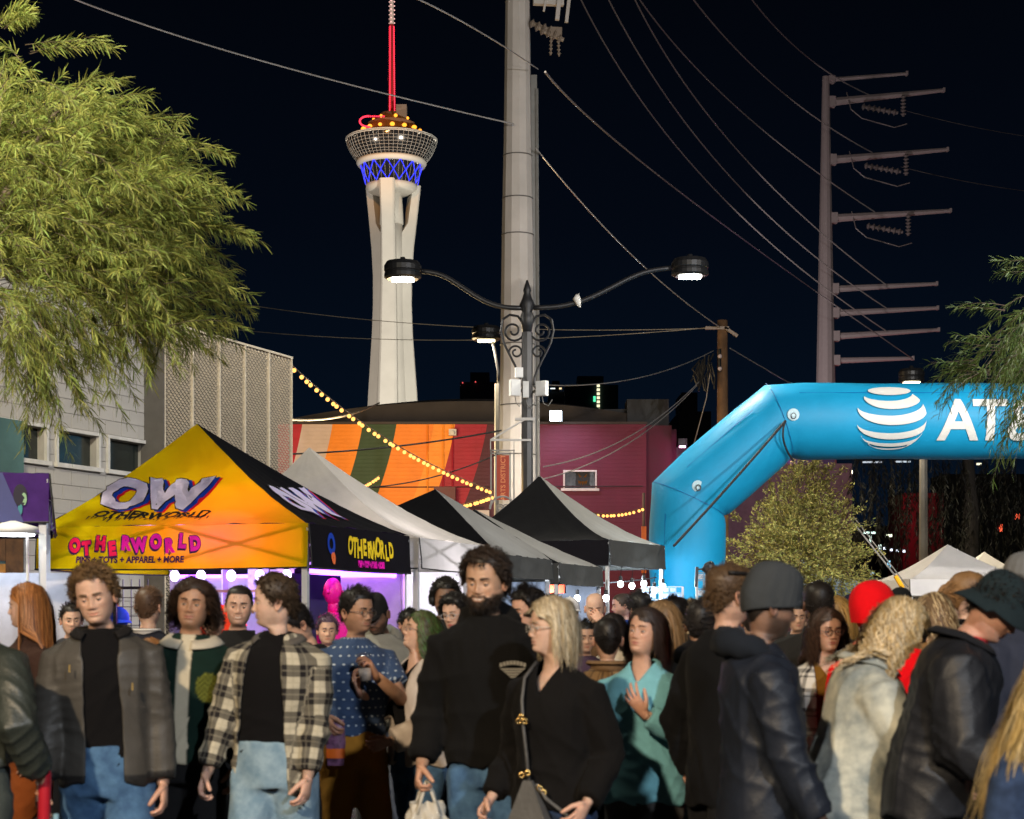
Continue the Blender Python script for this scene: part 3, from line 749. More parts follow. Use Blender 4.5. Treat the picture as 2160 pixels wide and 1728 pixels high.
def double_lamp(loc, label, group=None, power=900):
    L = empty('street_lamp', loc, 0, label, 'street lamp', group)
    z0 = 8.25   # arm height
    m = MB(); m.lathe([(0.19, 0), (0.19, 0.9), (0.13, 1.1), (0.125, 4.5), (0.12, 7.7)], 8); m.build('post', mat('lamp_post_black', (0.03, 0.03, 0.032), 0.45), L)
    m = MB(); m.lathe([(0.10, z0 - 0.55), (0.15, z0 - 0.2), (0.11, z0 - 0.1), (0.17, z0 + 0.05), (0.11, z0 + 0.18), (0.07, z0 + 0.30), (0.09, z0 + 0.36), (0.02, z0 + 0.58)], 12, c=(0, 0, 0)); m.build('finial', blk, L, smooth=True)
    for s in (-1, 1):
        q = MB()
        pts = [(s * 0.1, 0, z0 - 0.02), (s * 0.5, 0, z0 - 0.02), (s * 0.9, 0, z0 + 0.1), (s * 1.3, 0, z0 + 0.35), (s * 1.65, 0, z0 + 0.6), (s * 1.95, 0, z0 + 0.74), (s * 2.3, 0, z0 + 0.78)]
        # smooth the arm
        xk = 1.0 if s < 0 else 1.36
        pts = [(x * xk, y, z + (.07 * x / 2.3 if s > 0 else 0)) for x, y, z in pts]
        pp = []
        for i in range(len(pts) - 1):
            for t in (0, 0.33, 0.66): pp.append(Vector(pts[i]).lerp(Vector(pts[i + 1]), t))
        pp.append(Vector(pts[-1]))
        for _ in range(3): pp = [pp[0]] + [(pp[i - 1] + pp[i] * 2 + pp[i + 1]) / 4 for i in range(1, len(pp) - 1)] + [pp[-1]]
        q.tube(pp, 0.055, 8); q.build('arm', blk, L, smooth=True)
        lamphead(L, s * 2.7 if s < 0 else 3.53, 0, z0 + (0.62 if s < 0 else 0.68), 0.84, glL)
        # scrolled iron bracket
        q = MB()
        def spiral(cx, cz, r0, turns, a0, dr, n=26, rad=0.028):
            return [Vector((s * (cx + (r0 - dr * k / n) * math.cos(a0 + turns * 2 * math.pi * k / n)), 0, cz + (r0 - dr * k / n) * math.sin(a0 + turns * 2 * math.pi * k / n))) for k in range(n + 1)]
        top = spiral(0.34, z0 - 0.45, 0.30, -1.55, math.pi * 0.5 + math.pi * 0.0, 0.22)
        q.tube(spiral(0.30, z0 - 0.52, 0.24, 1.5, math.pi, 0.19), 0.026, 6)
        outer = [Vector((s * 0.06, 0, z0 - 0.42)), Vector((s * 0.2, 0, z0 - 0.20)), Vector((s * 0.38, 0, z0 - 0.17)), Vector((s * 0.53, 0, z0 - 0.27)), Vector((s * 0.57, 0, z0 - 0.52)), Vector((s * 0.50, 0, z0 - 0.80)), Vector((s * 0.36, 0, z0 - 1.08)), Vector((s * 0.24, 0, z0 - 1.32)), Vector((s * 0.16, 0, z0 - 1.52)), Vector((s * 0.15, 0, z0 - 1.68))]
        q.tube(outer, 0.03, 6)
        q.tube(spiral(0.24, z0 - 0.98, 0.16, 1.3, math.pi * 1.9, 0.11), 0.024, 6)
        q.tube(spiral(0.25, z0 - 1.68, 0.11, 1.2, math.pi, 0.07), 0.022, 6)
        q.build('scroll', blk, L)
        if power: lamp('street_spot_light', 'SPOT', (loc[0] + (s * 2.7 if s < 0 else 3.53), loc[1], z0 + 0.50), power, (1.0, 0.93, 0.80), 0.3, target=(loc[0] + s * 2.7, loc[1], 0), spot=160, blend=0.5)
    return L
YL = 37.0
LX = P(1112, HOR, YL).x
double_lamp((LX, YL, 0), 'black double armed street lamp with iron scrolls standing before the wide pole', None, 1700)
for i, (x, y, z) in enumerate(STREET):
    s = 1 if x < 0 else -1
    L = empty('street_lamp', (x, y, 0), 0, ['street lamp with one arm on the kerb by the left crowd, lit', 'street lamp with one arm on the kerb by the right crowd, lit', 'street lamp with one arm beside the white building, lit', 'street lamp with one arm on the right kerb before the arch, lit', 'added unseen street lamp with one arm brightening the right hand white tents'][i], 'street lamp')
    m = MB(); m.lathe([(0.17, 0), (0.12, 1), (0.10, z - 0.4)], 8); m.tube([(0, 0, z - 0.5), (s * 0.2, 0, z - 0.1), (s * 0.5, 0, z)], 0.05, 6); m.build('post', MATS['lamp_post_black'], L)
    lamphead(L, s * 0.9, 0, z + 0.15, 0.84, glL)
def single_lamp(px, py, Y, dia, pxpost, label, dy=0.0):
    c = P(px, py, Y); xp = P(pxpost, HOR, Y).x
    L = empty('street_lamp', (xp, Y, 0), 0, label, 'street lamp')
    m = MB(); m.lathe([(0.17, 0), (0.14, 2), (0.115, c.z - 1.2)], 8); m.build('post', mat('grey_lamp_post', (0.16, 0.15, 0.135), 0.5), L)
    dx = c.x - xp
    m = MB(); m.tube([(0, 0, c.z - 1.3), (0.0, -0.05, c.z - 0.9), (dx * 0.3, -0.1, c.z - 0.3), (dx * 0.55, -0.1, c.z + 0.05)], 0.05, 7); m.build('arm', blk, L, smooth=True)
    lamphead(L, dx, -0.1, c.z, dia, glY)
    lamp('street_spot_light', 'SPOT', (c.x, Y - 0.1, c.z - 0.15), 2600, (1.0, 0.86, 0.6), 0.25, target=(c.x, Y, 0), spot=150, blend=0.5)
single_lamp(1026, 718, 47, 0.84, 1052, 'street lamp half hidden behind the left side of the wide pole')
single_lamp(1921, 806, 50, 0.78, 1948, 'grey post street lamp whose head shows just over the blue arch')

# sign hanging from the lamp post
SG = empty('hanging_sign', (LX, YL, 0), 0, 'rust red vertical sign reading ARTS DISTRICT in a steel frame on the lamp post', 'sign')
def Lx(px): return P(px, HOR, YL).x - LX
def Lz(py): return P(0, py, YL).z
iron = mat('grey_iron', (0.2, 0.19, 0.18), 0.5)
m = MB()
for px in (1036, 1046, 1076, 1084): m.bar((Lx(px), -0.18, Lz(950 if px not in (1046, 1076) else 956)), (Lx(px), -0.18, Lz(1062)), 0.03)
for py in (952, 958): m.bar((Lx(1034), -0.18, Lz(py)), (Lx(1086), -0.18, Lz(py)), 0.03)
m.tube([(Lx(1060) + 0.27 * math.cos(a), -0.18, Lz(1075) + 0.27 * math.sin(a)) for a in [math.pi * k / 12 for k in range(13)]], 0.028, 6)
for dx, dz, rr in ((-0.05, 0.02, 0.08), (0.08, 0.02, 0.08), (-0.05, 0.02, 0.04), (0.08, 0.02, 0.04)): m.tube([(Lx(1060) + dx + rr * math.cos(2 * math.pi * k / 12), -0.18, Lz(1075) + dz + rr * math.sin(2 * math.pi * k / 12)) for k in range(13)], 0.014, 5)
m.build('frame', iron, SG)
m = MB(); m.bar((Lx(1035), -0.18, Lz(930)), (Lx(1120), -0.16, Lz(930)), 0.045); m.bar((Lx(1035), -0.18, Lz(930)), (Lx(1108), -0.16, Lz(886)), 0.035); m.bar((Lx(1086), -0.16, Lz(886)), (Lx(1128), -0.16, Lz(886)), 0.06); m.bar((Lx(1035), -0.18, Lz(930)), (Lx(1035), -0.18, Lz(952)), 0.02); m.bar((Lx(1084), -0.18, Lz(930)), (Lx(1084), -0.18, Lz(952)), 0.02); m.build('bracket', mat('light_iron', (0.4, 0.38, 0.36), 0.45), SG)
m = MB(); m.box(((Lx(1046) + Lx(1076)) / 2, -0.18, (Lz(962) + Lz(1056)) / 2), (Lx(1076) - Lx(1046) - 0.04, 0.03, Lz(962) - Lz(1056))); pn = m.build('panel', mat('rust_red_panel', srgb(150, 52, 24), 0.6), SG)
vs, fs = text_mesh('ARTS DISTRICT', 0.145, 0.002, align='CENTER')
xc = (Lx(1046) + Lx(1076)) / 2; zc = (Lz(962) + Lz(1056)) / 2
m = MB(); m.add([(xc - y + 0.05, -0.199, zc + x) for x, y in vs], fs); m.build('lettering', mat('sign_gold', srgb(205, 120, 70), 0.5), pn)
# antenna boxes strapped to the post
wb = mat('white_enclosure', (0.55, 0.55, 0.54), 0.45)
for px0, px1, y0, y1, yaw, lb in ((1086, 1103, 779, 800, 0.2, 'small white antenna box highest on the lamp post'), (1074, 1098, 804, 838, 0.35, 'white antenna box strapped to the left of the lamp post'), (1102, 1116, 808, 842, 0.0, 'narrow white antenna box on the front of the lamp post'), (1130, 1156, 807, 838, -0.5, 'white antenna box tilted out to the right of the lamp post')):
    A = empty('antenna_box', (P((px0 + px1) / 2, 0, YL).x, YL - 0.22, Lz((y0 + y1) / 2)), yaw, lb, 'antenna')
    w = (px1 - px0) / FOC * YL; h = (y1 - y0) / FOC * YL
    m = MB(); m.box((0, 0, 0), (w * 0.9, 0.14, h)); m.box((0, -0.073, 0), (w * 0.78, 0.012, h * 0.9)); m.build('case', wb, A)
    m = MB(); m.bar((0, 0.07, 0), ((1110 - (px0 + px1) / 2) / FOC * YL, 0.2, -0.03), 0.05); m.tube([(0, 0, -h / 2), (0.03, 0, -h / 2 - 0.15), (0.12, 0.05, -h / 2 - 0.22), (0.2, 0.1, -h / 2 - 0.08)], 0.01, 5); m.build('mount', MATS['pole_conduit'], A)
# cloth tied to the arm
m = MB(); c = P(1218, 630, YL)
r = random.Random(5)
m.tube([c + Vector((0, -0.07, 0.06)), c + Vector((-0.02, -0.1, -0.02)), c + Vector((0.02, -0.09, -0.12)), c + Vector((0.05, -0.07, -0.2))], [0.05, 0.085, 0.06, 0.02], 8); m.tube([c + Vector((0, 0, 0.07)), c + Vector((0.03, -0.07, 0.09)), c + Vector((0.0, -0.08, 0.04))], 0.012, 5)
tag(m.build('white_rag', mat('white_cloth', (0.6, 0.58, 0.54), 0.8), smooth=True), 'white rag tied round the right arm of the double street lamp', 'rag')

# ------------------------------------------------------------------ string lights
bulbm = glow('warm_bulb', (1.0, 0.46, 0.11), 2.5); cordm = mat('string_cord', (0.10, 0.06, 0.03), 0.5, emit=0.0)
bm_ = MB(); bm_.sphere((0, 0, -0.035), 0.038, 8, 6); bulb_me = bm_.mesh('bulb', bulbm, True)
def string_lights(pts, n, label, scale=1.0, seed=0, hang=0.055):
    S = empty('string_lights', pts[0], 0, label, 'string lights')
    o0 = Vector(pts[0]); q = MB(); q.tube([Vector(p) - o0 for p in pts], 0.012 * scale, 5); q.build('cord', cordm, S)
    L = [0]
    for a, b in zip(pts[:-1], pts[1:]): L.append(L[-1] + (Vector(b) - Vector(a)).length)
    r = random.Random(seed)
    for k in range(n):
        d = L[-1] * min(0.995, max(0.005, (k + 0.5 + r.uniform(-0.28, 0.28)) / n))
        i = max(j for j in range(len(pts) - 1) if L[j] <= d); t = (d - L[i]) / max(1e-6, L[i + 1] - L[i])
        p = Vector(pts[i]).lerp(Vector(pts[i + 1]), t) - o0
        o = bpy.data.objects.new('bulb', bulb_me); o.location = p - Vector((0, 0, hang * 0.3 * scale)); o.scale = (scale,) * 3; link(o, S)
string_lights(through(P(617, 772, 29.5), P(830, 935, 33), P(1040, 1036, 36.7), 30), 40, 'longest string of warm bulbs running from the mesh screen down to the red sign', 1.0, 1)
string_lights(through(P(738, 1036, 39), P(770, 1022, 39.5), P(800, 1003, 40), 8), 11, 'short string of warm bulbs against the green stripe', 0.95, 2)
string_lights(through(P(918, 1074, 38), P(985, 1062, 37.5), P(1040, 1044, 36.8), 12), 17, 'string of warm bulbs low beside the red sign over the black tents', 1.05, 3)
string_lights(through(P(1214, 1076, 50), P(1290, 1084, 50.5), P(1358, 1070, 51), 12), 17, 'string of warm bulbs along the purple wall behind the pointed black tent', 1.2, 4)
lamp('bulb_and_wash_light', 'POINT', P(955, 1040, 38.5), 120, (1.0, 0.6, 0.2), 0.8)
lamp('bulb_and_wash_light', 'POINT', P(770, 960, 51), 2600, (1.0, 0.72, 0.36), 1.5)  # added wall wash that brightens the mural stripes, beyond what the bulbs give
lamp('bulb_and_wash_light', 'POINT', P(1290, 1060, 52), 90, (1.0, 0.6, 0.2), 0.8)
q = MB(); q.tube([P(1358, 1040, 51.2), P(1358, 1300, 51.2)], 0.05, 6); q.box(P(1358, 1160, 51.2) , (0.14, 0.12, 1.4), 1)
tag(q.build('string_post', [MATS['dark_conduit'], mat('orange_sleeve', srgb(190, 90, 30), 0.6)]), 'thin post with an orange sleeve holding the bulbs by the purple wall', 'post')
q = MB(); q.tube([P(1040, 1028, 36.75), P(1040, 1050, 36.75)], 0.02, 5)

# ------------------------------------------------------------------ inflatable arch
YA = 36.0; AR = 0.80
ARC = empty('inflatable_arch', (3.66, YA, 0), 0, 'huge bright blue inflatable arch with a white striped globe and white letters', 'inflatable arch')
def avinyl():
    return mat('blue_vinyl', srgb(14, 130, 172), 0.55, var=0.09, vscale=1.6, bump=0.35, bscale=3.2, spec=0.25)
av = avinyl()
px_pts = [(0, 0.05), (0.02, 2.2), (0.05, 4.02), (1.95, 5.66), (12.9, 5.66), (14.85, 4.02), (14.9, 0.05)]
pts = [Vector((x, 0, z)) for x, z in px_pts]
m = MB(); n = 40
rings = []
def ringat(p, axis_n, rr=AR, sx_=1.0):
    # ring in the plane through p whose in-plane direction (x,z) is axis_n ; other direction is y
    return [p + axis_n * (rr * sx_ * math.cos(2 * math.pi * k / n)) + Vector((0, 1, 0)) * (rr * math.sin(2 * math.pi * k / n)) for k in range(n)]
for i in range(len(pts) - 1):
    a, b = pts[i], pts[i + 1]
    L = (b - a).length; steps = max(3, int(L / 0.25))
    for j in range(steps + (1 if i == len(pts) - 2 else 0)):
        t = j / steps
        p = a.lerp(b, t); d = (b - a).normalized()
        # blend direction near joints so that the mitre is rounded a little
        w = 0.0; d2 = d
        if t * L < 0.45 and i > 0: w = 1 - t * L / 0.45; d2 = (pts[i] - pts[i - 1]).normalized()
        if (1 - t) * L < 0.45 and i < len(pts) - 2: w = 1 - (1 - t) * L / 0.45; d2 = (pts[i + 2] - pts[i + 1]).normalized()
        dd = (d + (d + d2).normalized() * w * 2 if w > 0 else d); dd = (d * (1 - w) + (d + d2).normalized() * w).normalized()
        nv = Vector((-dd.z, 0, dd.x))
        cosang = max(0.6, dd.dot(d))
        bulge = 1 + 0.012 * math.sin(t * L * 2.1)
        rg_ = ringat(p, nv, AR * bulge, 1 / cosang * (1 - 0.05 * w))
        if w > 0: rg_ = [p + (v_ - p) * (1 - 0.010 * w * (1 + math.sin(k_ * 2.2 + i * 1.7)) * abs(math.sin(k_ * 0.55 + i))) for k_, v_ in enumerate(rg_)]
        rings.append(rg_)
m.add([v for rg in rings for v in rg], [(i * n + k, (i + 1) * n + k, (i + 1) * n + (k + 1) % n, i * n + (k + 1) % n) for i in range(len(rings) - 1) for k in range(n)] + [tuple(range(n))])
m.build('tube', av, ARC, smooth=True)
# seams along the front and at the joints
sm = mat('seam_blue', srgb(8, 92, 150), 0.5)
m = MB()
for i in range(len(pts) - 1):
    d = (pts[i + 1] - pts[i]).normalized(); nv = Vector((-d.z, 0, d.x)); a_ = 0.72
    off = nv * (AR * 1.002 * math.sin(a_)) + Vector((0, -AR * 1.004 * math.cos(a_), 0))
    s0, s1 = (0.35 if i else 0), (0.35 if i < len(pts) - 2 else 0)
    m.tube([pts[i] + d * s0 + off, pts[i + 1] - d * s1 + off], 0.007, 4)
for i in (2, 3):
    dd = ((pts[i + 1] - pts[i]).normalized() + (pts[i] - pts[i - 1]).normalized()).normalized(); nv = Vector((-dd.z, 0, dd.x))
    m.tube([pts[i] + nv * (AR * 1.06 * math.cos(t)) + Vector((0, -AR * 1.004 * math.sin(t), 0)) for t in [0.25 + 2.6 * k / 18 for k in range(19)]], 0.007, 4)
m.build('seam', sm, ARC)
logo_m = mat('white_print', (0.52, 0.52, 0.49), 0.5, var=0.05)
ZC = 5.66
def onbeam(X, s, lift=0.022):   # X world-local along the beam, s arc length up from the front line
    bul = AR * 1.014 + lift
    return (X, -bul * math.cos(s / AR), ZC + bul * math.sin(s / AR))
gx, gr = P(1880, 0, YA - AR).x - 3.66, 0.725
tau = 0.38
m = MB()
bands = [(0.97, 0.66), (0.46, 0.22), (0.03, -0.22), (-0.45, -0.63), (-0.76, -0.87), (-0.935, -0.985)]
for zt_, zb_ in bands:
    cap = zt_ > 0.9
    fa = math.asin(max(-1, min(1, zt_))) + tau; fb = math.asin(zb_) + tau
    nn = 40; vs = []
    if cap:
        # polar cap: full ellipse
        fb = math.asin(zb_) + tau
        c0 = [(math.cos(fb) * math.sin(l), math.sin(fb) * math.cos(tau) - math.cos(fb) * math.cos(l) * math.sin(tau)) for l in [2 * math.pi * k / 48 for k in range(48)]]
        m.add([onbeam(gx, gr * math.sin(math.pi / 2) * math.cos(tau) * 0.97)] + [onbeam(gx + gr * x * 1.35, gr * z) for x, z in c0], [(0, 1 + k, 1 + (k + 1) % 48) for k in range(48)])
        continue
    fa = min(fa, math.pi / 2 - 0.02)
    lm = 1.52
    for k in range(nn + 1):
        l = -lm + 2 * lm * k / nn
        tp = 1 - 0.88 * max(0, -l / lm) ** 1.8 + 0.18 * max(0, l / lm)
        mid = (fa + fb) / 2; h = (fa - fb) / 2 * tp
        for f in (mid + h, mid + h / 3, mid - h / 3, mid - h):
            vs.append(onbeam(gx + gr * math.cos(f) * math.sin(l), gr * (math.sin(f) * math.cos(tau) - math.cos(f) * math.cos(l) * math.sin(tau))))
    m.add(vs, [(4 * k + j, 4 * k + 4 + j, 4 * k + 5 + j, 4 * k + 1 + j) for k in range(nn) for j in range(3)])
m.build('globe_emblem', logo_m, ARC)
m = MB(); tx0 = P(1982, 0, YA - AR).x - 3.66

for ch_, dx_ in (('A', 0.0), ('T', 0.70), ('&', 1.40), ('T', 2.24)):
    vs, fs = text_mesh(ch_, 1.18, 0.026, sub=3); m.add([onbeam(tx0 + dx_ + x, y - 0.455) for x, y in vs], fs)
m.build('lettering', logo_m, ARC)
vm = mat('valve_grey', (0.35, 0.5, 0.55), 0.5)
for (x, z) in ((P(1464, 0, YA).x - 3.66, P(0, 1032, YA).z), (P(1660, 0, YA).x - 3.66, P(0, 884, YA).z)):
    q = MB(); q.lathe([(0.13, 0), (0.12, 0.01), (0.06, 0.012), (0.055, 0.03), (0.01, 0.03)], 14)
    o = q.build('tether_patch', vm, ARC); o.rotation_euler = (math.radians(90), 0, 0); o.location = (x, -AR * 1.02 if x > 1 else -AR * 0.985, z)
    q = MB(); q.tube([(x + 0.05 * math.cos(t), -AR * 1.05, z - 0.03 + 0.06 * math.sin(t)) for t in [2 * math.pi * k / 10 for k in range(11)]], 0.012, 5); q.build('ring', MATS['black_metal'], ARC)
rp = mat('black_rope', (0.015, 0.015, 0.016), 0.8)
q = MB(); q.tube(wire_pts(P(1657, 888, YA - 0.9), P(1421, 1152, 33.2), 0.03), 0.026, 6); tag(q.build('tether_rope', rp), 'long taut black rope from the arch down to the pointed black tent', 'rope')
q = MB(); q.tube(through(P(1656, 890, YA - 0.9), P(1653, 930, YA - 0.86), P(1673, 972, YA - 0.3), 10), 0.022, 6); tag(q.build('tether_rope', rp), 'short slack black rope hanging from the patch under the arch beam', 'rope')
# ------------------------------------------------------------------ market tents
alu = mat('tent_frame_white', (0.62, 0.62, 0.62), 0.4, metal=0.3, var=0.05)
tgrey = mat('tent_frame_grey', (0.3, 0.3, 0.3), 0.45, metal=0.3)
def tent(label, FR, rot, w, d, eave, val, peak, roofm, valm, apex=(0, 0), legm=None, group=None, curve=1.5, truss=True, skip=()):
    """FR = front right corner on the ground (x, y); local x along the front edge, local y to the back"""
    T = empty('market_tent', (FR[0], FR[1], 0), rot, label, 'tent', group)
    C = {'FL': Vector((-w, 0, eave)), 'FR': Vector((0, 0, eave)), 'BR': Vector((0, d, eave)), 'BL': Vector((-w, d, eave))}
    A = Vector((-w / 2 + apex[0], d / 2 + apex[1], peak))
    pf = lambda v: (1.0 - (1.0 - v)) ** 1 * 0 + (v ** curve)
    def panel(a, b):
        def f(u, v):
            p = a.lerp(b, u).lerp(A, v)
            s = math.sin(math.pi * u) * math.sin(math.pi * min(1, v * 1.25)) * 0.06
            wr = (0.008 * math.sin(u * 37 + v * 11) + 0.007 * math.sin(u * 15 - v * 23 + 2) + 0.005 * math.sin(u * 61 + v * 40)) * (1 - v)
            return Vector((p.x, p.y, eave + (peak - eave) * pf(v) - s + wr))
        return f
    F = {}
    for k, (a, b) in {'front': ('FL', 'FR'), 'right': ('FR', 'BR'), 'back': ('BR', 'BL'), 'left': ('BL', 'FL')}.items():
        fn = panel(C[a], C[b]); F[k] = fn
        g = MB(); g.grid(fn, 26, 16)
        F[k + '_obj'] = g.build('roof_panel', roofm[k], T, smooth=True)
        va, vb = C[a].copy(), C[b].copy()
        nrm = Vector(((vb - va).y, -(vb - va).x, 0)).normalized()
        def vfn(u, v, va=va, vb=vb, nrm=nrm):
            p = va.lerp(vb, u); wv = 0.012 * math.sin(u * 23 + v * 3) * v + 0.01 * math.sin(u * 9 + 1) * v
            return p + nrm * (0.006 + 0.02 * v + wv) + Vector((0, 0, -val * v - 0.012 * math.sin(math.pi * u) * v))
        F[k + '_val'] = vfn
        g = MB(); g.grid(vfn, 30, 6)
        F[k + '_vobj'] = g.build('valance', valm[k], T, smooth=True)
        q = MB(); q.tube([vfn(i / 20, 1) for i in range(21)], 0.008, 4); q.tube([vfn(0, j / 4) for j in range(5)], 0.008, 4); q.build('hem', mat('tent_hem', (0.02, 0.02, 0.02), 0.7), F[k + '_vobj'])
    lm = legm or alu
    for k in ('FL', 'FR', 'BR', 'BL'):
        c = C[k]; ix = 0.05 if k[1] == 'L' else -0.05; iy = 0.05 if k[0] == 'F' else -0.05
        g = MB(); g.box((c.x + ix, c.y + iy, (eave - 0.02) / 2), (0.06, 0.06, eave - 0.04)); g.box((c.x + ix, c.y + iy, 1.1), (0.07, 0.07, 0.12)); g.box((c.x + ix, c.y + iy, 0.01), (0.14, 0.14, 0.02)); g.build('leg', lm, T)
    if truss:
        for a, b in (('FL', 'FR'), ('FR', 'BR'), ('BR', 'BL'), ('BL', 'FL')):
            g = MB(); ca = C[a].lerp(A, 0.02); cb = C[b].lerp(A, 0.02)
            for i in range(2):
                p0 = ca.lerp(cb, i / 2 + 0.01); p1 = ca.lerp(cb, (i + 1) / 2 - 0.01)
                g.bar(p0 + Vector((0, 0, -0.05)), p1 + Vector((0, 0, -val * 0.92)), 0.03, 0.018); g.bar(p0 + Vector((0, 0, -val * 0.92)), p1 + Vector((0, 0, -0.05)), 0.03, 0.018)
            g.build('truss', lm, T)
    g = MB(); g.tube([(A.x, A.y, eave - 0.2), (A.x, A.y, peak - 0.02)], 0.025, 6)
    for k in C: g.bar(C[k] + Vector((0, 0, -0.06)), Vector((A.x, A.y, eave + 0.1)), 0.03)
    g.build('crown_pole', lm, T)
    return T, F

def cloth(name, c, tr=0.25, var=0.12, rough=0.75):
    return mat(name, c, rough, var=var, vscale=2.5, bump=0.25, bscale=9, trans=tr, spec=0.06)
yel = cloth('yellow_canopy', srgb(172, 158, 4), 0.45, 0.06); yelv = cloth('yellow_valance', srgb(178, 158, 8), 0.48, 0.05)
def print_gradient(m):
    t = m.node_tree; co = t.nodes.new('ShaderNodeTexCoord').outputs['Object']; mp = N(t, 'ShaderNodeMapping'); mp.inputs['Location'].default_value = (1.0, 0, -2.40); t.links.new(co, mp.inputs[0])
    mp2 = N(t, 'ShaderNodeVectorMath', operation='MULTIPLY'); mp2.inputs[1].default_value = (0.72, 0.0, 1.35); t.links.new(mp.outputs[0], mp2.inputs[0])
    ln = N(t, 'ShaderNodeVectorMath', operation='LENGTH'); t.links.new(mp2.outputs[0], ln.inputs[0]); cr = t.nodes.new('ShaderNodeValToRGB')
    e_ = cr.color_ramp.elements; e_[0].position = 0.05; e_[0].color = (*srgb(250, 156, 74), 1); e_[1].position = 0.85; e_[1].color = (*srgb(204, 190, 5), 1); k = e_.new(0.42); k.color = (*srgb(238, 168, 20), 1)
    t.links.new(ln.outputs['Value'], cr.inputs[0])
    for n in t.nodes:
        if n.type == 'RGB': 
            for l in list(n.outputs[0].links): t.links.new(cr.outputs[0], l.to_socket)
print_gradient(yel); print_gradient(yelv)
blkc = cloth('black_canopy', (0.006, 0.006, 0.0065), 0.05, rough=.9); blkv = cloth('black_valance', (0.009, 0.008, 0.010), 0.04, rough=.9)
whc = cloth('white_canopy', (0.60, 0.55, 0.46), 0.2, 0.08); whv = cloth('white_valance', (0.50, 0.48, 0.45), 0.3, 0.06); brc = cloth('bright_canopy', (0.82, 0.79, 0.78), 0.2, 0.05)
litc = cloth('lit_black_canopy', (0.19, 0.182, 0.16), 0.1); dgc = cloth('dark_grey_canopy', (0.05, 0.05, 0.046), 0.06)  # first one is black tent cloth with the lamp light put into its colour
prc = cloth('purple_canopy', srgb(64, 36, 92), 0.2, 0.5)
rot = lambda deg: math.radians(deg)

# --- yellow and black tent
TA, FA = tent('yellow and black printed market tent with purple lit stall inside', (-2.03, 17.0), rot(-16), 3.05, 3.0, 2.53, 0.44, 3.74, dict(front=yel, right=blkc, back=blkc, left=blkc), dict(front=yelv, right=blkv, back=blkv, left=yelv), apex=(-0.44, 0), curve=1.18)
def flat_on_roof(fn, w, slope, lift):
    def f(x, y):
        v = y / slope; u = 0.5 + x / (w * max(0.05, 1 - v))
        p = fn(u, v); e1 = fn(u + 0.01, v) - fn(u - 0.01, v); e2 = fn(u, v + 0.01) - fn(u, v - 0.01)
        n = e1.cross(e2).normalized()
        if n.z < 0: n = -n
        return p + n * lift
    return f
def flat_on_val(fn, w, h, lift):
    def f(x, y):
        u = 0.5 + x / w; v = 1 - y / h
        p = fn(u, v); e1 = fn(u + 0.01, v) - fn(u - 0.01, v); n = Vector((e1.y, -e1.x, 0)).normalized()
        return p + n * lift
    return f
lil = mat('print_lilac', srgb(238, 226, 255), 0.6, trans=0.12, var=0.06); pbl = mat('print_blue', srgb(20, 70, 200), 0.6, trans=0.25); prd = mat('print_red', srgb(225, 30, 40), 0.6, trans=0.25)
pbk = mat('print_black', (0.01, 0.009, 0.01), 0.6); pmg = mat('print_magenta', srgb(255, 0, 190), 0.6, trans=0.15, var=0.04); pcr = mat('print_crimson', srgb(250, 0, 85), 0.6, trans=0.15); pdp = mat('print_deep_purple', srgb(60, 0, 70), 0.6); pyl = mat('print_yellow', srgb(240, 205, 20), 0.6)
def jag(vs, amp, seed, f=16.0):
    out = []
    for x, y in vs:
        out.append((x + amp * math.sin(y * f * 2.7 + seed) + amp * 0.6 * math.sin(y * f * 6.1 + x * 9), y + amp * 0.7 * math.sin(x * f * 3.1 + seed * 2)))
    return out
def put_letters(parent, mapf, layers, name='lettering'):
    """layers: list of (verts2d, faces, material, mapping)"""
    for vs, fs, mt, mp in layers:
        g = MB(); g.add([mp(x, y) for x, y in vs], fs); g.build(name, mt, parent)
# OW on both visible roof faces
def ow(parent, fn, w, slope, x0, y0, size, sub=2):
    for ch, dx, dy, fat in (('O', -0.02, 0.0, 0.035), ('W', 0.50, 0.02, 0.045)):
        vs, fs = text_mesh(ch, size, fat, shear=0.2, sub=sub); vs = jag(vs, 0.012, 3.0)
        vb, fb = text_mesh(ch, size, fat + 0.012, shear=0.2, sub=sub); vb = jag(vb, 0.012, 3.0)
        for V, Fc, mt, ox, oy, lift in ((vb, fb, prd, 0.075, -0.035, 0.006), (vb, fb, pbl, 0.045, -0.022, 0.009), (vb, fb, pbk, 0.0, 0.0, 0.012), (vs, fs, lil, 0.0, 0.0, 0.015)):
            mp = flat_on_roof(fn, w, slope, lift)
            g = MB(); g.add([mp(x0 + dx + ox + x, y0 + dy + oy + y) for x, y in V], Fc); g.build('lettering', mt, parent)
ow(FA['front_obj'], FA['front'], 3.05, 1.75, -0.93, 0.45, 0.62)
ow(FA['right_obj'], FA['right'], 3.0, 1.75, -0.62, 0.38, 0.62)
vs, fs = text_mesh('OTHERWORLD', 0.19, 0.009, shear=0.45, align='CENTER', sub=2); vs = [(x * 1.0, y) for x, y in jag(vs, 0.005, 1.0, 30)]
mp = flat_on_roof(FA['front'], 3.05, 1.75, 0.016)
g = MB(); g.add([mp(-0.28 + x, 0.22 + y) for x, y in vs], fs)
r = random.Random(11)
for k in range(26):   # drips under the letters
    x = -0.96 + 1.36 * k / 25 + r.uniform(-0.02, 0.02); L = r.uniform(0.03, 0.085); wd_ = r.uniform(0.008, 0.014)
    g.add([mp(x - wd_, 0.225), mp(x + wd_, 0.225), mp(x + 0.3 * wd_ - L * 0.45, 0.22 - L), mp(x - 0.6 * wd_ - L * 0.45, 0.225 - L)], [(0, 1, 2, 3)])
g.build('lettering', pbk, FA['front_obj'])
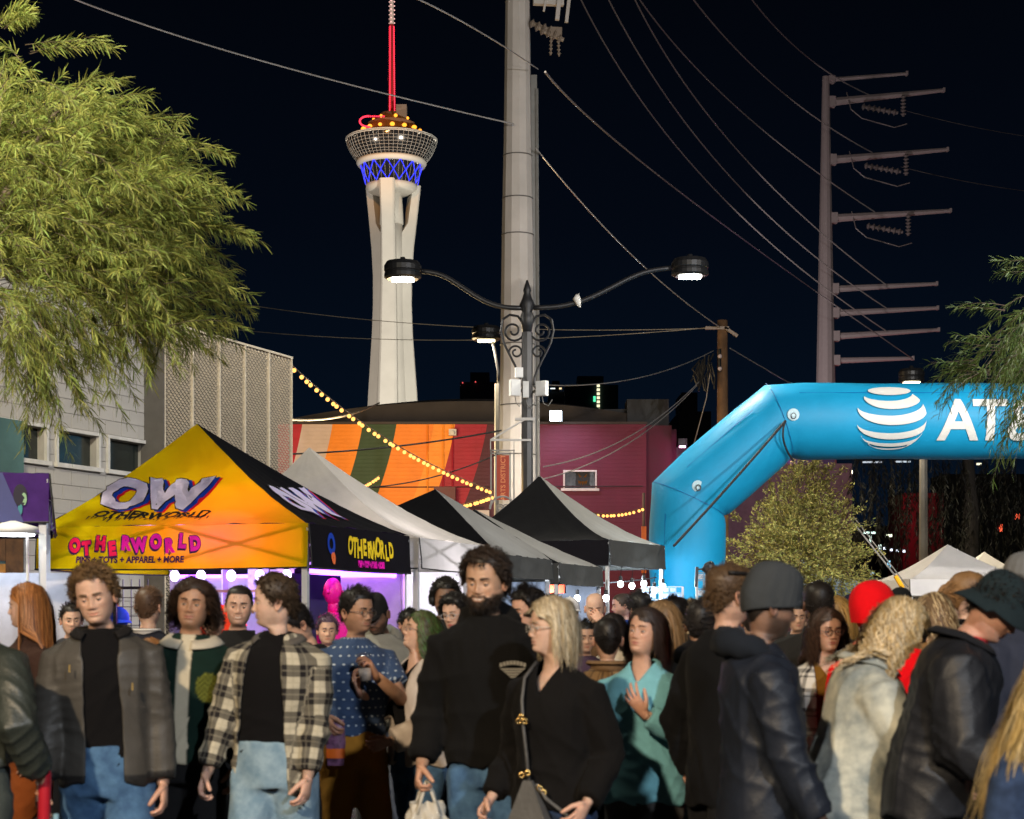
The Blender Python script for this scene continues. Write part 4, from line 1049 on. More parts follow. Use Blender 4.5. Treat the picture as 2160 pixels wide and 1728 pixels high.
# bubble letters on the front valance
word = 'OTHERWORLD'; cxs = [157, 185, 214, 241, 268, 298, 332, 363, 389, 418]; jit = [0.0, -0.03, 0.02, -0.035, 0.02, 0.0, 0.03, -0.01, 0.035, 0.01]
tot = 3.05
for i, ch in enumerate(word):
    xw = (cxs[i] - 360) / 576.0 * tot
    vs, fs = text_mesh(ch, 0.185, 0.013, align='CENTER'); vb, fb = text_mesh(ch, 0.185, 0.020, align='CENTER'); vs = [(x * .82, y) for x, y in vs]; vb = [(x * .82, y) for x, y in vb]
    t = (0.10 if i % 2 else -0.06)
    rotv = lambda V: [(x * math.cos(t) - y * math.sin(t), x * math.sin(t) + y * math.cos(t)) for x, y in V]
    y0 = 0.185 + jit[i]
    for V, Fc, mt, ox, oy, lift in ((vb, fb, pdp, -0.012, -0.014, 0.006), (vb, fb, pdp, 0, 0, 0.008), (vs, fs, pcr if i < 4 else pmg, 0, 0, 0.012)):
        mp = flat_on_val(FA['front_val'], 3.05, 0.44, lift)
        g = MB(); g.add([mp(xw + ox + x, y0 + oy + y) for x, y in rotv(V)], Fc); g.build('lettering', mt, FA['front_vobj'])
vs, fs = text_mesh('PINS + TOYS + APPAREL + MORE', 0.088, 0.004, align='CENTER', shear=0.1)
mp = flat_on_val(FA['front_val'], 3.05, 0.44, 0.01)
g = MB(); g.add([mp(-0.44 + x * 0.96, 0.07 + y) for x, y in vs], fs); g.build('lettering', pdp, FA['front_vobj'])
# side valance
mp = flat_on_val(FA['right_val'], 3.0, 0.44, 0.012)
for i, ch in enumerate(word):
    vs, fs = text_mesh(ch, 0.25 + 0.03 * math.sin(i * 1.3), 0.012, align='CENTER'); g = MB()
    g.add([mp(-0.40 + i * 0.135 + x * 0.78, 0.16 + 0.02 * math.cos(i * 2.0) + y) for x, y in vs], fs); g.build('lettering', pyl, FA['right_vobj'])
vs, fs = text_mesh('PINS + TOYS + APPAREL + MORE', 0.085, 0.008, align='CENTER'); g = MB(); g.add([mp(0.2 + x * 0.62, 0.05 + y) for x, y in vs], fs); g.build('lettering', pmg, FA['right_vobj'])
g = MB(); k = 20
def blob(cx_, cy_, rx, ry, mi, hole=0.0):
    a = [mp(cx_ + rx * math.cos(2 * math.pi * j / k), cy_ + ry * math.sin(2 * math.pi * j / k)) for j in range(k)]
    b = [mp(cx_ + rx * hole * math.cos(2 * math.pi * j / k), cy_ + ry * hole * math.sin(2 * math.pi * j / k)) for j in range(k)]
    g.add(a + b, [(j, (j + 1) % k, k + (j + 1) % k, k + j) for j in range(k)], mi)
blob(-0.95, 0.26, 0.10, 0.11, 0, 0.5); blob(-0.92, 0.12, 0.05, 0.07, 1, 0.1)
g.build('emblem', [pbl, mat('print_orange', srgb(235, 110, 50), 0.6)], FA['right_vobj'])

# stall under the yellow tent (placed in the tent's own frame)
MA = Matrix.Translation((-2.03, 17.0, 0)) @ Matrix.Rotation(rot(-16), 4, 'Z')
def LA(x, y, z): return MA @ Vector((x, y, z))
def setA(o): o.matrix_world = MA; return o
tubeP = glow('purple_tube', (0.35, 0.10, 1.0), 9); tubeW = glow('white_tube', (0.85, 0.8, 1.0), 10)
for i, (a, b, nm) in enumerate((((-0.12, 2.9, 2.07), (-2.9, 2.9, 2.07), 'along the back of the yellow tent'), ((-0.10, 0.12, 2.06), (-0.10, 2.8, 2.06), 'along the black side of the yellow tent'))):
    g = MB(); g.tube([a, b], 0.022, 8); o = setA(g.build('light_tube', tubeP)); tag(o, 'purple light tube ' + nm, 'light')
for i, x in enumerate((-1.62, -1.32, -0.98, -0.66, -0.36)):
    g = MB(); g.sphere((x, 0.30, 2.02), 0.05, 8, 6, 0, (1, 1, 1.2)); g.tube([(x, 0.3, 2.07), (x, 0.3, 2.14)], 0.02, 6, mi=1); o = setA(g.build('spot_bulb', [glow('lilac_bulb', (0.75, 0.55, 1.0), 9), MATS['black_metal']], smooth=True))
    tag(o, ['pale purple bulb farthest left under the yellow valance', 'pale purple bulb second under the yellow valance', 'pale purple bulb in the middle under the yellow valance', 'pale purple bulb fourth under the yellow valance', 'pale purple bulb nearest the corner of the yellow tent'][i], 'light bulb')
lamp('stall_purple_light', 'POINT', LA(-0.75, 1.6, 2.0), 130, (0.42, 0.16, 1.0), 0.35)
lamp('stall_purple_light', 'POINT', LA(-2.2, 1.9, 1.95), 75, (0.62, 0.55, 1.0), 0.3)
lamp('stall_pink_light', 'POINT', LA(-1.0, 0.9, 2.3), 60, (1.0, 0.35, 0.45), 0.4)
g = MB(); g.box((-1.52, 2.93, 1.05), (2.95, 0.02, 2.08)); tag(setA(g.build('back_banner', mat('stall_back', (0.42, 0.40, 0.46), 0.8, var=0.25, vscale=3, trans=0.2))), 'pale back banner of the stall under the yellow tent', 'banner')
g = MB(); g.box((-0.50, 1.15, 1.2), (0.02, 1.9, 1.7)); tag(setA(g.build('side_curtain', mat('navy_curtain', (0.02, 0.012, 0.06), 0.8))), 'dark curtain on the side of the yellow tent', 'curtain')
g = MB(); g.box((-1.6, 0.55, 0.75), (2.3, 0.7, 0.05)); g.box((-1.6, 0.55, 0.37), (2.26, 0.66, 0.74)); tag(setA(g.build('counter', mat('black_tablecloth', (0.015, 0.012, 0.02), 0.8))), 'black draped counter across the front of the yellow tent', 'counter')
# wire racks and hung goods
grid_m = mat('black_wire', (0.015, 0.012, 0.02), 0.5)
def rack(x0, x1, y, z0, z1, label, step=0.1):
    g = MB(); nx = int((x1 - x0) / step); nz = int((z1 - z0) / step)
    for i in range(nx + 1): g.bar((x0 + i * step, y, z0), (x0 + i * step, y, z1), 0.008)
    for j in range(nz + 1): g.bar((x0, y + 0.006, z0 + j * step), (x1, y + 0.006, z0 + j * step), 0.008)
    return setA(g.build('wire_rack', grid_m)), label
o, lb = rack(-2.85, -2.2, 0.9, 0.8, 2.0, ''); tag(o, 'black wire rack hung with hats at the left of the yellow tent', 'wire rack')
g = MB(); g.bar((-2.42, 0.5, 0.8), (-2.42, 0.5, 1.95), 0.035); g.bar((-2.95, 0.5, 1.9), (-2.1, 0.5, 1.9), 0.03); tag(setA(g.build('display_stand', grid_m)), 'dark purple lit display stand beside the blue cap', 'stand')
def hat(x, y, z, c, label, brim=0.12, nm='hat'):
    g = MB(); g.sphere((x, y, z), 0.13, 14, 8, 0, (1.0, 0.8, 0.95)); g.lathe([(0.13, -0.03), (0.13 + brim, -0.055), (0.13 + brim, -0.045), (0.12, -0.015)], 18, c=(x, y, z))
    tag(setA(g.build('hat', mat(nm, c, 0.8), smooth=True)), label, 'hat')
hat(-2.66, 0.75, 1.72, srgb(220, 130, 40), 'orange straw hat hung on the wire rack', 0.06, 'orange_hat')
hat(-2.48, 0.66, 1.58, srgb(20, 80, 215), 'bright blue cap hung below the orange hat', 0.02, 'blue_cap')
def shirt(loc, rz, w, h, c, label, nm, sleeves=True, tr=0.2):
    g = MB()
    out = [(-0.09, 0), (-w / 2, -0.07), (-w / 2 - 0.17, -0.62 if sleeves else -0.22), (-w / 2 - 0.05, -0.66 if sleeves else -0.28), (-w / 2 + 0.02, -0.24), (-w / 2 + 0.03, -h), (w / 2 - 0.03, -h), (w / 2 - 0.02, -0.24), (w / 2 + 0.05, -0.66 if sleeves else -0.28), (w / 2 + 0.17, -0.62 if sleeves else -0.22), (w / 2, -0.07), (0.09, 0), (0, -0.05)]
    n = len(out)
    vs = [(x, -0.03 - 0.02 * math.sin(x * 9), z) for x, z in out] + [(x, 0.03, z) for x, z in out] + [(0, -0.05, -h * 0.5), (0, 0.05, -h * 0.5)]
    fs = [(2 * n, i, (i + 1) % n) for i in range(n)] + [(2 * n + 1, n + (i + 1) % n, n + i) for i in range(n)] + [(i, n + i, n + (i + 1) % n, (i + 1) % n) for i in range(n)]
    g.add(vs, fs); g.tube([(-w * 0.4, 0, -0.05), (0, 0, 0.03), (w * 0.4, 0, -0.05)], 0.01, 5); g.tube([(0, 0, 0.03), (0.02, 0, 0.08), (0, 0, 0.1)], 0.006, 5)
    o = g.build('hanging_shirt', mat(nm, c, 0.8, var=0.2, vscale=5, trans=tr)); o.location = loc; o.rotation_euler = (0, 0, rz)
    return tag(o, label, 'shirt')
shirt(LA(-1.5, 1.0, 1.72), rot(-16), 0.4, 0.6, srgb(240, 80, 40), 'orange shirt hanging behind the smiling man in black', 'orange_shirt', False)
shirt(LA(-1.75, 1.3, 1.78), rot(-16), 0.4, 0.6, srgb(110, 40, 200), 'purple shirt hanging on the rail by the orange shirt', 'purple_shirt', False)
g = MB(); g.bar((-2.1, 1.15, 1.87), (-0.6, 1.15, 1.87), 0.03); tag(setA(g.build('clothes_rail', tgrey)), 'grey clothes rail under the yellow tent', 'rail')
g = MB(); g.box((-1.72, 2.6, 1.9), (0.26, 0.02, 0.5)); g.box((-1.42, 2.6, 1.86), (0.3, 0.02, 0.56), 1); tag(setA(g.build('poster', [mat('lilac_poster', (0.4, 0.36, 0.6), 0.7, var=0.4, vscale=12), mat('white_poster', (0.6, 0.55, 0.55), 0.7, var=0.5, vscale=10)])), 'pale posters pinned at the back of the yellow tent', 'poster')
# pink mannequin
mk = mat('hot_pink_mannequin', srgb(250, 15, 160), 0.5, var=0.08)
MQ = empty('mannequin', LA(-0.12, 0.95, 0), rot(-16), 'hot pink mannequin head and torso inside the purple lit tent', 'mannequin')
g = MB(); g.sphere((0, 0, 1.86), 0.115, 16, 12, 0, (0.85, 1.0, 1.25)); g.tube([(0, 0.01, 1.62), (0, 0.01, 1.78)], [0.06, 0.055], 12)
g.tube([(-0.005, -0.12, 1.87), (0, -0.135, 1.84)], 0.014, 6); g.sphere((-0.1, 0.01, 1.84), 0.028, 8, 6, 0, (0.5, 1, 1.3)); g.sphere((0.1, 0.01, 1.84), 0.028, 8, 6, 0, (0.5, 1, 1.3)); g.build('head', mk, MQ, smooth=True)
g = MB(); g.tube([(0, 0, 0.95), (0, 0, 1.1), (0, 0, 1.3), (0, 0, 1.5), (0, 0, 1.6), (0, 0, 1.64)], [0.16, 0.15, 0.17, 0.18, 0.15, 0.07], 18); g.build('torso', mk, MQ, smooth=True)
g = MB(); g.tube([(0, 0, 0), (0, 0, 0.96)], 0.03, 8); g.lathe([(0.2, 0), (0.2, 0.02), (0.03, 0.03)], 16); g.build('stand', MATS['black_metal'], MQ)

# --- row of tents behind
TB, FB = tent('dirty white market tent in the row behind the yellow one', (-1.10, 20.15), rot(-16), 3.05, 3.0, 2.52, 0.36, 3.78, dict(front=whc, right=whc, back=whc, left=whc), dict(front=whv, right=whv, back=whv, left=whv), apex=(-0.5, 0), curve=1.35)
MBm = Matrix.Translation((-1.10, 20.15, 0)) @ Matrix.Rotation(rot(-16), 4, 'Z')
lamp('stall_white_light', 'POINT', MBm @ Vector((-0.8, 1.3, 2.0)), 120, (0.95, 0.90, 1.0), 0.3)
g = MB(); g.box((-1.5, 2.6, 1.1), (2.9, 0.02, 2.15)); g.box((-2.3, 0.5, 1.3), (0.02, 2.0, 1.7)); o = g.build('back_banner', mat('white_banner', (0.66, 0.65, 0.68), 0.7, trans=0.2)); o.matrix_world = MBm
tag(o, 'white banner wall inside the white tent', 'banner')
shirt(MBm @ Vector((-1.15, 0.35, 2.14)), rot(-16), 0.5, 0.85, (0.33, 0.31, 0.36), 'grey long sleeved shirt hung at the front of the white tent', 'grey_shirt')
shirt(MBm @ Vector((0.02, 1.5, 2.12)), rot(-70), 0.5, 0.85, (0.42, 0.41, 0.42), 'light grey shirt hung at the side of the white tent', 'light_grey_shirt')
TC, FC = tent('black topped market tent third in the row', (-0.22, 23.3), rot(-16), 3.05, 3.0, 2.44, 0.30, 3.45, dict(front=blkc, right=litc, back=blkc, left=blkc), dict(front=dgc, right=dgc, back=dgc, left=dgc), apex=(0.15, 0), curve=0.95)
MCm = Matrix.Translation((-0.22, 23.3, 0)) @ Matrix.Rotation(rot(-16), 4, 'Z')
TD, FD = tent('dark grey market tent fourth in the row', (0.72, 26.4), rot(-16), 3.05, 3.0, 2.40, 0.32, 3.35, dict(front=blkc, right=litc, back=blkc, left=blkc), dict(front=dgc, right=dgc, back=dgc, left=dgc), apex=(-0.3, 0), curve=1.1)
MDm = Matrix.Translation((0.72, 26.4, 0)) @ Matrix.Rotation(rot(-16), 4, 'Z')
lamp('stall_white_light', 'POINT', MCm @ Vector((-0.8, 1.5, 1.9)), 170, (0.85, 0.92, 1.0), 0.3)
lamp('stall_white_light', 'POINT', MDm @ Vector((-0.6, 1.5, 1.85)), 230, (0.9, 0.95, 1.0), 0.3)
TE, FE = tent('tall pointed black market tent with white bulbs, last in the row', (1.76, 31.0), rot(-24), 3.3, 3.1, 2.95, 0.46, 4.30, dict(front=blkc, right=litc, back=blkc, left=blkc), dict(front=blkv, right=dgc, back=dgc, left=dgc), apex=(-0.38, 0), curve=1.35)  # grey right roof and valance carry the lamp light in their colour
MEm = Matrix.Translation((1.76, 31.0, 0)) @ Matrix.Rotation(rot(-24), 4, 'Z')
lamp('stall_white_light', 'POINT', MEm @ Vector((-0.5, 1.9, 2.1)), 480, (0.75, 0.88, 1.0), 0.3)
whitebulb = glow('white_bulb', (0.88, 0.94, 1.0), 22)
for i, (px, py, Y, lb) in enumerate(((1309, 1232, 31.5, 'white bulb farthest left under the pointed black tent'), (1333, 1236, 31.9, 'second white bulb under the pointed black tent'), (1358, 1231, 32.2, 'highest white bulb under the pointed black tent'), (1380, 1245, 32.0, 'lowest white bulb under the pointed black tent'), (1398, 1237, 32.6, 'white bulb farthest right under the pointed black tent'),
                                 (1218, 1262, 29.2, 'white bulb behind the bald man'), (1278, 1262, 29.4, 'white bulb beside the bald man'), (1104, 1248, 26.0, 'white bulb behind the bearded man'))):
    B = empty('hanging_bulb', P(px, py, Y), 0, lb, 'light bulb')
    g = MB(); g.sphere((0, 0, 0), 0.055, 12, 8, 0, (1, 1, 1.15)); g.build('globe', whitebulb, B, smooth=True)
    g = MB(); g.lathe([(0.03, 0.05), (0.034, 0.07), (0.034, 0.14), (0.012, 0.15)], 8); g.tube([(0, 0, 0.15), (0.02, 0, 0.32)], 0.007, 4); g.build('socket', MATS['black_metal'], B)
g = MB(); g.tube(wire_pts((-2.6, 0.4, 2.38), (-0.1, 2.9, 2.32), 0.15), 0.012, 4); o = g.build('bulb_cable', MATS['black_cable']); o.matrix_world = MEm; tag(o, 'black cable carrying the white bulbs under the pointed tent', 'cable')
# goods grids at the back of tent E and the display stand by the arch leg
silver = mat('silver_cards', (0.4, 0.42, 0.45), 0.3, metal=0.6, var=0.7, vscale=30)
def display(px0, px1, py0, py1, Y, label, cards=True, c=silver, seed=0):
    a = P(px0, py0, Y); b = P(px1, py1, Y)
    D = empty('display_rack', ((a.x + b.x) / 2, Y, 0), 0, label, 'display rack')
    w = b.x - a.x; z0, z1 = 0.9, a.z
    g = MB()
    for s in (-1, 1): g.bar((s * w / 2, 0, 0), (s * w / 2, 0, z1), 0.04)
    nz = 11
    for j in range(nz): g.bar((-w / 2, 0.01, z0 + (z1 - z0) * j / (nz - 1)), (w / 2, 0.01, z0 + (z1 - z0) * j / (nz - 1)), 0.012)
    nx = max(3, int(w / 0.13))
    for i in range(1, nx): g.bar((-w / 2 + w * i / nx, 0.02, z0), (-w / 2 + w * i / nx, 0.02, z1), 0.012)
    g.build('frame', tgrey, D)
    if cards:
        r = random.Random(seed); q = MB()
        for i in range(nx):
            for j in range(nz - 1):
                if r.random() < 0.85:
                    x = -w / 2 + w * (i + 0.5) / nx; z = z0 + (z1 - z0) * (j + 0.5) / (nz - 1)
                    q.box((x, -0.02 - r.random() * 0.02, z), (w / nx * 0.75, 0.008, (z1 - z0) / nz * 0.75), rot=Matrix.Rotation(r.uniform(-0.3, 0.3), 3, 'Z'))
        tag(q.build('goods_card', c, D), kind='stuff')
display(1470, 1512, 1208, 1330, 30.0, 'silver display rack of small goods by the foot of the blue arch', True, silver, 1)
display(1355, 1440, 1238, 1330, 33.4, 'wire rack of blue cards at the back of the pointed tent', True, mat('blue_cards', (0.25, 0.35, 0.55), 0.5, var=0.5, vscale=20), 2)
LF = empty('clamp_lamp', P(1480, 1202, 29.8), 0, 'black clamp lamp on top of the silver display rack', 'lamp')
g = MB(); g.lathe([(0.02, -0.1), (0.10, -0.02), (0.12, 0.08), (0.10, 0.12)], 12); o = g.build('shade', MATS['black_metal'], LF); o.rotation_euler = (0.4, 1.3, 0); o.location = (0.1, 0, 0.02)
g = MB(); g.bar((-0.1, 0, -0.3), (-0.08, 0, 0.05), 0.05); g.bar((-0.1, 0, 0.0), (0.1, 0, 0.02), 0.03); g.build('clamp', MATS['black_metal'], LF)
g = MB(); g.box((-1.3, 1.6, 2.02), (2.0, 0.1, 0.14)); o = g.build('orange_beam', mat('orange_beam', srgb(185, 60, 25), 0.6)); o.matrix_world = MDm; tag(o, 'orange bar across the back of the fourth tent', 'bar')
g = MB(); g.bar((-0.35, 0.6, 0.0), (-0.35, 0.6, 2.2), 0.06); o = g.build('orange_post', MATS['orange_beam']); o.matrix_world = MDm; tag(o, 'thin orange post in the fourth tent', 'post')
g = MB(); g.box((-1.5, 2.8, 1.1), (2.9, 0.03, 2.0)); o = g.build('back_curtain', mat('dim_curtain', (0.10, 0.12, 0.16), 0.8, var=0.4, vscale=3)); o.matrix_world = MDm; tag(o, 'dim curtain at the back of the fourth tent', 'curtain')
g = MB(); g.box((-1.5, 2.8, 1.1), (2.9, 0.03, 2.0)); o = g.build('back_curtain', MATS['dim_curtain']); o.matrix_world = MCm; tag(o, 'dim curtain at the back of the third tent', 'curtain')

# --- purple printed tent at the left edge
pat_t, FP = tent('purple and blue printed market tent with white legs at the left edge', (-3.80, 14.0), rot(14.5), 3.05, 3.0, 2.78, 0.40, 2.98, dict(front=prc, right=prc, back=prc, left=prc), dict(front=cloth('purple_valance', srgb(62, 36, 96), 0.15, 0.35), right=prc, back=prc, left=prc))
mp = flat_on_val(FP['front_val'], 3.05, 0.40, 0.01)
g = MB()
g.add([mp(x, y) for x, y in ((1.06, 0.40), (1.16, 0.40), (1.33, 0.0), (0.6, 0.0), (0.6, 0.40))], [(0, 1, 2, 3, 4)], 0)
for (cx_, cy_, rx, ry, mi) in ((1.30, 0.22, 0.055, 0.09, 1), (1.33, 0.19, 0.022, 0.05, 2), (1.30, 0.11, 0.018, 0.05, 3)):
    g.add([mp(cx_ + rx * math.cos(2 * math.pi * j / 16), cy_ + ry * math.sin(2 * math.pi * j / 16)) for j in range(16)], [tuple(range(16))], mi)
g.build('print', [mat('print_slate', srgb(58, 62, 110), 0.7, trans=0.1), mat('print_dark', srgb(24, 18, 36), 0.7), mat('print_mint', srgb(120, 150, 120), 0.7), mat('print_teal', srgb(50, 110, 120), 0.7)], FP['front_vobj'])
lamp('stall_white_light', 'POINT', (-4.6, 15.0, 2.2), 24, (0.75, 0.85, 1.0), 0.2)
LP = empty('stall_lamp', (-4.02, 13.75, 2.28), 0, 'white strip lamp hanging at the corner of the purple tent', 'lamp')
g = MB(); g.lathe([(0.02, 0.10), (0.20, 0.05), (0.21, 0.0), (0.19, -0.005)], 16); g.build('shade', mat('lamp_white', (0.6, 0.6, 0.62), 0.4), LP, smooth=True)
g = MB(); g.lathe([(0.17, -0.02), (0.17, 0.0)], 14); g.build('lens', glow('cool_lens', (0.9, 0.95, 1.0), 8), LP)
g = MB(); g.tube([(0.13, -0.05, 0.0), (0.135, -0.05, -0.75)], 0.012, 6); g.tube([(0.135, -0.05, -0.62), (0.135, -0.05, -0.92)], 0.035, 8); g.build('flex', MATS['lamp_white'], LP)
g = MB(); g.box((-4.55, 15.5, 1.15), (1.3, 0.04, 1.7)); tag(g.build('white_banner', MATS['white_banner']), 'white board behind the red haired woman', 'banner')

# --- white tents at the right
TR, FR_ = tent('white market tent with a sharp peak behind the right crowd', (12.55, 41.0), rot(4), 3.05, 3.05, 2.42, 0.40, 3.32, dict(front=brc, right=brc, back=brc, left=brc), dict(front=brc, right=brc, back=brc, left=brc), apex=(-0.1, 0), curve=1.3, truss=False)
TR2, FR2 = tent('second white tent half hidden behind the first one at the right', (15.3, 48.0), rot(4), 3.05, 3.05, 2.45, 0.4, 3.38, dict(front=brc, right=brc, back=brc, left=brc), dict(front=brc, right=brc, back=brc, left=brc), truss=False)
TR3, FR3 = tent('pale blue tent glimpsed behind the small leaved tree', (9.4, 44.0), rot(0), 3.0, 3.0, 2.3, 0.4, 3.2, dict(front=cloth('pale_blue_canopy', (0.22, 0.3, 0.38)), right=MATS['pale_blue_canopy'], back=MATS['pale_blue_canopy'], left=MATS['pale_blue_canopy']), dict(front=MATS['pale_blue_canopy'], right=MATS['pale_blue_canopy'], back=MATS['pale_blue_canopy'], left=MATS['pale_blue_canopy']), truss=False)
g = MB(); g.box(P(1850, 1262, 70), (3.4, 0.3, 1.7)); tag(g.build('white_van_side', mat('white_truck', (0.5, 0.5, 0.48), 0.5)), 'white side of a trailer far behind the right crowd', 'trailer')
# ------------------------------------------------------------------ trees
def leafmat(name, tr=0.35):
    m = mat(name, rough=0.6, var=0.0, attr='col', trans=tr, spec=0.25)
    return m
lm_ = leafmat('feathery_leaf'); lm2 = leafmat('small_leaf', 0.25); lm3 = leafmat('dark_leaf', 0.2)
barkm = mat('tree_bark', (0.09, 0.065, 0.045), 0.9, var=0.4, vscale=6, bump=0.5, bscale=20)
def leaf_quads(base, dirv, length, width, col, rng, bend=0.25):
    """vectorised: two-segment leaf blades; base (n,3), dirv (n,3) unit"""
    n = len(base)
    rnd = rng.normal(size=(n, 3)); side = np.cross(dirv, rnd); side /= np.linalg.norm(side, axis=1, keepdims=True) + 1e-9
    mid = base + dirv * (length * 0.5)[:, None]
    tipd = dirv + np.array([0, 0, -1.0]) * bend; tipd /= np.linalg.norm(tipd, axis=1, keepdims=True)
    tip = mid + tipd * (length * 0.5)[:, None]
    w = width[:, None] * 0.5
    V = np.stack([base - side * w * 0.35, base + side * w * 0.35, mid + side * w, mid - side * w, tip + side * w * 0.3, tip - side * w * 0.3], axis=1).reshape(-1, 3)
    idx = (np.arange(n) * 6)[:, None]
    F = np.concatenate([idx + np.array([[0, 1, 2, 3]]), idx + np.array([[3, 2, 4, 5]])])
    C = np.repeat(np.concatenate([col, np.ones((n, 1))], axis=1), 6, axis=0)
    return V, F, C
def feather_tree(name, label, trunk_pts, trunk_r, sprays, rng, leaf_len, leaf_w, base_col, m_, leaves_per=46, twig_r=0.004, barkm=barkm):
    """sprays: list of (start, dir, length, droop)"""
    T = empty(name, trunk_pts[0], 0, label, 'tree')
    o = Vector(trunk_pts[0])
    g = MB(); g.tube([Vector(p) - o for p in trunk_pts], trunk_r, 10)
    g.build('trunk', barkm, T, smooth=True)
    gb = MB()
    Vs, Fs, Cs, off = [], [], [], 0
    for (s, d, L, dr) in sprays:
        s = np.array(s); d = np.array(d, float); d /= np.linalg.norm(d)
        k = 9; t = np.linspace(0, 1, k)[:, None]
        pts = s + d * L * t + np.array([0, 0, -1.0]) * dr * L * t ** 2 + rng.normal(size=(k, 3)) * 0.012 * L * t
        gb.tube([Vector(p) - o for p in pts[::2]], [twig_r * (1.2 - q) for q in (0, 0.25, 0.5, 0.75, 1.0)], 3, cap=False)
        n = leaves_per
        u = rng.uniform(0.08, 1, n); idx = np.minimum((u * (k - 1)).astype(int), k - 2); fr = u * (k - 1) - idx
        base = pts[idx] * (1 - fr)[:, None] + pts[idx + 1] * fr[:, None]
        tang = pts[idx + 1] - pts[idx]; tang /= np.linalg.norm(tang, axis=1, keepdims=True)
        rr = rng.normal(size=(n, 3)); sd = np.cross(tang, rr); sd /= np.linalg.norm(sd, axis=1, keepdims=True)
        dv = tang * rng.uniform(0.5, 1.1, (n, 1)) + sd * rng.uniform(0.35, 0.9, (n, 1)) + np.array([0, 0, -0.25]); dv /= np.linalg.norm(dv, axis=1, keepdims=True)
        ll = leaf_len * rng.uniform(0.55, 1.25, n); ww = leaf_w * rng.uniform(0.7, 1.2, n)
        tone = rng.uniform(0.75, 1.25); c = np.array(base_col) * tone * rng.uniform(0.75, 1.3, (n, 1)); c[:, 0] *= rng.uniform(0.85, 1.25, n)
        V, F, C = leaf_quads(base - np.array(o), dv, ll, ww, c, rng)
        Vs.append(V); Fs.append(F + off); Cs.append(C); off += len(V)
    tag(gb.build('branch', barkm, T), kind='stuff')
    me = mesh_np('crown', np.concatenate(Vs), np.concatenate(Fs), m_, False, {'col': np.concatenate(Cs)})
    link(bpy.data.objects.new('crown', me), T)
    return T
rng = np.random.default_rng(7)
# left feathery tree : sprays fill an uneven crown, ends arch over and hang
blobs = [(20, 380, 330, 0.9), (200, 420, 240, 1.0), (110, 270, 150, .35), (330, 540, 150, .8), (110, 560, 190, .8), (390, 420, 130, .7), (400, 610, 120, .5), (-60, 260, 170, .3), (240, 330, 170, .6), (-120, 460, 260, .5), (330, 330, 90, .25)]
wts = np.array([b[3] for b in blobs]); wts /= wts.sum()
YLt = 15.2
spr = []
root = np.array(P(-180, 640, YLt))
for k in range(900):
    b = blobs[rng.choice(len(blobs), p=wts)]
    a = rng.uniform(0, 2 * math.pi); rr = b[2] * math.sqrt(rng.uniform(0, 1)) * 0.92
    px, py = (b[0] + rr * math.cos(a)) * .86 - 10, b[1] + rr * math.sin(a) * 0.9
    p = np.array(P(px, py, YLt + rng.normal() * 0.7))
    d = (p - root); d /= np.linalg.norm(d); d = d + rng.normal(size=3) * 0.38; d[2] += 0.05
    spr.append((p - d * 0.2, d, rng.uniform(0.42, 0.78), rng.uniform(0.25, 0.6)))
for (px, py, n, L) in ((40, 760, 14, 0.6), (95, 740, 12, 0.75), (200, 730, 9, 0.5), (265, 690, 8, 0.5), (330, 690, 6, 0.4), (170, 680, 8, 0.5), (15, 700, 12, 0.7), (225, 720, 4, 0.45), (60, 690, 12, 0.6)):
    for _ in range(n):
        spr.append((np.array(P(px + rng.normal() * 28, py + rng.normal() * 26 - 40, YLt + rng.normal() * 0.4)), np.array([rng.normal() * 0.4 + 0.25, rng.normal() * 0.3, -0.8]), L * rng.uniform(0.7, 1.1), 0.3))
for (x0, y0, x1, y1) in ((60, 110, 250, 85), (150, 230, 340, 190), (230, 260, 385, 255), (330, 290, 490, 330), (390, 400, 505, 410), (420, 470, 545, 500), (420, 540, 490, 590), (400, 630, 525, 660), (370, 660, 500, 690), (0, 50, 60, 5), (20, 60, 70, 30)):
    a = np.array(P(x0, y0, YLt)); b_ = np.array(P(x1, y1, YLt - 0.2))
    for _ in range(4): spr.append((a + rng.normal(size=3) * 0.03, (b_ - a) / np.linalg.norm(b_ - a) + np.array([0, 0, 0.12]) + rng.normal(size=3) * 0.06, np.linalg.norm(b_ - a) * rng.uniform(0.8, 1.05), 0.15))
feather_tree('feathery_tree', 'big feathery green tree lit by the lamps, hanging over the white building', [(-6.15, 15.4, 0), (-6.1, 15.4, 1.8), (-5.8, 15.3, 3.0), (-5.2, 15.3, 4.2), (-4.6, 15.2, 5.2), (-4.0, 15.2, 6.2)], [0.2, 0.17, 0.13, 0.09, 0.05, 0.02], spr, rng, 0.125, 0.0088, (0.170, 0.205, 0.046), lm_, 66)
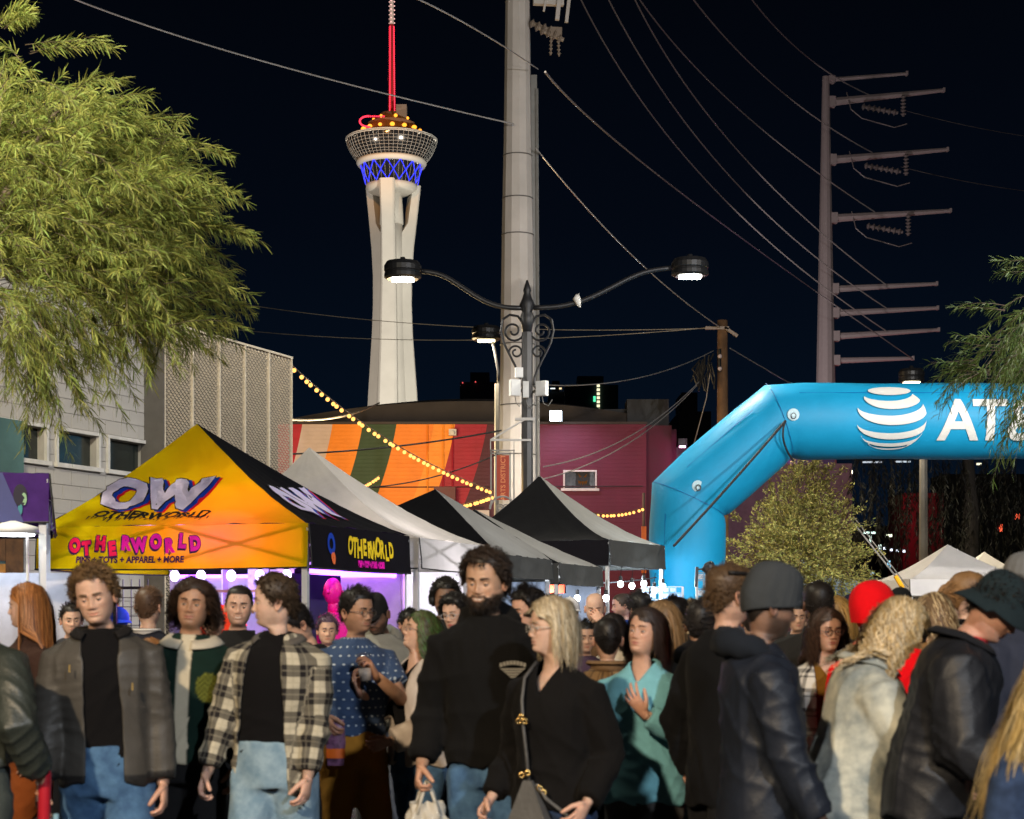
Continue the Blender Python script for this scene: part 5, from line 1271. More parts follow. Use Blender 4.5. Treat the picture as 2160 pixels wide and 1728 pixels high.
# right feathery tree, in front of the arch
YRt = 18.0
spr = []
root = np.array(P(2330, 640, YRt))
for (px, py, rad, n) in ((2140, 760, 70, 17), (2165, 700, 60, 22), (2050, 780, 40, 6), (2160, 640, 40, 4), (2240, 750, 110, 50), (2210, 850, 80, 14)):
    for _ in range(n):
        a = rng.uniform(0, 2 * math.pi); rr = rad * math.sqrt(rng.uniform(0, 1))
        p = np.array(P(px + rr * math.cos(a), py + rr * math.sin(a) * 0.55, YRt + rng.normal() * 0.3)); d = p - root; d /= np.linalg.norm(d); d = d + rng.normal(size=3) * 0.25
        spr.append((p - d * 0.1, d, rng.uniform(0.3, 0.6), rng.uniform(0.3, 0.9)))
for (px, py, n) in ((2150, 560, 5), (2060, 640, 3), (2030, 790, 6), (2000, 770, 3), (2050, 730, 5)):
    for _ in range(n): spr.append((np.array(P(px + 60, py + rng.normal() * 10, YRt)), np.array([-1, 0, 0.1 + rng.normal() * 0.15]), rng.uniform(0.35, 0.6), rng.uniform(0.0, 0.35)))
for (px, py, n) in ((2120, 850, 1), (2165, 870, 2), (2150, 840, 1)):
    for _ in range(n): spr.append((np.array(P(px + rng.normal() * 14, py + rng.normal() * 10, YRt)), np.array([-0.35 + rng.normal() * 0.2, 0, -0.8]), rng.uniform(0.25, 0.5), 0.3))
feather_tree('feathery_tree', 'feathery green branches reaching over the right end of the blue arch', [(7.0, 18.4, 0), (6.95, 18.4, 1.8), (6.7, 18.3, 3.2), (6.2, 18.1, 4.2), (5.6, 18.0, 4.5)], [0.17, 0.14, 0.1, 0.06, 0.02], spr, rng, 0.12, 0.0095, (0.070, 0.108, 0.022), lm_, 38)
# small leaved tree behind the arch leg
YS2 = 39.5
cx0, cy0 = 1690, 1130
def small_tree(name, label, Y, blobs, n, leaf, base_col, m_, trunk, seed, stray=()):
    rng = np.random.default_rng(seed)
    T = empty(name, trunk[0], 0, label, 'tree'); o = Vector(trunk[0])
    g = MB(); g.tube([Vector(p) - o for p in trunk], [0.12, 0.09, 0.06, 0.03][:len(trunk)], 8); g.build('trunk', barkm, T, smooth=True)
    gb = MB(); B, D = [], []
    wts = np.array([b[2] ** 2 for b in blobs], float); wts /= wts.sum()
    top = np.array(trunk[-1]); low = np.array(trunk[1])
    for k in range(n):
        b = blobs[rng.choice(len(blobs), p=wts)]; a = rng.uniform(0, 2 * math.pi); rr = b[2] * math.sqrt(rng.uniform(0, 1))
        e_ = np.array(P(b[0] + rr * math.cos(a), b[1] + rr * math.sin(a), Y + rng.normal() * 0.45))
        out = e_ - (low * 0.4 + top * 0.6); out /= np.linalg.norm(out); out = out + rng.normal(size=3) * 0.35 + np.array([0, 0, 0.25]); out /= np.linalg.norm(out)
        L = rng.uniform(0.25, 0.55); s = e_ - out * L
        gb.tube([Vector(s) - o, Vector(s * 0.5 + e_ * 0.5) - o + Vector((0, 0, 0.02)), Vector(e_) - o], [0.008, 0.005, 0.003], 3, cap=False)
        q = 22; u = rng.uniform(0, 1, q)[:, None]; B.append(s + (e_ - s) * u + rng.normal(size=(q, 3)) * 0.03); D.append(out + rng.normal(size=(q, 3)) * 0.8)
    for (x0, y0, x1, y1) in stray:
        a = np.array(P(x0, y0, Y)); b_ = np.array(P(x1, y1, Y - 0.1))
        for rep in range(3):
            q = 34; u = rng.uniform(0, 1, q)[:, None]; B.append(a + (b_ - a) * u + rng.normal(size=(q, 3)) * 0.045); D.append((b_ - a) / np.linalg.norm(b_ - a) + rng.normal(size=(q, 3)) * 0.7)
        gb.tube([Vector(a) - o, Vector(b_) - o], 0.006, 3, cap=False)
    tag(gb.build('branch', barkm, T), kind='stuff')
    B = np.concatenate(B); D = np.concatenate(D); D /= np.linalg.norm(D, axis=1, keepdims=True); nn = len(B)
    c = np.array(base_col) * rng.uniform(0.6, 1.5, (nn, 1)); c[:, 0] *= rng.uniform(0.9, 1.3, nn)
    V, F, C = leaf_quads(B - np.array(o), D, leaf * rng.uniform(0.7, 1.3, nn), leaf * 0.5 * rng.uniform(0.7, 1.2, nn), c, rng, 0.1)
    me = mesh_np('crown', V, F, m_, False, {'col': C}); link(bpy.data.objects.new('crown', me), T)
small_tree('small_leaved_tree', 'bushy tree with small yellow green leaves framed by the blue arch', YS2, [(1690, 1150, 105), (1665, 1060, 70), (1700, 1000, 55), (1600, 1190, 80), (1740, 1090, 70), (1770, 1200, 75), (1690, 1220, 110), (1640, 1110, 70), (1820, 1160, 22)], 1250, 0.066, (0.29, 0.30, 0.085), lm2,
           [(P(1690, HOR, YS2).x, YS2, 0), (P(1690, HOR, YS2).x, YS2, 1.6), (P(1685, HOR, YS2).x, YS2, 2.6), (P(1690, HOR, YS2).x, YS2, 4.2)], 5,
           [(1720, 1040, 1785, 985), (1720, 1070, 1800, 1020), (1740, 1100, 1830, 1065), (1750, 1120, 1845, 1105), (1760, 1150, 1835, 1165), (1770, 1180, 1865, 1165), (1780, 1200, 1855, 1215), (1790, 1215, 1860, 1235), (1680, 1000, 1690, 968), (1700, 1000, 1730, 965), (1560, 1100, 1535, 1070), (1570, 1150, 1528, 1140), (1700, 990, 1760, 985)])
# dark weeping trees far right
rng = np.random.default_rng(21)
YW = 56.0
spr = []
for k in range(420):
    px = rng.uniform(1800, 2290); top = 930 + rng.normal() * 30; y0 = rng.uniform(930, 1130)
    spr.append((np.array(P(px, y0, YW + rng.normal() * 1.2)), np.array([rng.normal() * 0.12, rng.normal() * 0.1, -1.0]), rng.uniform(0.7, 1.9), 0.2))
feather_tree('weeping_tree', 'dark weeping tree filling the night behind the right white tent', [(P(2050, HOR, YW).x, YW, 0), (P(2045, HOR, YW).x, YW, 3), (P(2050, HOR, YW).x, YW, 5), (P(2040, HOR, YW).x, YW, 7.4)], [0.4, 0.32, 0.25, 0.12], spr, rng, 0.2, 0.03, (0.006, 0.0065, 0.004), lm3, 34, 0.003, mat('dark_bark', (0.015, 0.012, 0.010), 0.9, bump=0.4, bscale=20))
# far lights and buildings seen through the arch
def far_box(px0, px1, py0, Y, c, label, name='far_building'):
    a = P(px0, py0, Y); b = P(px1, py0, Y); g = MB(); g.box(((a.x + b.x) / 2, Y + 2, a.z / 2), (b.x - a.x, 4, a.z)); return tag(g.build(name, mat(name + str(px0), c, 0.8, var=0.3, vscale=0.6)), label, 'building')
far_box(1560, 1760, 960, 74, (0.06, 0.045, 0.07), 'grey violet building washed with pink light behind the small leaved tree')
far_box(1905, 1990, 1040, 100, (0.05, 0.006, 0.010), 'dark red wall far behind the lamp post')
far_box(1990, 2400, 1000, 130, (0.008, 0.007, 0.007), 'unlit block behind the dark weeping tree')
far_box(1760, 1905, 1110, 120, (0.012, 0.012, 0.016), 'low dark building behind the guy wires')
lamp('pink_wash_light', 'POINT', P(1628, 1010, 72.6), 520, (0.85, 0.4, 1.0), 0.3)
lamp('pink_wash_light', 'POINT', P(1620, 1140, 72.6), 420, (0.8, 0.4, 1.0), 0.3)
lamp('red_wash_light', 'POINT', P(1895, 1090, 97), 500, (1.0, 0.05, 0.08), 0.4)
def far_lamp(px, py, Y, w, h, c, st, label, cat='lamp'):
    o = P(px, py, Y); g = MB(); g.box((0, 0, 0), (w / FOC * Y, 0.15, h / FOC * Y)); g.box((0, 0.2, 0.06), (w / FOC * Y * 1.1, 0.25, h / FOC * Y * 1.1), 1)
    ob = g.build('far_lamp', [glow('far_%d_%d' % (px, py), c, st), MATS['black_metal']]); ob.location = o; tag(ob, label, cat)
for a in ((1790, 996, 68, 15, 7, (1, 0.95, 0.7), 6, 'oblong pale lamp just under the arch beam'), (1655, 997, 70, 8, 7, (1, 0.9, 0.8), 8, 'round lamp shining through the top of the small leaved tree'), (1705, 999, 70, 9, 8, (1, 0.95, 0.9), 8, 'brighter lamp beside it at the top of the small leaved tree'),
          (1874, 1130, 90, 14, 5, (0.9, 1, 0.7), 3, 'pale yellow far lamp beside the red wall'), (1833, 1124, 90, 26, 4, (0.7, 0.95, 0.85), 2.5, 'wide pale green far lamp over the guy wires'), (1836, 1138, 90, 4, 16, (0.7, 0.9, 0.8), 1.2, 'upright pale glint on the far sign mast'),
          (2146, 1090, 80, 8, 11, (1, 0.12, 0.05), 2.5, 'red far lamp near the right edge'), (2111, 1114, 80, 5, 16, (1, 0.12, 0.05), 1.5, 'dim red far lamp left of the other red one'), (1630, 1080, 72, 10, 16, (1, 0.25, 0.05), 2.5, 'orange lamp glowing through the small leaved tree'),
          (1840, 975, 95, 40, 3, (0.75, 0.8, 0.9), 0.8, 'broken line of far white lights under the arch beam'), (1905, 974, 95, 30, 3, (0.75, 0.85, 0.95), 0.8, 'short line of far white lights right under the arch'), (2065, 979, 95, 9, 4, (0.9, 0.85, 0.6), 1.5, 'small far light over the weeping tree'),
          (1866, 1157, 88, 4, 5, (0.8, 0.85, 1), 2.5, 'first tiny white light in the far row'), (1880, 1160, 88, 4, 5, (0.75, 0.8, 1), 2.5, 'second tiny white light in the far row'), (1893, 1162, 88, 4, 5, (0.8, 0.85, 1), 2.5, 'third tiny white light in the far row'), (1907, 1163, 88, 4, 5, (0.8, 0.9, 1), 2.5, 'fourth tiny white light in the far row'),
          (1856, 1154, 88, 5, 10, (0.8, 1, 0.9), 2, 'tiny greenish sign light left of the far row'), (1875, 1190, 80, 5, 14, (0.3, 0.7, 1), 1.5, 'tiny blue sign light under the far row'), (1840, 1210, 80, 6, 5, (0.3, 0.6, 1), 1.2, 'tiny blue light low beside the guy wires')):
    far_lamp(*a)
# ------------------------------------------------------------------ people
def smooth1(a, k=3):
    a = np.asarray(a, float)
    for _ in range(k): a = np.concatenate([[a[0]], (a[:-2] + 2 * a[1:-1] + a[2:]) / 4, [a[-1]]])
    return a
HP = np.array([  # z, front, back, half width (metres, about the head centre)
    (0.124, -.008, .012, .004), (0.120, .028, .045, .030), (0.111, .055, .070, .050), (0.095, .076, .088, .064), (0.070, .090, .099, .0735), (0.042, .0955, .1025, .0765),
    (0.015, .0945, .101, .077), (-0.010, .0925, .096, .0762), (-0.035, .0925, .087, .0725), (-0.055, .0925, .077, .0685), (-0.075, .0895, .067, .063), (-0.095, .0875, .060, .053),
    (-0.108, .081, .056, .045), (-0.117, .062, .055, .046), (-0.126, .040, .056, .052), (-0.142, .031, .059, .0555), (-0.180, .030, .064, .057), (-0.215, .036, .072, .064), (-0.255, .050, .085, .085)])
def gauss(x, s): return np.exp(-(x / s) ** 2)
def head_grid(detail, sexf, smile=0.0, fat=1.0, hollow=0.0):
    nA = 72 if detail > 1 else (40 if detail else 24)
    if detail > 1: zs = np.concatenate([[.124, .1225, .119, .114, .107, .098, .088], np.arange(.077, .03, -.009), np.arange(.030, -.112, -.0042), [-.115, -.119, -.124, -.131, -.142, -.16, -.185, -.215, -.255]])
    elif detail: zs = np.concatenate([[.124, .121, .114, .104, .09], np.arange(.075, -.112, -.0085), [-.117, -.126, -.142, -.18, -.215, -.255]])
    else: zs = np.array([.124, .119, .108, .09, .066, .04, .02, .0, -.015, -.03, -.04, -.055, -.07, -.09, -.106, -.117, -.13, -.17, -.255])
    zf = np.linspace(.124, -.255, 380)
    prof = [np.interp(zs, zf[::-1], smooth1(np.interp(zf, HP[::-1, 0], HP[::-1, i]), 26)[::-1]) for i in (1, 2, 3)]
    th = np.linspace(-math.pi, math.pi, nA, endpoint=False)
    a = th - 0.42 * np.sin(th)
    f, b, w = (q[:, None] for q in prof)
    neckz = zs[:, None] < -.112
    if sexf: w = np.where(neckz, w * 0.88, w * 0.97); f = np.where(neckz, f * 0.92, f * 0.98); b = np.where(neckz, b * 0.9, b)
    jaw = gauss(zs[:, None] + .075, .045)
    w = w * (1 + (fat - 1) * (0.4 + 0.6 * jaw) - (0.05 * jaw if sexf else -0.02 * jaw))
    ca, sa = np.cos(a)[None, :], np.sin(a)[None, :]
    X = w * np.sign(sa) * np.abs(sa) ** 0.92
    dep = np.where(ca > 0, f, b)
    Yf = dep * np.sign(ca) * np.abs(ca) ** np.where(ca > 0, 0.80, 0.95)     # forward positive
    Z = np.repeat(zs[:, None], nA, 1) + 0 * X
    frontm = np.clip(ca, 0, 1) ** 0.5 * (ca > 0)
    ax = np.abs(X)
    nose_h = np.interp(Z, [-.050, -.0445, -.040, -.034, -.028, -.015, 0.0, .015, .026], [0, .004, .014, .0215, .022, .0145, .0085, .0045, .001])
    nose_w = np.interp(Z, [-.045, -.036, -.025, 0, .02], [.0165, .0155, .0115, .0080, .0095])
    Yf = Yf + frontm * nose_h * gauss(X, nose_w) * (0.88 if sexf else 1.0)
    Yf = Yf + frontm * 0.007 * gauss(ax - .0135, .006) * gauss(Z + .038, .007)
    Yf = Yf - frontm * (0.0125 + hollow) * gauss(ax - .031, .0165) * gauss(Z - .000, .0125)
    Yf = Yf + frontm * (0.0030 if sexf else 0.0052) * gauss(Z - .023, .008) * gauss(ax - .026, .024)
    Yf = Yf + frontm * 0.0045 * gauss(ax - .043, .018) * gauss(Z + .024, .016)
    zc = -.0640 + smile * (ax / .026) ** 2 * .0075
    lm = gauss(X, .0235 + .004 * smile)
    Yf = Yf + frontm * lm * (0.0062 * gauss(Z - zc - .0062, .0045) + 0.0075 * gauss(Z - zc + .0072, .0052) - 0.0040 * gauss(Z - zc, .0026))
    Yf = Yf - frontm * 0.004 * gauss(Z + .079, .005) * gauss(X, .022) + frontm * 0.0045 * gauss(Z + .097, .010) * gauss(X, .018)
    Yf = Yf - frontm * 0.003 * gauss(ax - (.030 + .002 * smile), .006) * gauss(Z + .052, .014) * (0.5 + smile)
    V = np.stack([X, -Yf, Z], -1)
    nr = len(zs)
    i = np.arange(nr - 1)[:, None]; k = np.arange(nA)[None, :]; k2 = (k + 1) % nA
    F = np.stack(np.broadcast_arrays(i * nA + k, (i + 1) * nA + k, (i + 1) * nA + k2, i * nA + k2), -1).reshape(-1, 4)
    ang = np.abs(a)[None, :].repeat(nr, 0)
    return dict(V=V.reshape(-1, 3), F=F, ang=ang.ravel(), Z=Z.ravel(), X=X.ravel(), nA=nA, nr=nr, zc=zc.ravel(), zs=zs, a=a)
def normals_of(V, F):
    n = np.zeros_like(V); t = F
    fn = np.cross(V[t[:, 2]] - V[t[:, 0]], V[t[:, 3]] - V[t[:, 1]])
    for j in range(4): np.add.at(n, t[:, j], fn)
    return n / (np.linalg.norm(n, axis=1, keepdims=True) + 1e-12)
HAIRLINE = {'m': ([0, 20, 40, 55, 70, 85, 100, 125, 150, 180], [.073, .074, .076, .055, .020, -.018, -.012, -.045, -.075, -.082]),
            'f': ([0, 20, 40, 58, 75, 90, 105, 130, 155, 180], [.076, .076, .070, .040, .010, -.015, -.020, -.055, -.085, -.092])}
def rotm(yaw=0, pitch=0, roll=0):
    return np.array((Matrix.Rotation(math.radians(yaw), 3, 'Z') @ Matrix.Rotation(math.radians(pitch), 3, 'X') @ Matrix.Rotation(math.radians(roll), 3, 'Y')))
def smoothstep(x, a, b):
    t = np.clip((x - a) / (b - a), 0, 1); return t * t * (3 - 2 * t)
def tube_np(pts, rads, n=10, sq=1.0, up=None):
    """closed tube with rounded ends, numpy; rads (k,) or (k,2)"""
    pts = np.asarray(pts, float); k = len(pts); rads = np.asarray(rads, float)
    if rads.ndim == 1: rads = np.stack([rads, rads], 1)
    V = []
    prev = None
    for i in range(k):
        t = pts[min(i + 1, k - 1)] - pts[max(i - 1, 0)]; t = t / (np.linalg.norm(t) + 1e-9)
        if prev is None:
            ref = np.array(up if up is not None else ([0, 0, 1.0] if abs(t[2]) < .9 else [1.0, 0, 0])); sd = np.cross(t, ref)
        else: sd = prev - t * np.dot(prev, t)
        sd = sd / (np.linalg.norm(sd) + 1e-9); prev = sd; bn = np.cross(t, sd)
        q = 2 * math.pi * np.arange(n) / n
        V.append(pts[i] + np.outer(np.cos(q) * rads[i, 0], sd) + np.outer(np.sin(q) * rads[i, 1], bn))
    V = np.concatenate(V)
    i = np.arange(k - 1)[:, None]; j = np.arange(n)[None, :]
    F = np.stack(np.broadcast_arrays(i * n + j, i * n + (j + 1) % n, (i + 1) * n + (j + 1) % n, (i + 1) * n + j), -1).reshape(-1, 4)
    c0, c1 = len(V), len(V) + 1
    V = np.concatenate([V, pts[:1], pts[-1:]])
    j = np.arange(n)
    T = np.concatenate([np.stack([np.full(n, c0), (j + 1) % n, j], -1), np.stack([np.full(n, c1), (k - 1) * n + j, (k - 1) * n + (j + 1) % n], -1)])
    return V, F, T
def strand_ribbons(Pts, width, col, cen):
    n, S, _ = Pts.shape
    t = np.gradient(Pts, axis=1); out = Pts - cen; out[..., 2] *= .4
    sd = np.cross(t, out); sd /= np.linalg.norm(sd, axis=2, keepdims=True) + 1e-9
    w = np.interp(np.linspace(0, 1, S), [0, .2, .7, 1], [.5, 1.0, .9, .2])[None, :, None] * np.reshape(width, (-1, 1, 1))
    V = np.stack([Pts - sd * w, Pts + sd * w], 2).reshape(-1, 3)
    b = (np.arange(n) * S * 2)[:, None] + (np.arange(S - 1) * 2)[None, :]
    return V, np.stack([b, b + 1, b + 3, b + 2], -1).reshape(-1, 4), np.repeat(col, S * 2, 0)
class NB:
    """numpy mesh accumulator: quads + tris + colour"""
    def __init__(s): s.V = []; s.Q = []; s.T = []; s.C = []; s.n = 0
    def add(s, V, Q=None, T=None, C=(1, 1, 1)):
        V = np.asarray(V, float); C = np.asarray(C, float)
        if C.ndim == 1: C = np.repeat(C[None, :], len(V), 0)
        if Q is not None and len(Q): s.Q.append(np.asarray(Q) + s.n)
        if T is not None and len(T): s.T.append(np.asarray(T) + s.n)
        s.V.append(V); s.C.append(C); s.n += len(V); return s
    def tube(s, pts, r, C=(1, 1, 1), n=10, up=None): return s.add(*tube_np(pts, r, n, up=up), C=C)
    def ball(s, c, r, C=(1, 1, 1), n=12, m=8, R=None):
        r = np.broadcast_to(np.asarray(r, float), 3)
        th = np.pi * np.arange(m + 1) / m; ph = 2 * np.pi * np.arange(n) / n
        V = np.stack([np.outer(np.sin(th) + 1e-5, np.cos(ph)), np.outer(np.sin(th) + 1e-5, np.sin(ph)), np.outer(np.cos(th), np.ones(n))], -1).reshape(-1, 3) * r
        if R is not None: V = V @ R.T
        i = np.arange(m)[:, None]; j = np.arange(n)[None, :]
        F = np.stack(np.broadcast_arrays(i * n + j, (i + 1) * n + j, (i + 1) * n + (j + 1) % n, i * n + (j + 1) % n), -1).reshape(-1, 4)
        return s.add(V + np.asarray(c), F, C=C)
    def arr(s):
        return np.concatenate(s.V), (np.concatenate(s.Q) if s.Q else np.zeros((0, 4), int)), (np.concatenate(s.T) if s.T else np.zeros((0, 3), int)), np.concatenate(s.C)
    def obj(s, name, m, parent, xf=None, smooth=True, fab=None):
        V, Q, T, C = s.arr()
        if xf is not None: V = xf(V)
        at = {'col': np.concatenate([C, np.ones((len(C), 1))], 1)}
        if fab is not None: at['fab'] = fab
        return link(bpy.data.objects.new(name, mesh_np(name, V, [Q, T], m, smooth, at)), parent)

skin_m = mat('skin', rough=0.5, var=0.17, vscale=30, attr='col', sss=0.12, spec=0.4, bump=0.10, bscale=180)
hair_m = mat('hair', rough=0.5, var=0.0, attr='col', spec=0.35)
plain_m = mat('dyed_cloth', rough=0.85, var=0.10, vscale=14, attr='col', bump=0.25, bscale=260, spec=0.06, fuzz=0.02)
shiny_m = mat('smooth_cloth', rough=0.5, var=0.10, vscale=9, attr='col', bump=0.12, bscale=120, spec=0.3)
leather_m = mat('soft_leather', rough=0.45, var=0.15, vscale=9, attr='col', bump=0.15, bscale=90, spec=0.5)
def denim(name, c0, c1, sc=16.0):
    m = mat(name, c0, 0.8, var=0.0, bump=0.3, bscale=320, spec=0.2, fuzz=0.03); t = m.node_tree; b = t.nodes['Principled BSDF']
    co = t.nodes.new('ShaderNodeTexCoord').outputs['Object']
    nz = N(t, 'ShaderNodeTexNoise', Scale=sc, Detail=6.0, Roughness=0.6); t.links.new(co, nz.inputs['Vector'])
    cr = t.nodes.new('ShaderNodeValToRGB'); cr.color_ramp.elements[0].position = 0.36; cr.color_ramp.elements[1].position = 0.66
    cr.color_ramp.elements[0].color = (*c0, 1); cr.color_ramp.elements[1].color = (*c1, 1)
    t.links.new(nz.outputs['Fac'], cr.inputs[0]); t.links.new(cr.outputs[0], b.inputs['Base Color']); return m
blue_jean = denim('blue_denim', srgb(58, 88, 124), srgb(80, 116, 152)); light_jean = denim('light_denim', srgb(112, 140, 160), srgb(144, 168, 184)); bleach_jean = denim('bleached_denim', srgb(120, 128, 128), srgb(205, 205, 190), 6.0); dark_jean = denim('dark_denim', srgb(28, 42, 66), srgb(48, 66, 98))
def fabric(name, kind, cols, period=0.08):
    """woven check / dot patterns laid out on the cloth's own coordinates"""
    if name in MATS: return MATS[name]
    m = bpy.data.materials.new(name); m.use_nodes = True; t = m.node_tree; b = t.nodes['Principled BSDF']
    b.inputs['Roughness'].default_value = 0.85; b.inputs['Specular IOR Level'].default_value = 0.25; b.inputs['Sheen Weight'].default_value = 0.03
    a = N(t, 'ShaderNodeAttribute', attribute_name='fab'); s = t.nodes.new('ShaderNodeSeparateXYZ'); t.links.new(a.outputs['Vector'], s.inputs[0])
    def M(op, x, y=None, z=None):
        n = N(t, 'ShaderNodeMath', operation=op)
        for i, q in enumerate((x, y, z)):
            if q is None: continue
            if isinstance(q, (int, float)): n.inputs[i].default_value = q
            else: t.links.new(q, n.inputs[i])
        return n.outputs[0]
    def mixc(f, c1, c2):
        n = t.nodes.new('ShaderNodeMix'); n.data_type = 'RGBA'
        t.links.new(f, n.inputs[0])
        for i, c in ((6, c1), (7, c2)):
            if isinstance(c, tuple): n.inputs[i].default_value = (*c, 1)
            else: t.links.new(c, n.inputs[i])
        return n.outputs[2]
    u = M('FRACT', M('DIVIDE', s.outputs[0], period)); v = M('FRACT', M('DIVIDE', s.outputs[1], period))
    if kind == 'plaid':
        bu = M('LESS_THAN', u, 0.5); bv = M('LESS_THAN', v, 0.5)
        lu = M('LESS_THAN', M('ABSOLUTE', M('SUBTRACT', u, 0.75)), 0.035); lv = M('LESS_THAN', M('ABSOLUTE', M('SUBTRACT', v, 0.75)), 0.035)
        f = M('POWER', M('MULTIPLY', M('ADD', bu, bv), 0.5), 2.0)
        c = mixc(f, cols[0], cols[1]); c = mixc(M('MULTIPLY', M('MAXIMUM', lu, lv), 0.2), c, cols[1])
        l2 = M('LESS_THAN', M('ABSOLUTE', M('SUBTRACT', u, 0.25)), 0.04); l3 = M('LESS_THAN', M('ABSOLUTE', M('SUBTRACT', v, 0.25)), 0.04)
        c = mixc(M('MULTIPLY', M('MAXIMUM', l2, l3), 0.12), c, cols[0])
    elif kind == 'check':
        lu = M('LESS_THAN', M('ABSOLUTE', M('SUBTRACT', u, 0.5)), 0.10); lv = M('LESS_THAN', M('ABSOLUTE', M('SUBTRACT', v, 0.5)), 0.10)
        lu2 = M('LESS_THAN', M('ABSOLUTE', M('SUBTRACT', u, 0.2)), 0.04); lv2 = M('LESS_THAN', M('ABSOLUTE', M('SUBTRACT', v, 0.2)), 0.04)
        c = mixc(M('MULTIPLY', M('ADD', M('ADD', lu, lv), M('ADD', lu2, lv2)), 0.6), cols[0], cols[1])
    else:
        row = M('FLOOR', M('DIVIDE', s.outputs[1], period)); u2 = M('FRACT', M('ADD', M('DIVIDE', s.outputs[0], period), M('MULTIPLY', row, 0.5)))
        du = M('SUBTRACT', u2, 0.5); dv = M('SUBTRACT', v, 0.5)
        r2 = M('ADD', M('MULTIPLY', du, du), M('MULTIPLY', M('MULTIPLY', dv, dv), 2.6)); c = mixc(M('LESS_THAN', r2, 0.026), cols[0], cols[1])
    nz = N(t, 'ShaderNodeTexNoise', Scale=12.0, Detail=4.0); t.links.new(a.outputs['Vector'], nz.inputs['Vector'])
    mr = N(t, 'ShaderNodeMapRange'); mr.inputs['To Min'].default_value = 0.8; mr.inputs['To Max'].default_value = 1.2; t.links.new(nz.outputs['Fac'], mr.inputs['Value'])
    mx = N(t, 'ShaderNodeVectorMath', operation='SCALE'); t.links.new(c, mx.inputs[0]); t.links.new(mr.outputs[0], mx.inputs['Scale']); t.links.new(mx.outputs[0], b.inputs['Base Color'])
    MATS[name] = m; return m

def ik(S, W, l1, l2, hint):
    S, W = np.array(S, float), np.array(W, float); d = W - S; D = np.linalg.norm(d)
    if D > (l1 + l2) * 0.995: W = S + d / D * (l1 + l2) * 0.995; d = W - S; D = np.linalg.norm(d)
    u = d / D; a = (l1 ** 2 - l2 ** 2 + D ** 2) / (2 * D); h = math.sqrt(max(0, l1 ** 2 - a ** 2))
    hv = np.array(hint, float); hv = hv - u * np.dot(hv, u); hv /= np.linalg.norm(hv) + 1e-9
    return S + u * a + hv * h, W
def wrinkle(co, seed, freq=1.0):
    r = np.random.default_rng(seed); out = np.zeros(len(co))
    warp = np.zeros_like(co)
    for k in range(3):
        d = r.normal(size=3); d /= np.linalg.norm(d); warp += np.outer(np.sin(co @ d * 14 * freq + r.uniform(0, 6)), r.normal(size=3)) * 0.022
    c = co + warp
    for k, f in enumerate((20, 29, 41, 60)):
        d = r.normal(size=3); d[2] *= 1.2; d /= np.linalg.norm(d)
        s = 1 - np.abs(np.sin(c @ d * f * freq + r.uniform(0, 6)))
        env = 0.5 + 0.5 * np.sin(c @ r.normal(size=3) * 6 + r.uniform(0, 6))
        out += (s ** 2 - 0.35) * env / (1 + 0.5 * k)
    return out
def remesh(V, F, T, vox, it, name):
    me = mesh_np(name, V, [F, T], [plain_m], True)
    o = bpy.data.objects.new(name, me); COL.objects.link(o)
    md = o.modifiers.new('r', 'REMESH'); md.mode = 'VOXEL'; md.voxel_size = vox
    sm_ = o.modifiers.new('s', 'SMOOTH'); sm_.iterations = it; sm_.factor = 0.5
    bpy.context.view_layer.update()
    dg = bpy.context.evaluated_depsgraph_get(); ev = o.evaluated_get(dg); m2 = ev.to_mesh()
    n = len(m2.vertices); co = np.empty(n * 3, np.float32); m2.vertices.foreach_get('co', co); co = co.reshape(-1, 3).astype(float)
    no = np.empty(n * 3, np.float32); m2.vertices.foreach_get('normal', no); no = no.reshape(-1, 3).astype(float)
    q = np.empty(len(m2.polygons) * 4, np.int32); m2.polygons.foreach_get('vertices', q); q = q.reshape(-1, 4)
    ev.to_mesh_clear(); bpy.data.objects.remove(o); bpy.data.meshes.remove(me)
    return co, no, q
# torso sections at 1.75 m: z, half width, front depth, back depth
TM = np.array([(0.80, .175, .115, .130), (0.92, .172, .118, .125), (1.05, .160, .112, .108), (1.20, .172, .120, .112), (1.32, .186, .122, .122), (1.40, .180, .104, .118), (1.445, .130, .078, .098), (1.475, .082, .060, .080), (1.505, .066, .052, .066)])
TF = np.array([(0.80, .182, .115, .140), (0.92, .178, .115, .130), (1.05, .142, .105, .098), (1.20, .150, .120, .100), (1.28, .160, .142, .108), (1.36, .160, .112, .110), (1.42, .128, .080, .098), (1.46, .078, .058, .076), (1.495, .058, .046, .058)])
UPA, FOA = 0.285, 0.255

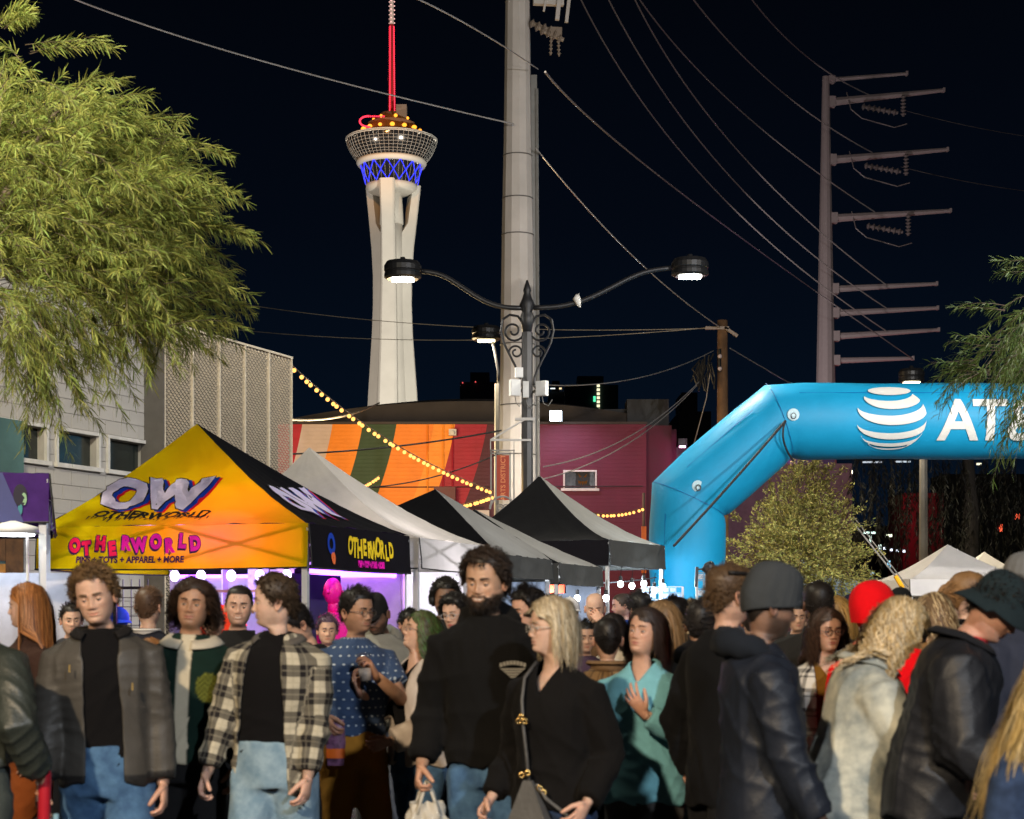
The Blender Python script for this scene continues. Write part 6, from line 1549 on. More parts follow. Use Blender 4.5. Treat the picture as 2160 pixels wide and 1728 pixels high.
def torso_rings(female, thick, hem, flare=0.0, belly=0.0, build=1.0):
    tb = TF if female else TM
    zs = np.concatenate([np.arange(hem, 1.42, 0.04), [1.42, 1.44, 1.46, 1.48, 1.50]])
    w, f, b = (np.interp(zs, tb[:, 0], tb[:, i]) * build for i in (1, 2, 3))
    k = smoothstep(zs, 1.15, hem) * flare
    th = thick * (1 - 0.55 * smoothstep(zs, 1.40, 1.5))
    w = smooth1(w, 2) + th + k; f = smooth1(f, 2) + th + k + belly * gauss(zs - 1.05, 0.14); b = smooth1(b, 2) + th + k * 0.8
    n = 28; q = 2 * math.pi * np.arange(n) / n
    c, s = np.cos(q), np.sin(q)
    X = w[:, None] * np.sign(c) * np.abs(c) ** 0.85; Yv = np.where(s < 0, f[:, None] * s, b[:, None] * s) * 1.0
    V = np.stack([X, Yv, np.repeat(zs[:, None], n, 1)], -1)
    k_ = len(zs); i = np.arange(k_ - 1)[:, None]; j = np.arange(n)[None, :]
    F = np.stack(np.broadcast_arrays(i * n + j, i * n + (j + 1) % n, (i + 1) * n + (j + 1) % n, (i + 1) * n + j), -1).reshape(-1, 4)
    V = V.reshape(-1, 3); c0, c1 = len(V), len(V) + 1
    V = np.concatenate([V, [[0, 0, hem]], [[0, 0.01, 1.50]]]); j = np.arange(n)
    T = np.concatenate([np.stack([np.full(n, c0), (j + 1) % n, j], -1), np.stack([np.full(n, c1), (k_ - 1) * n + j, (k_ - 1) * n + (j + 1) % n], -1)])
    return V, F, T

def hand_mesh(nb, W, f, p, pose, col, side, sc=1.0):
    """W wrist, f finger direction, p palm normal; thumb lies on side t"""
    f = np.array(f, float); f /= np.linalg.norm(f); p = np.array(p, float); p -= f * np.dot(p, f); p /= np.linalg.norm(p)
    t = np.cross(p, f) * side      # thumb side
    curl, spread = pose
    W = np.array(W)
    pts = [W - f * 0.02, W + f * .012, W + f * .04, W + f * .07, W + f * .092]
    nb.tube(pts, np.array([[.021, .027], [.021, .029], [.017, .036], [.015, .041], [.011, .040]])[:, ::-1] * sc if False else np.array([[.027, .021], [.029, .019], [.036, .016], [.041, .014], [.038, .010]]) * sc, col, 12, up=-p if side > 0 else p)
    for i, (off, L, r) in enumerate(((.0285, .070, .0086), (.0095, .080, .0090), (-.010, .074, .0086), (-.028, .057, .0076))):
        base = W + f * (.088 - .004 * abs(i - 1.2)) * 1.0 + t * off
        d0 = f + t * (1.5 - i) * spread * 0.22; d0 /= np.linalg.norm(d0)
        ang = curl * (0.85 + 0.12 * i); q = [base - d0 * .022]; qq = base; q.append(qq)
        a = ang * 0.55
        for seg, fr in enumerate((0.45, 0.32, 0.23)):
            d = d0 * math.cos(a) + p * math.sin(a); qq = qq + d * L * fr; q.append(qq); a += ang * (0.9 if seg == 0 else 0.6)
        q.append(qq + d * 0.004)
        nb.tube(q, np.array([r, r * 1.06, r * 1.02, r * .92, r * .72, r * .3]) * sc, col * np.array([1.02, .98, .98]), 8)
    b = W + f * .022 + t * .022
    d = f * .78 + t * .50 + p * (.28 + .35 * curl); d /= np.linalg.norm(d)
    d2 = f * .85 + t * (.35 - .3 * curl) + p * (.3 + .4 * curl); d2 /= np.linalg.norm(d2)
    nb.tube([b - d * .012, b + d * .01, b + d * .042, b + d * .042 + d2 * .03, b + d * .042 + d2 * .05, b + d * .042 + d2 * .055], np.array([.014, .015, .0115, .0105, .008, .003]) * sc, col, 8)

def strand_tubes(Pts, rad, col):
    """Pts (n,S,3) -> 3 sided tapered tubes"""
    n, S, _ = Pts.shape
    t = np.gradient(Pts, axis=1); t /= np.linalg.norm(t, axis=2, keepdims=True) + 1e-9
    ref = np.array([0.3, 0.9, 0.2]); sd = np.cross(t, ref); sd /= np.linalg.norm(sd, axis=2, keepdims=True) + 1e-9; bn = np.cross(t, sd)
    tap = np.interp(np.linspace(0, 1, S), [0, .6, 1], [1.0, .9, .25])[None, :, None] * np.reshape(rad, (-1, 1, 1))
    rings = np.stack([Pts + (sd * math.cos(q) + bn * math.sin(q)) * tap for q in (0, 2.09, 4.19)], axis=2)   # n,S,3,3
    V = rings.reshape(-1, 3)
    b = (np.arange(n) * S * 3)[:, None, None] + (np.arange(S - 1) * 3)[None, :, None]; j = np.arange(3)[None, None, :]
    F = np.stack(np.broadcast_arrays(b + j, b + (j + 1) % 3, b + 3 + (j + 1) % 3, b + 3 + j), -1).reshape(-1, 4)
    C = np.repeat(col, S * 3, 0)
    return V, F, C

def relax_edge(co, q, it):
    E = np.sort(np.concatenate([q[:, [0, 1]], q[:, [1, 2]], q[:, [2, 3]], q[:, [3, 0]]]), 1)
    u, c = np.unique(E, axis=0, return_counts=True); bE = u[c == 1]
    if not len(bE): return co
    co = co.copy(); n = len(co)
    for _ in range(it):
        acc = np.zeros_like(co); cn = np.zeros(n)
        for a_, b_ in ((0, 1), (1, 0)): np.add.at(acc, bE[:, a_], co[bE[:, b_]]); np.add.at(cn, bE[:, a_], 1)
        m = cn > 0; co[m] = co[m] * .4 + acc[m] / cn[m][:, None] * .6
    return co
class Fig: pass
def person(label, px, Y, H, face=0.0, head=(0, 0, 0), female=False, skin=(0.42, 0.24, 0.16), hair=None, beard=None, top=None, under=None, legs=None, arms=None, lean=0.0, side_lean=0.0, detail=2, seed=0, smile=0.0, eyes='open', eyecol=(0.03, 0.018, 0.01), glasses=None, hat=None, collar=None, hood=None, build=1.0, fat=1.0, belly=0.0, stride=0.12, group=None, lipcol=None, brow=None, extra=None, zoff=0.0):
    rng = np.random.default_rng(seed + 1000)
    s = H / 1.75
    X = (px - 1080.0) / FOC * Y
    a = math.radians(face)
    ca, sa = math.cos(a), math.sin(a)
    skin = np.array(skin, float)
    fig = Fig()
    def warp(V):
        V = np.array(V, float); k = smoothstep(V[:, 2], 0.85, 1.25)
        if lean:
            th = math.radians(lean) * k; y, z = V[:, 1].copy(), V[:, 2] - 0.95
            V[:, 1] = y * np.cos(th) - z * np.sin(th); V[:, 2] = y * np.sin(th) + z * np.cos(th) + 0.95
        if side_lean:
            th = math.radians(side_lean) * k; x, z = V[:, 0].copy(), V[:, 2] - 0.95
            V[:, 0] = x * np.cos(th) + z * np.sin(th); V[:, 2] = -x * np.sin(th) + z * np.cos(th) + 0.95
        return V
    def place(V):
        V = warp(V) * s
        return np.stack([V[:, 0] * ca - V[:, 1] * sa, V[:, 0] * sa + V[:, 1] * ca, V[:, 2] + zoff], -1)
    fig.place = place; fig.loc = Vector((X, Y, 0))
    def world(p): return Vector(place(np.array([p], float))[0]) + fig.loc
    fig.world = world
    # --- arms
    shw = (.160 if female else .182) * build; shz = 1.362 if female else 1.378
    arms = arms or {}
    A = {}
    for sd in (-1, 1):
        d = arms.get(sd, {})
        S = np.array([sd * shw, 0.012, shz])
        Wt = d.get('w', (sd * (.235 if not female else .215) * (0.5 + 0.5 * build), -0.04 + 0.05 * sd * (1 if stride > 0 else 0), 0.87)); Wt = np.array(Wt, float)
        E, Wp = ik(S, Wt, UPA, FOA, d.get('hint', (sd * 0.22, 0.95, -0.1)))
        fd = np.array(d.get('f', (Wp - E) / np.linalg.norm(Wp - E) + np.array([0, -0.15, 0]))); pn = np.array(d.get('p', (-sd, 0.15, 0)), float)
        A[sd] = dict(S=S, E=E, W=Wp, f=fd, p=pn, pose=d.get('pose', (0.75, 0.3)))
    fig.A = A
    # --- body: head and neck, trunk, arms, hands, in one mesh
    g = head_grid(detail, female, smile, fat)
    V = g['V']; C = np.repeat(skin[None, :], len(V), 0); Z, Xg, ang = g['Z'], g['X'], g['ang']
    fr = ang < 1.2
    lip = np.array(lipcol if lipcol is not None else (skin * np.array([.86, .55, .52])))
    lm = (np.clip(1.5 - np.abs((Z - g['zc']) / np.where(Z > g['zc'], .0085, .0105)) * 1.1 - (np.abs(Xg) / .026) ** 2, 0, 1) * fr)[:, None]
    C = C * (1 - lm * .85) + lip * lm * .85
    seam = (gauss(Z - g['zc'], .0022) * gauss(Xg, .021) * fr)[:, None] * 0.65; C = C * (1 - seam) + C * .22 * seam
    if smile > 0.75 and detail > 0:
        te = (gauss(Z - g['zc'] + .0015, .0030) * (np.abs(Xg) < .017) * fr)[:, None]; C = C * (1 - te) + np.array([.62, .58, .52]) * te
    ck = (gauss(np.abs(Xg) - .045, .022) * gauss(Z + .03, .022) * fr)[:, None] * .16; C = C * (1 - ck) + C * np.array([1.12, .72, .68]) * ck
    ns = (gauss(Xg, .016) * gauss(Z + .034, .012) * fr)[:, None] * .2; C = C * (1 - ns) + C * np.array([1.08, .74, .7]) * ns
    hc = np.array(hair['col']) if hair else skin * .3
    if beard:
        bz = smoothstep(-Z, .030, .055) * smoothstep(ang, 1.95, 1.45) * (Z > -.135)
        mouth = np.clip(1.25 - (np.abs(Z - g['zc']) / .011) ** 2 - (Xg / .028) ** 2, 0, 1) * (ang < .9)
        upper = np.where((Z > -.0555) & (np.abs(Xg) > .03), smoothstep(ang, .55, .85), 1.0) * np.where((Z > -.046) & (ang < .6), 0, 1)
        bm = bz * upper * (1 - mouth)
        if beard[0] == 'moustache': bm = bm * gauss(Xg, .026) * ((Z > -.062) | (Z < -.078))
        bmc = (bm * beard[1])[:, None]; C = C * (1 - bmc) + np.array(beard[2] if len(beard) > 2 else hc) * bmc
        fig.bm = bm
    nrm = normals_of(V, g['F'])
    if beard and beard[0] == 'full': V = V + nrm * (bm * (0.008 + 0.003 * np.sin(Xg * 300) * np.sin(Z * 260 + 1)))[:, None]
    b = NB(); b.add(V, g['F'], C=C)
    dk = skin * .45
    hd = NB()
    if detail > 0:
        for sd in (-1, 1):
            ye = -(0.0945 - .0135) + .0005
            b.ball((sd * .0310, ye + .0050, -.0005), .0120, (.50, .47, .45), 14, 10)
            b.ball((sd * .0310 , ye - .0052, -.001), (.0058, .0028, .0058), eyecol, 12, 6)
            lidz = {'open': .0022, 'down': -.0002, 'closed': -.005}[eyes]
            th = np.linspace(0, 1, 7); 
            # upper and lower lids wrapped round the ball, lashes on the edge
            for up_, z0, z1 in ((1, lidz, .0135), (-1, -.0055 if eyes == 'open' else -.0068, -.0135)):
                rows = []
                for tt in np.linspace(0, 1, 5):
                    zz = z0 + (z1 - z0) * tt; rr = math.sqrt(max(1e-8, .0134 ** 2 - zz ** 2))
                    phi = np.linspace(-1.75, 1.75, 11); arch = (1 - (phi / 1.75) ** 2) * 0 
                    edge = zz - (z0 if tt < .99 else 0) * 0 - up_ * .0045 * (np.abs(phi) / 1.75) ** 2 * (1 - tt)
                    rows.append(np.stack([sd * .0310 + rr * np.sin(phi), ye + .0050 - rr * np.cos(phi), edge - .0005], -1))
                R = np.concatenate(rows); n = 11; i = np.arange(4)[:, None]; j = np.arange(10)[None, :]
                Fq = np.stack(np.broadcast_arrays(i * n + j, i * n + j + 1, (i + 1) * n + j + 1, (i + 1) * n + j), -1).reshape(-1, 4)
                cc = np.repeat((skin * .93)[None, :], len(R), 0); cc[:11] = skin * (.10 if up_ > 0 else .5); 
                b.add(R, Fq, C=cc)
            # ear
            phi = np.linspace(0, 2 * math.pi, 16, endpoint=False)
            ex, ey, ez = sd * .0755, .012, -.012
            rings = []
            for kx, (kr, ko) in enumerate(((.62, -.004), (.95, .006), (1.0, .013), (.82, .015), (.55, .008), (.15, .006))):
                rr_y = .0175 * kr * (1 + .25 * np.sin(phi)); rr_z = .031 * kr
                rings.append(np.stack([np.full(16, ex + sd * ko) + sd * .004 * np.cos(phi), ey + .006 * np.sin(phi) + rr_y * np.cos(phi), ez + rr_z * np.sin(phi)], -1))
            R = np.concatenate(rings); i = np.arange(5)[:, None]; j = np.arange(16)[None, :]
            Fq = np.stack(np.broadcast_arrays(i * 16 + j, i * 16 + (j + 1) % 16, (i + 1) * 16 + (j + 1) % 16, (i + 1) * 16 + j), -1).reshape(-1, 4)
            cc = np.repeat((skin * np.array([1.02, .88, .85]))[None, :], len(R), 0); cc[64:] *= .75
            if not (hair and hair.get('noears')): b.add(R, Fq, C=cc)
    if detail > 0:   # eyebrows: short hairs laid along the brow
        bc = np.array(brow) if brow is not None else hc * .8
        for sd in (-1, 1):
            xs = np.linspace(.013, .050, 8)
            zz = .0225 + .0036 * np.sin((xs - .013) / .037 * 2.6)
            prof_y = np.interp(xs, [.0, .02, .035, .05], [-.0995, -.0990, -.0945, -.0845])
            if female: prof_y = prof_y + .0015
            pts = np.stack([sd * xs, prof_y - .0008, zz], -1)
            b.tube(pts, np.stack([np.full(8, .0022), np.interp(np.linspace(0, 1, 8), [0, .3, 1], [.0042, .0042, .0016]) * (0.75 if female else 1.05)], 1), bc, 6)
    Vh, Qh, Th, Ch = b.arr()
    HC = np.array([0, -.018, 1.642 if not female else 1.638])
    R = rotm(*head); PIV = np.array([0, .012, -.115])
    def head_to_body(v):
        k = smoothstep(v[:, 2], -.235, -.125)[:, None]
        r = (v - PIV) * .925 @ R.T + PIV
        return (v * (1 - k) + r * k) + HC
    fig.h2b = head_to_body
    Vb = head_to_body(Vh)
    body = NB(); body.add(Vb, Qh, Th, Ch)
    tb = TF if female else TM
    tr = NB()
    body.tube([(0, .01, .82), (0, .005, 1.0), (0, .005, 1.2), (0, .01, 1.36), (0, .015, 1.45)], np.array([[.14, .09], [.12, .085], [.13, .09], [.13, .085], [.06, .05]]), skin, 14, up=(0, 1, 0))
    for sd in (-1, 1):
        q = A[sd]
        body.tube([q['S'] * 1.0, q['S'] * .5 + q['E'] * .5, q['E'], q['E'] * .6 + q['W'] * .4, q['W']], np.array([.045, .042, .038, .036, .025]) * (0.86 if female else 1.0), skin, 12)
        hand_mesh(body, q['W'], q['f'], q['p'], q['pose'], skin * np.array([1.03, .93, .9]), sd, .88 if female else 1.0)
        hx = sd * .085
        body.tube([(hx, .01, .86), (hx + sd * .01, -.01 - sd * stride * .3, .50), (hx + sd * .01, .02 - sd * stride, .10)], [.07, .05, .04], skin, 8)
    o = body.obj('person', skin_m, None, place)
    o.location = fig.loc
    tag(o, label, 'person', group)
    fig.o = o
    # --- hair
    if hair and hair['style'] != 'bald':
        st = hair['style']; vol = hair.get('vol', {'short': .010, 'buzz': .004, 'curly': .026, 'afro': .030, 'bob': .020, 'long': .016, 'wavy': .020, 'tied': .007, 'fade': .010}.get(st, .012))
        hl = HAIRLINE['f' if female else 'm']; angd = np.degrees(g['ang'])
        zl = np.interp(angd, hl[0], hl[1]) + hair.get('lift', 0)
        V0 = g['V']; nrm = normals_of(V0, g['F'])
        mk = smoothstep(V0[:, 2] - zl, -.004, .030)
        nz = wrinkle(V0 * 1.6, seed + 5, 1.3) if detail else 0
        tk = vol * (0.35 + 0.65 * mk)
        if st in ('short', 'fade'): tk = tk * (0.45 + 0.55 * smoothstep(V0[:, 2], -.03, .09)) * hair.get('topx', 1.25)
        if st == 'curly': tk = tk * (0.55 + 0.6 * smoothstep(V0[:, 2], -.02, .09))
        Vc = V0 + nrm * np.maximum(.0015, tk * (1 + .28 * nz))[:, None]
        keep = (mk > 0.04)
        fk = keep[g['F']].sum(1) >= 3
        F = g['F'][fk]; used = np.unique(F); mp_ = -np.ones(len(Vc), int); mp_[used] = np.arange(len(used)); F = mp_[F]
        tone = (1 + .25 * (nz if detail else 0))[:, None] if detail else 1
        base = np.clip(np.array(hair['col']) * .75 * tone, 0, 1) if detail else np.repeat((np.array(hair['col']) * .8)[None, :], len(Vc), 0)
        hb = NB()
        Vcb = (Vc @ np.eye(3)); k = 1
        to_b = lambda v: ((v - PIV) * .925 @ R.T + PIV) + HC
        hb.add(to_b(Vc[used]), F, C=base[used])
        cnt = {'short': 900, 'fade': 800, 'buzz': 0, 'curly': 1000, 'afro': 800, 'bob': 3000, 'long': 3000, 'wavy': 2600, 'tied': 420}.get(st, 300)
        cnt = int(cnt * (1.0 if detail > 1 else (0.45 if detail else 0.22)))
        S = 9 if st not in ('short', 'fade', 'tied') else 5
        if cnt:
            okv = np.where(mk > .35)[0]
            wv = np.ones(len(okv)); wv *= np.clip(np.sin(g['ang'][okv]) + .25, .2, 1) + .2
            if st in ('bob', 'long', 'wavy'): wv *= np.exp(V0[okv, 2] * 14)
            idx = rng.choice(okv, cnt, p=wv / wv.sum())
            roots = V0[idx] + nrm[idx] * (tk[idx] * (.95 if st in ('bob', 'long', 'wavy') else .55))[:, None] + rng.normal(size=(cnt, 3)) * .004
            n0 = nrm[idx]
            L = hair.get('len', {'short': .035, 'fade': .03, 'curly': .060, 'afro': .03, 'bob': .25, 'long': .42, 'wavy': .22, 'tied': .05}[st]) * rng.uniform(.65, 1.15, cnt)
            part = hair.get('part', .01)
            side = np.sign(roots[:, 0] - part + rng.normal(size=cnt) * .004)
            if st in ('short', 'fade'): d = n0 * .55 + np.array(hair.get('sweep', (0, -.4, .35))) + rng.normal(size=(cnt, 3)) * .25
            elif st in ('curly', 'afro'): d = n0 * 1.0 + rng.normal(size=(cnt, 3)) * .35 + np.array([0, -.1, .1])
            elif st == 'tied': d = np.array([0, .12, .02]) - roots * np.array([1, 0, 1.0]) * 3 + n0 * .1; 
            else: d = n0 * .22 + np.stack([side * .55, np.where(V0[idx, 1] < 0, .30, .18), np.full(cnt, -.25)], -1) + rng.normal(size=(cnt, 3)) * .10
            d /= np.linalg.norm(d, axis=1, keepdims=True)
            step = (L / (S - 1))[:, None]
            grav = {'short': .10, 'fade': .1, 'curly': .30, 'afro': 0, 'bob': .95, 'long': .95, 'wavy': .6, 'tied': 0}[st]
            gv = np.array([0, 0, -1.0]) @ R        # gravity seen from the tilted head
            pts = [roots]; p = roots.copy()
            cen = np.array([0, .004, .005]); 
            amp = hair.get('curl', {'curly': .010, 'afro': .007, 'wavy': .008}.get(st, .0016)); ph = rng.uniform(0, 6.28, cnt); fq = hair.get('freq', 2.2)
            lo = 0.0
            for i in range(1, S):
                d = d + gv * grav; 
                d /= np.linalg.norm(d, axis=1, keepdims=True)
                p = p + d * step
                # stay outside the skull and the neck, and off the face
                q = (p - cen) / (np.array([.080, .103, .118]) + vol * (.98 if st in ('bob', 'long', 'wavy') else .75)); r_ = np.linalg.norm(q, axis=1); ins = (r_ < 1) & (p[:, 2] > -.11)
                p[ins] = cen + (p[ins] - cen) / r_[ins][:, None]
                rn = np.hypot(p[:, 0] / (.070 + vol), (p[:, 1] - .015) / (.075 + vol)); lowm = (p[:, 2] <= -.09) & (rn < 1)
                p[lowm, 0] /= np.maximum(rn[lowm], .2); p[lowm, 1] = .015 + (p[lowm, 1] - .015) / np.maximum(rn[lowm], .2)
                if st in ('bob', 'long', 'wavy'):
                    fx = hair.get('facew', .060); face_ = (p[:, 1] < -.035) & (p[:, 2] < .066 - hair.get('fringe', 0)) & (np.abs(p[:, 0]) < fx)
                    p[face_, 0] = side[face_] * (fx + .35 * (fx - np.abs(p[face_, 0])) * 0 + rng.uniform(0, .008, face_.sum()))
                    if 'flare' in hair: p[:, 0] += np.where(p[:, 2] < -.10, side * hair['flare'] * rng.uniform(.2, 1, cnt), 0)
                    p[:, 1] = np.where(p[:, 2] < .055, np.maximum(p[:, 1], hair.get('back', -.046)), p[:, 1])
                    if st == 'bob': p[:, 1] = np.where(p[:, 2] < -.05, np.maximum(p[:, 1], -.045), p[:, 1])
                    bw = smoothstep(-p[:, 2], .16, .30); sh = bw * .10
                    if st in ('long',): p[:, 1] = np.where((p[:, 2] < -.15) & (p[:, 1] > -.02), np.maximum(p[:, 1], .075 + .06 * bw), p[:, 1])
                pts.append(p.copy())
            Pt = np.stack(pts, 1)
            if amp:
                t_ = np.linspace(0, 1, S)[None, :]
                ph2 = ph[:, None] + t_ * 6.28 * fq * rng.uniform(.7, 1.3, (cnt, 1)); am = amp * np.minimum(1, t_ * 2.5) * rng.uniform(.6, 1.3, (cnt, 1))
                e1 = np.cross(n0, [0.1, .2, 1.0]); e1 /= np.linalg.norm(e1, axis=1, keepdims=True) + 1e-9
                Pt = Pt + e1[:, None, :] * (np.cos(ph2) * am)[..., None] + n0[:, None, :] * (np.sin(ph2) * am)[..., None]
            rad = hair.get('rad', {'short': .0017, 'fade': .0016, 'curly': .0026, 'afro': .003, 'bob': .0019, 'long': .0020, 'wavy': .0021, 'tied': .002}[st]) * rng.uniform(.7, 1.3, cnt) * (1.0 if detail > 1 else (1.5 if detail else 2.2))
            tone = rng.uniform(.55, 1.45, (cnt, 1)); col = np.array(hair['col']) * tone
            if 'col2' in hair:
                pk = rng.random((cnt, 1)) < hair.get('mix', .4); col = np.where(pk, np.array(hair['col2']) * tone, col)
            Vs, Fs, Cs = strand_ribbons(Pt, rad * 1.15, np.clip(col, 0, 1), cen) if st in ('bob', 'long', 'wavy') else strand_tubes(Pt, rad, np.clip(col, 0, 1))
            hb.add(to_b(Vs), Fs, C=Cs)
        if hair.get('tail'):   # ponytail or bun
            kind, tp, ln = hair['tail']
            tp = np.array(tp)
            if kind == 'bun':
                for q in range(26):
                    v = rng.normal(size=3); v /= np.linalg.norm(v); c_ = tp + v * ln * .45
                    hb.ball(to_b((c_)[None, :])[0], ln * rng.uniform(.5, .65), np.array(hair['col']) * rng.uniform(.7, 1.2), 7, 5)
            else:
                nS = 70; t_ = np.linspace(0, 1, 8)[None, :, None]
                st_ = tp + rng.normal(size=(nS, 3)) * .010
                dd = np.array([0, .55, .10]) + rng.normal(size=(nS, 3)) * .16
                Pt = st_[:, None, :] + dd[:, None, :] * t_ * ln * .55 + np.array([0, .0, -1.0]) * (t_ ** 2) * ln
                Vs, Fs, Cs = strand_tubes(Pt, np.full(nS, .0045), np.array(hair['col']) * rng.uniform(.6, 1.4, (nS, 1)))
                hb.add(to_b(Vs), Fs, C=Cs)
        hb.obj('hair', hair_m, o, place)
    if beard and beard[0] == 'full' and detail > 1:
        ok = np.where(fig.bm > .6)[0]; n = 420; idx = rng.choice(ok, n); V0 = V[:len(g['V'])]; n0 = nrm[idx]
        d = n0 * .6 + np.array([0, -.1, -.7]) + rng.normal(size=(n, 3)) * .3; d /= np.linalg.norm(d, axis=1, keepdims=True)
        Pt = V0[idx][:, None, :] + d[:, None, :] * (np.linspace(0, .016, 4)[None, :, None]) + rng.normal(size=(n, 4, 3)) * .0008
        Vs, Fs, Cs = strand_tubes(Pt, np.full(n, .0013), np.array(beard[2] if len(beard) > 2 else hc) * rng.uniform(.6, 1.6, (n, 1)))
        bb = NB(); bb.add(((Vs - PIV) * .925 @ R.T + PIV) + HC, Fs, C=Cs); bb.obj('beard', hair_m, o, place)
    # --- clothes
    vox = {2: .0105, 1: .016, 0: .026}[detail]
    def garment(spec, name, sleeves=True, th_add=0.0, vox_=None):
        th = spec.get('thick', .012) + th_add; hem = spec.get('hem', .88)
        tv, tf, tt = torso_rings(female, th, hem, spec.get('flare', 0.0), belly, build)
        nb_ = NB(); nb_.add(tv, tf, tt)
        segs = []
        sl = spec.get('sleeve', 1.0) if sleeves else 0
        rs = spec.get('arm', .052 if not female else .046)
        for sd in (-1, 1):
            q = A[sd]; S_, E_, W_ = q['S'], q['E'], q['W']
            nb_.tube([np.array([sd * .03, .014, shz + .062]), np.array([sd * shw * .55, .016, shz + .036]), S_ * .9 + np.array([sd * shw * .1, 0.0015, shz * .1 - .008])], [.034 + th * .7, .046 + th * .6, .052 + th * .6], n=12)
            if sl > 0:
                if sl >= .7: path = [S_ + np.array([-sd * .055, .002, .012]), S_, S_ * .5 + E_ * .5, E_, E_ * .5 + W_ * .5, E_ * .08 + W_ * .92 + (W_ - E_) * (sl - 1)]; rr = [rs - .008 + th * .7, rs + .006 + th * .8, rs + .004 + th, rs - .004 + th, rs - .010 + th, spec.get('cuff', rs - .020) + th]
                else: path = [S_ + np.array([-sd * .055, .002, .012]), S_, S_ * .5 + E_ * .5, S_ * (1 - sl * 1.5) + E_ * sl * 1.5]; rr = [rs - .008 + th * .7, rs + .006 + th * .8, rs + .006 + th, rs + .010 + th]
                nb_.tube(path, rr, n=14)
            segs.append((sd, S_, E_, W_))
        V_, Q_, T_, _ = nb_.arr()
        co, no, q = remesh(V_, Q_, T_, vox_ or vox, 5 if detail else 3, name)
        # cloth coordinates: around and along whichever tube the point belongs to
        fab = np.zeros_like(co); dmin = np.full(len(co), 9.0); zone = np.zeros(len(co), int)
        wt = np.interp(co[:, 2], (TF if female else TM)[:, 0], (TF if female else TM)[:, 1]) + th
        dt = np.hypot(co[:, 0] / wt, co[:, 1] / (wt * .72)); fab[:, 0] = np.arctan2(co[:, 0], -co[:, 1]) * .16; fab[:, 1] = co[:, 2]; dmin = np.where(co[:, 2] < 1.47, dt, 1.0)
        wr = spec.get('wr', .007)
        boost = np.ones(len(co))
        for sd, S_, E_, W_ in segs:
            for kk, (P0, P1, base) in enumerate(((S_, E_, 0.0), (E_, W_, .285))):
                dv = P1 - P0; L_ = np.linalg.norm(dv); u_ = dv / L_
                t_ = (co - P0) @ u_; tc = np.clip(t_, 0 if kk else -.02, L_ + .03); r_ = co - P0 - np.outer(tc, u_); dist = np.linalg.norm(r_, axis=1) / (rs + th)
                e1 = np.cross(u_, [0, 1.0, .1]); e1 /= np.linalg.norm(e1); e2 = np.cross(u_, e1)
                better = (dist < dmin * (1.0 if kk == 0 else 1.12)) & (np.sign(co[:, 0]) == sd) & ((t_ > .03) | (kk == 1))
                fab[better, 0] = np.arctan2(r_[better] @ e2, r_[better] @ e1) * (rs + th) + sd * 3; fab[better, 1] = (base + t_[better]) + .013; zone[better] = sd * (1 + kk); dmin[better] = np.minimum(dist, dmin)[better]
            boost += 1.3 * gauss(np.linalg.norm(co - E_, axis=1), .10) + .7 * gauss(np.linalg.norm(co - S_ + np.array([0, .03, .09]), axis=1), .09)
        boost += .5 * gauss(co[:, 2] - 1.02, .08)
        if detail:
            co = co + no * (wr * boost * wrinkle(co, seed * 7 + len(name), spec.get('wf', 1.0)))[:, None]
            hm = smoothstep(co[:, 2], hem + .05, hem) * (zone == 0); co[:, 2] += hm * .012 * np.sin(np.arctan2(co[:, 0], co[:, 1]) * 5 + seed)
        return co, no, q, fab, zone
    def dress(spec, name, sleeves=True, th_add=0.0, solid=0.0):
        co, no, q, fab, zone = garment(spec, name, sleeves, th_add)
        c0 = np.array(spec.get('col', (.5, .5, .5)), float); col = np.repeat(c0[None, :], len(co), 0)
        cf = spec.get('colfn')
        if cf: col = cf(co, zone, fab, col)
        keep = np.ones(len(q), bool)
        op = spec.get('open')
        if op:      # front opening: half width at the neck, chest and hem
            fc = co[q].mean(1); zz = np.array(op)[:, 0]; ww = np.array(op)[:, 1]
            xo = spec.get('xoff', 0.0)
            w_ = np.interp(fc[:, 2], zz, ww, left=ww[0], right=ww[-1]); fz = zone[q].max(1) == 0
            keep &= ~((fc[:, 1] < .02) & (np.abs(fc[:, 0] - xo) < w_) & ((np.abs(zone[q]).max(1) == 0) | (np.abs(fc[:, 0]) < .09)))
            keep &= ~((fc[:, 2] > 1.49) & (np.abs(fc[:, 0]) < .055))
        nk = spec.get('neck')
        if nk:     # neckline: v depth and half width
            fc = co[q].mean(1); keep &= ~((fc[:, 1] < .03) & (fc[:, 2] > nk[0] + np.abs(fc[:, 0]) / nk[1] * (1.50 - nk[0])) & (np.abs(fc[:, 0]) < nk[1]))
        q = q[keep]
        if not keep.all(): co = relax_edge(co, q, 10)
        used = np.unique(q); mp_ = -np.ones(len(co), int); mp_[used] = np.arange(len(used)); q = mp_[q]
        me = mesh_np(name, place(co[used]), [q], spec.get('mat', plain_m), True, {'col': np.concatenate([col[used], np.ones((len(used), 1))], 1), 'fab': fab[used]})
        ob = link(bpy.data.objects.new(name, me), o)
        if solid:
            md = ob.modifiers.new('thickness', 'SOLIDIFY'); md.thickness = solid; md.offset = -1
        return ob
    if top:
        if under:
            u = dict(under); u.setdefault('thick', .006); dress(u, u.get('name', 'shirt'), sleeves=False)
        dress(top, top.get('name', 'jacket'), True, 0.0, .007 if (top.get('open') or top.get('neck')) else 0)
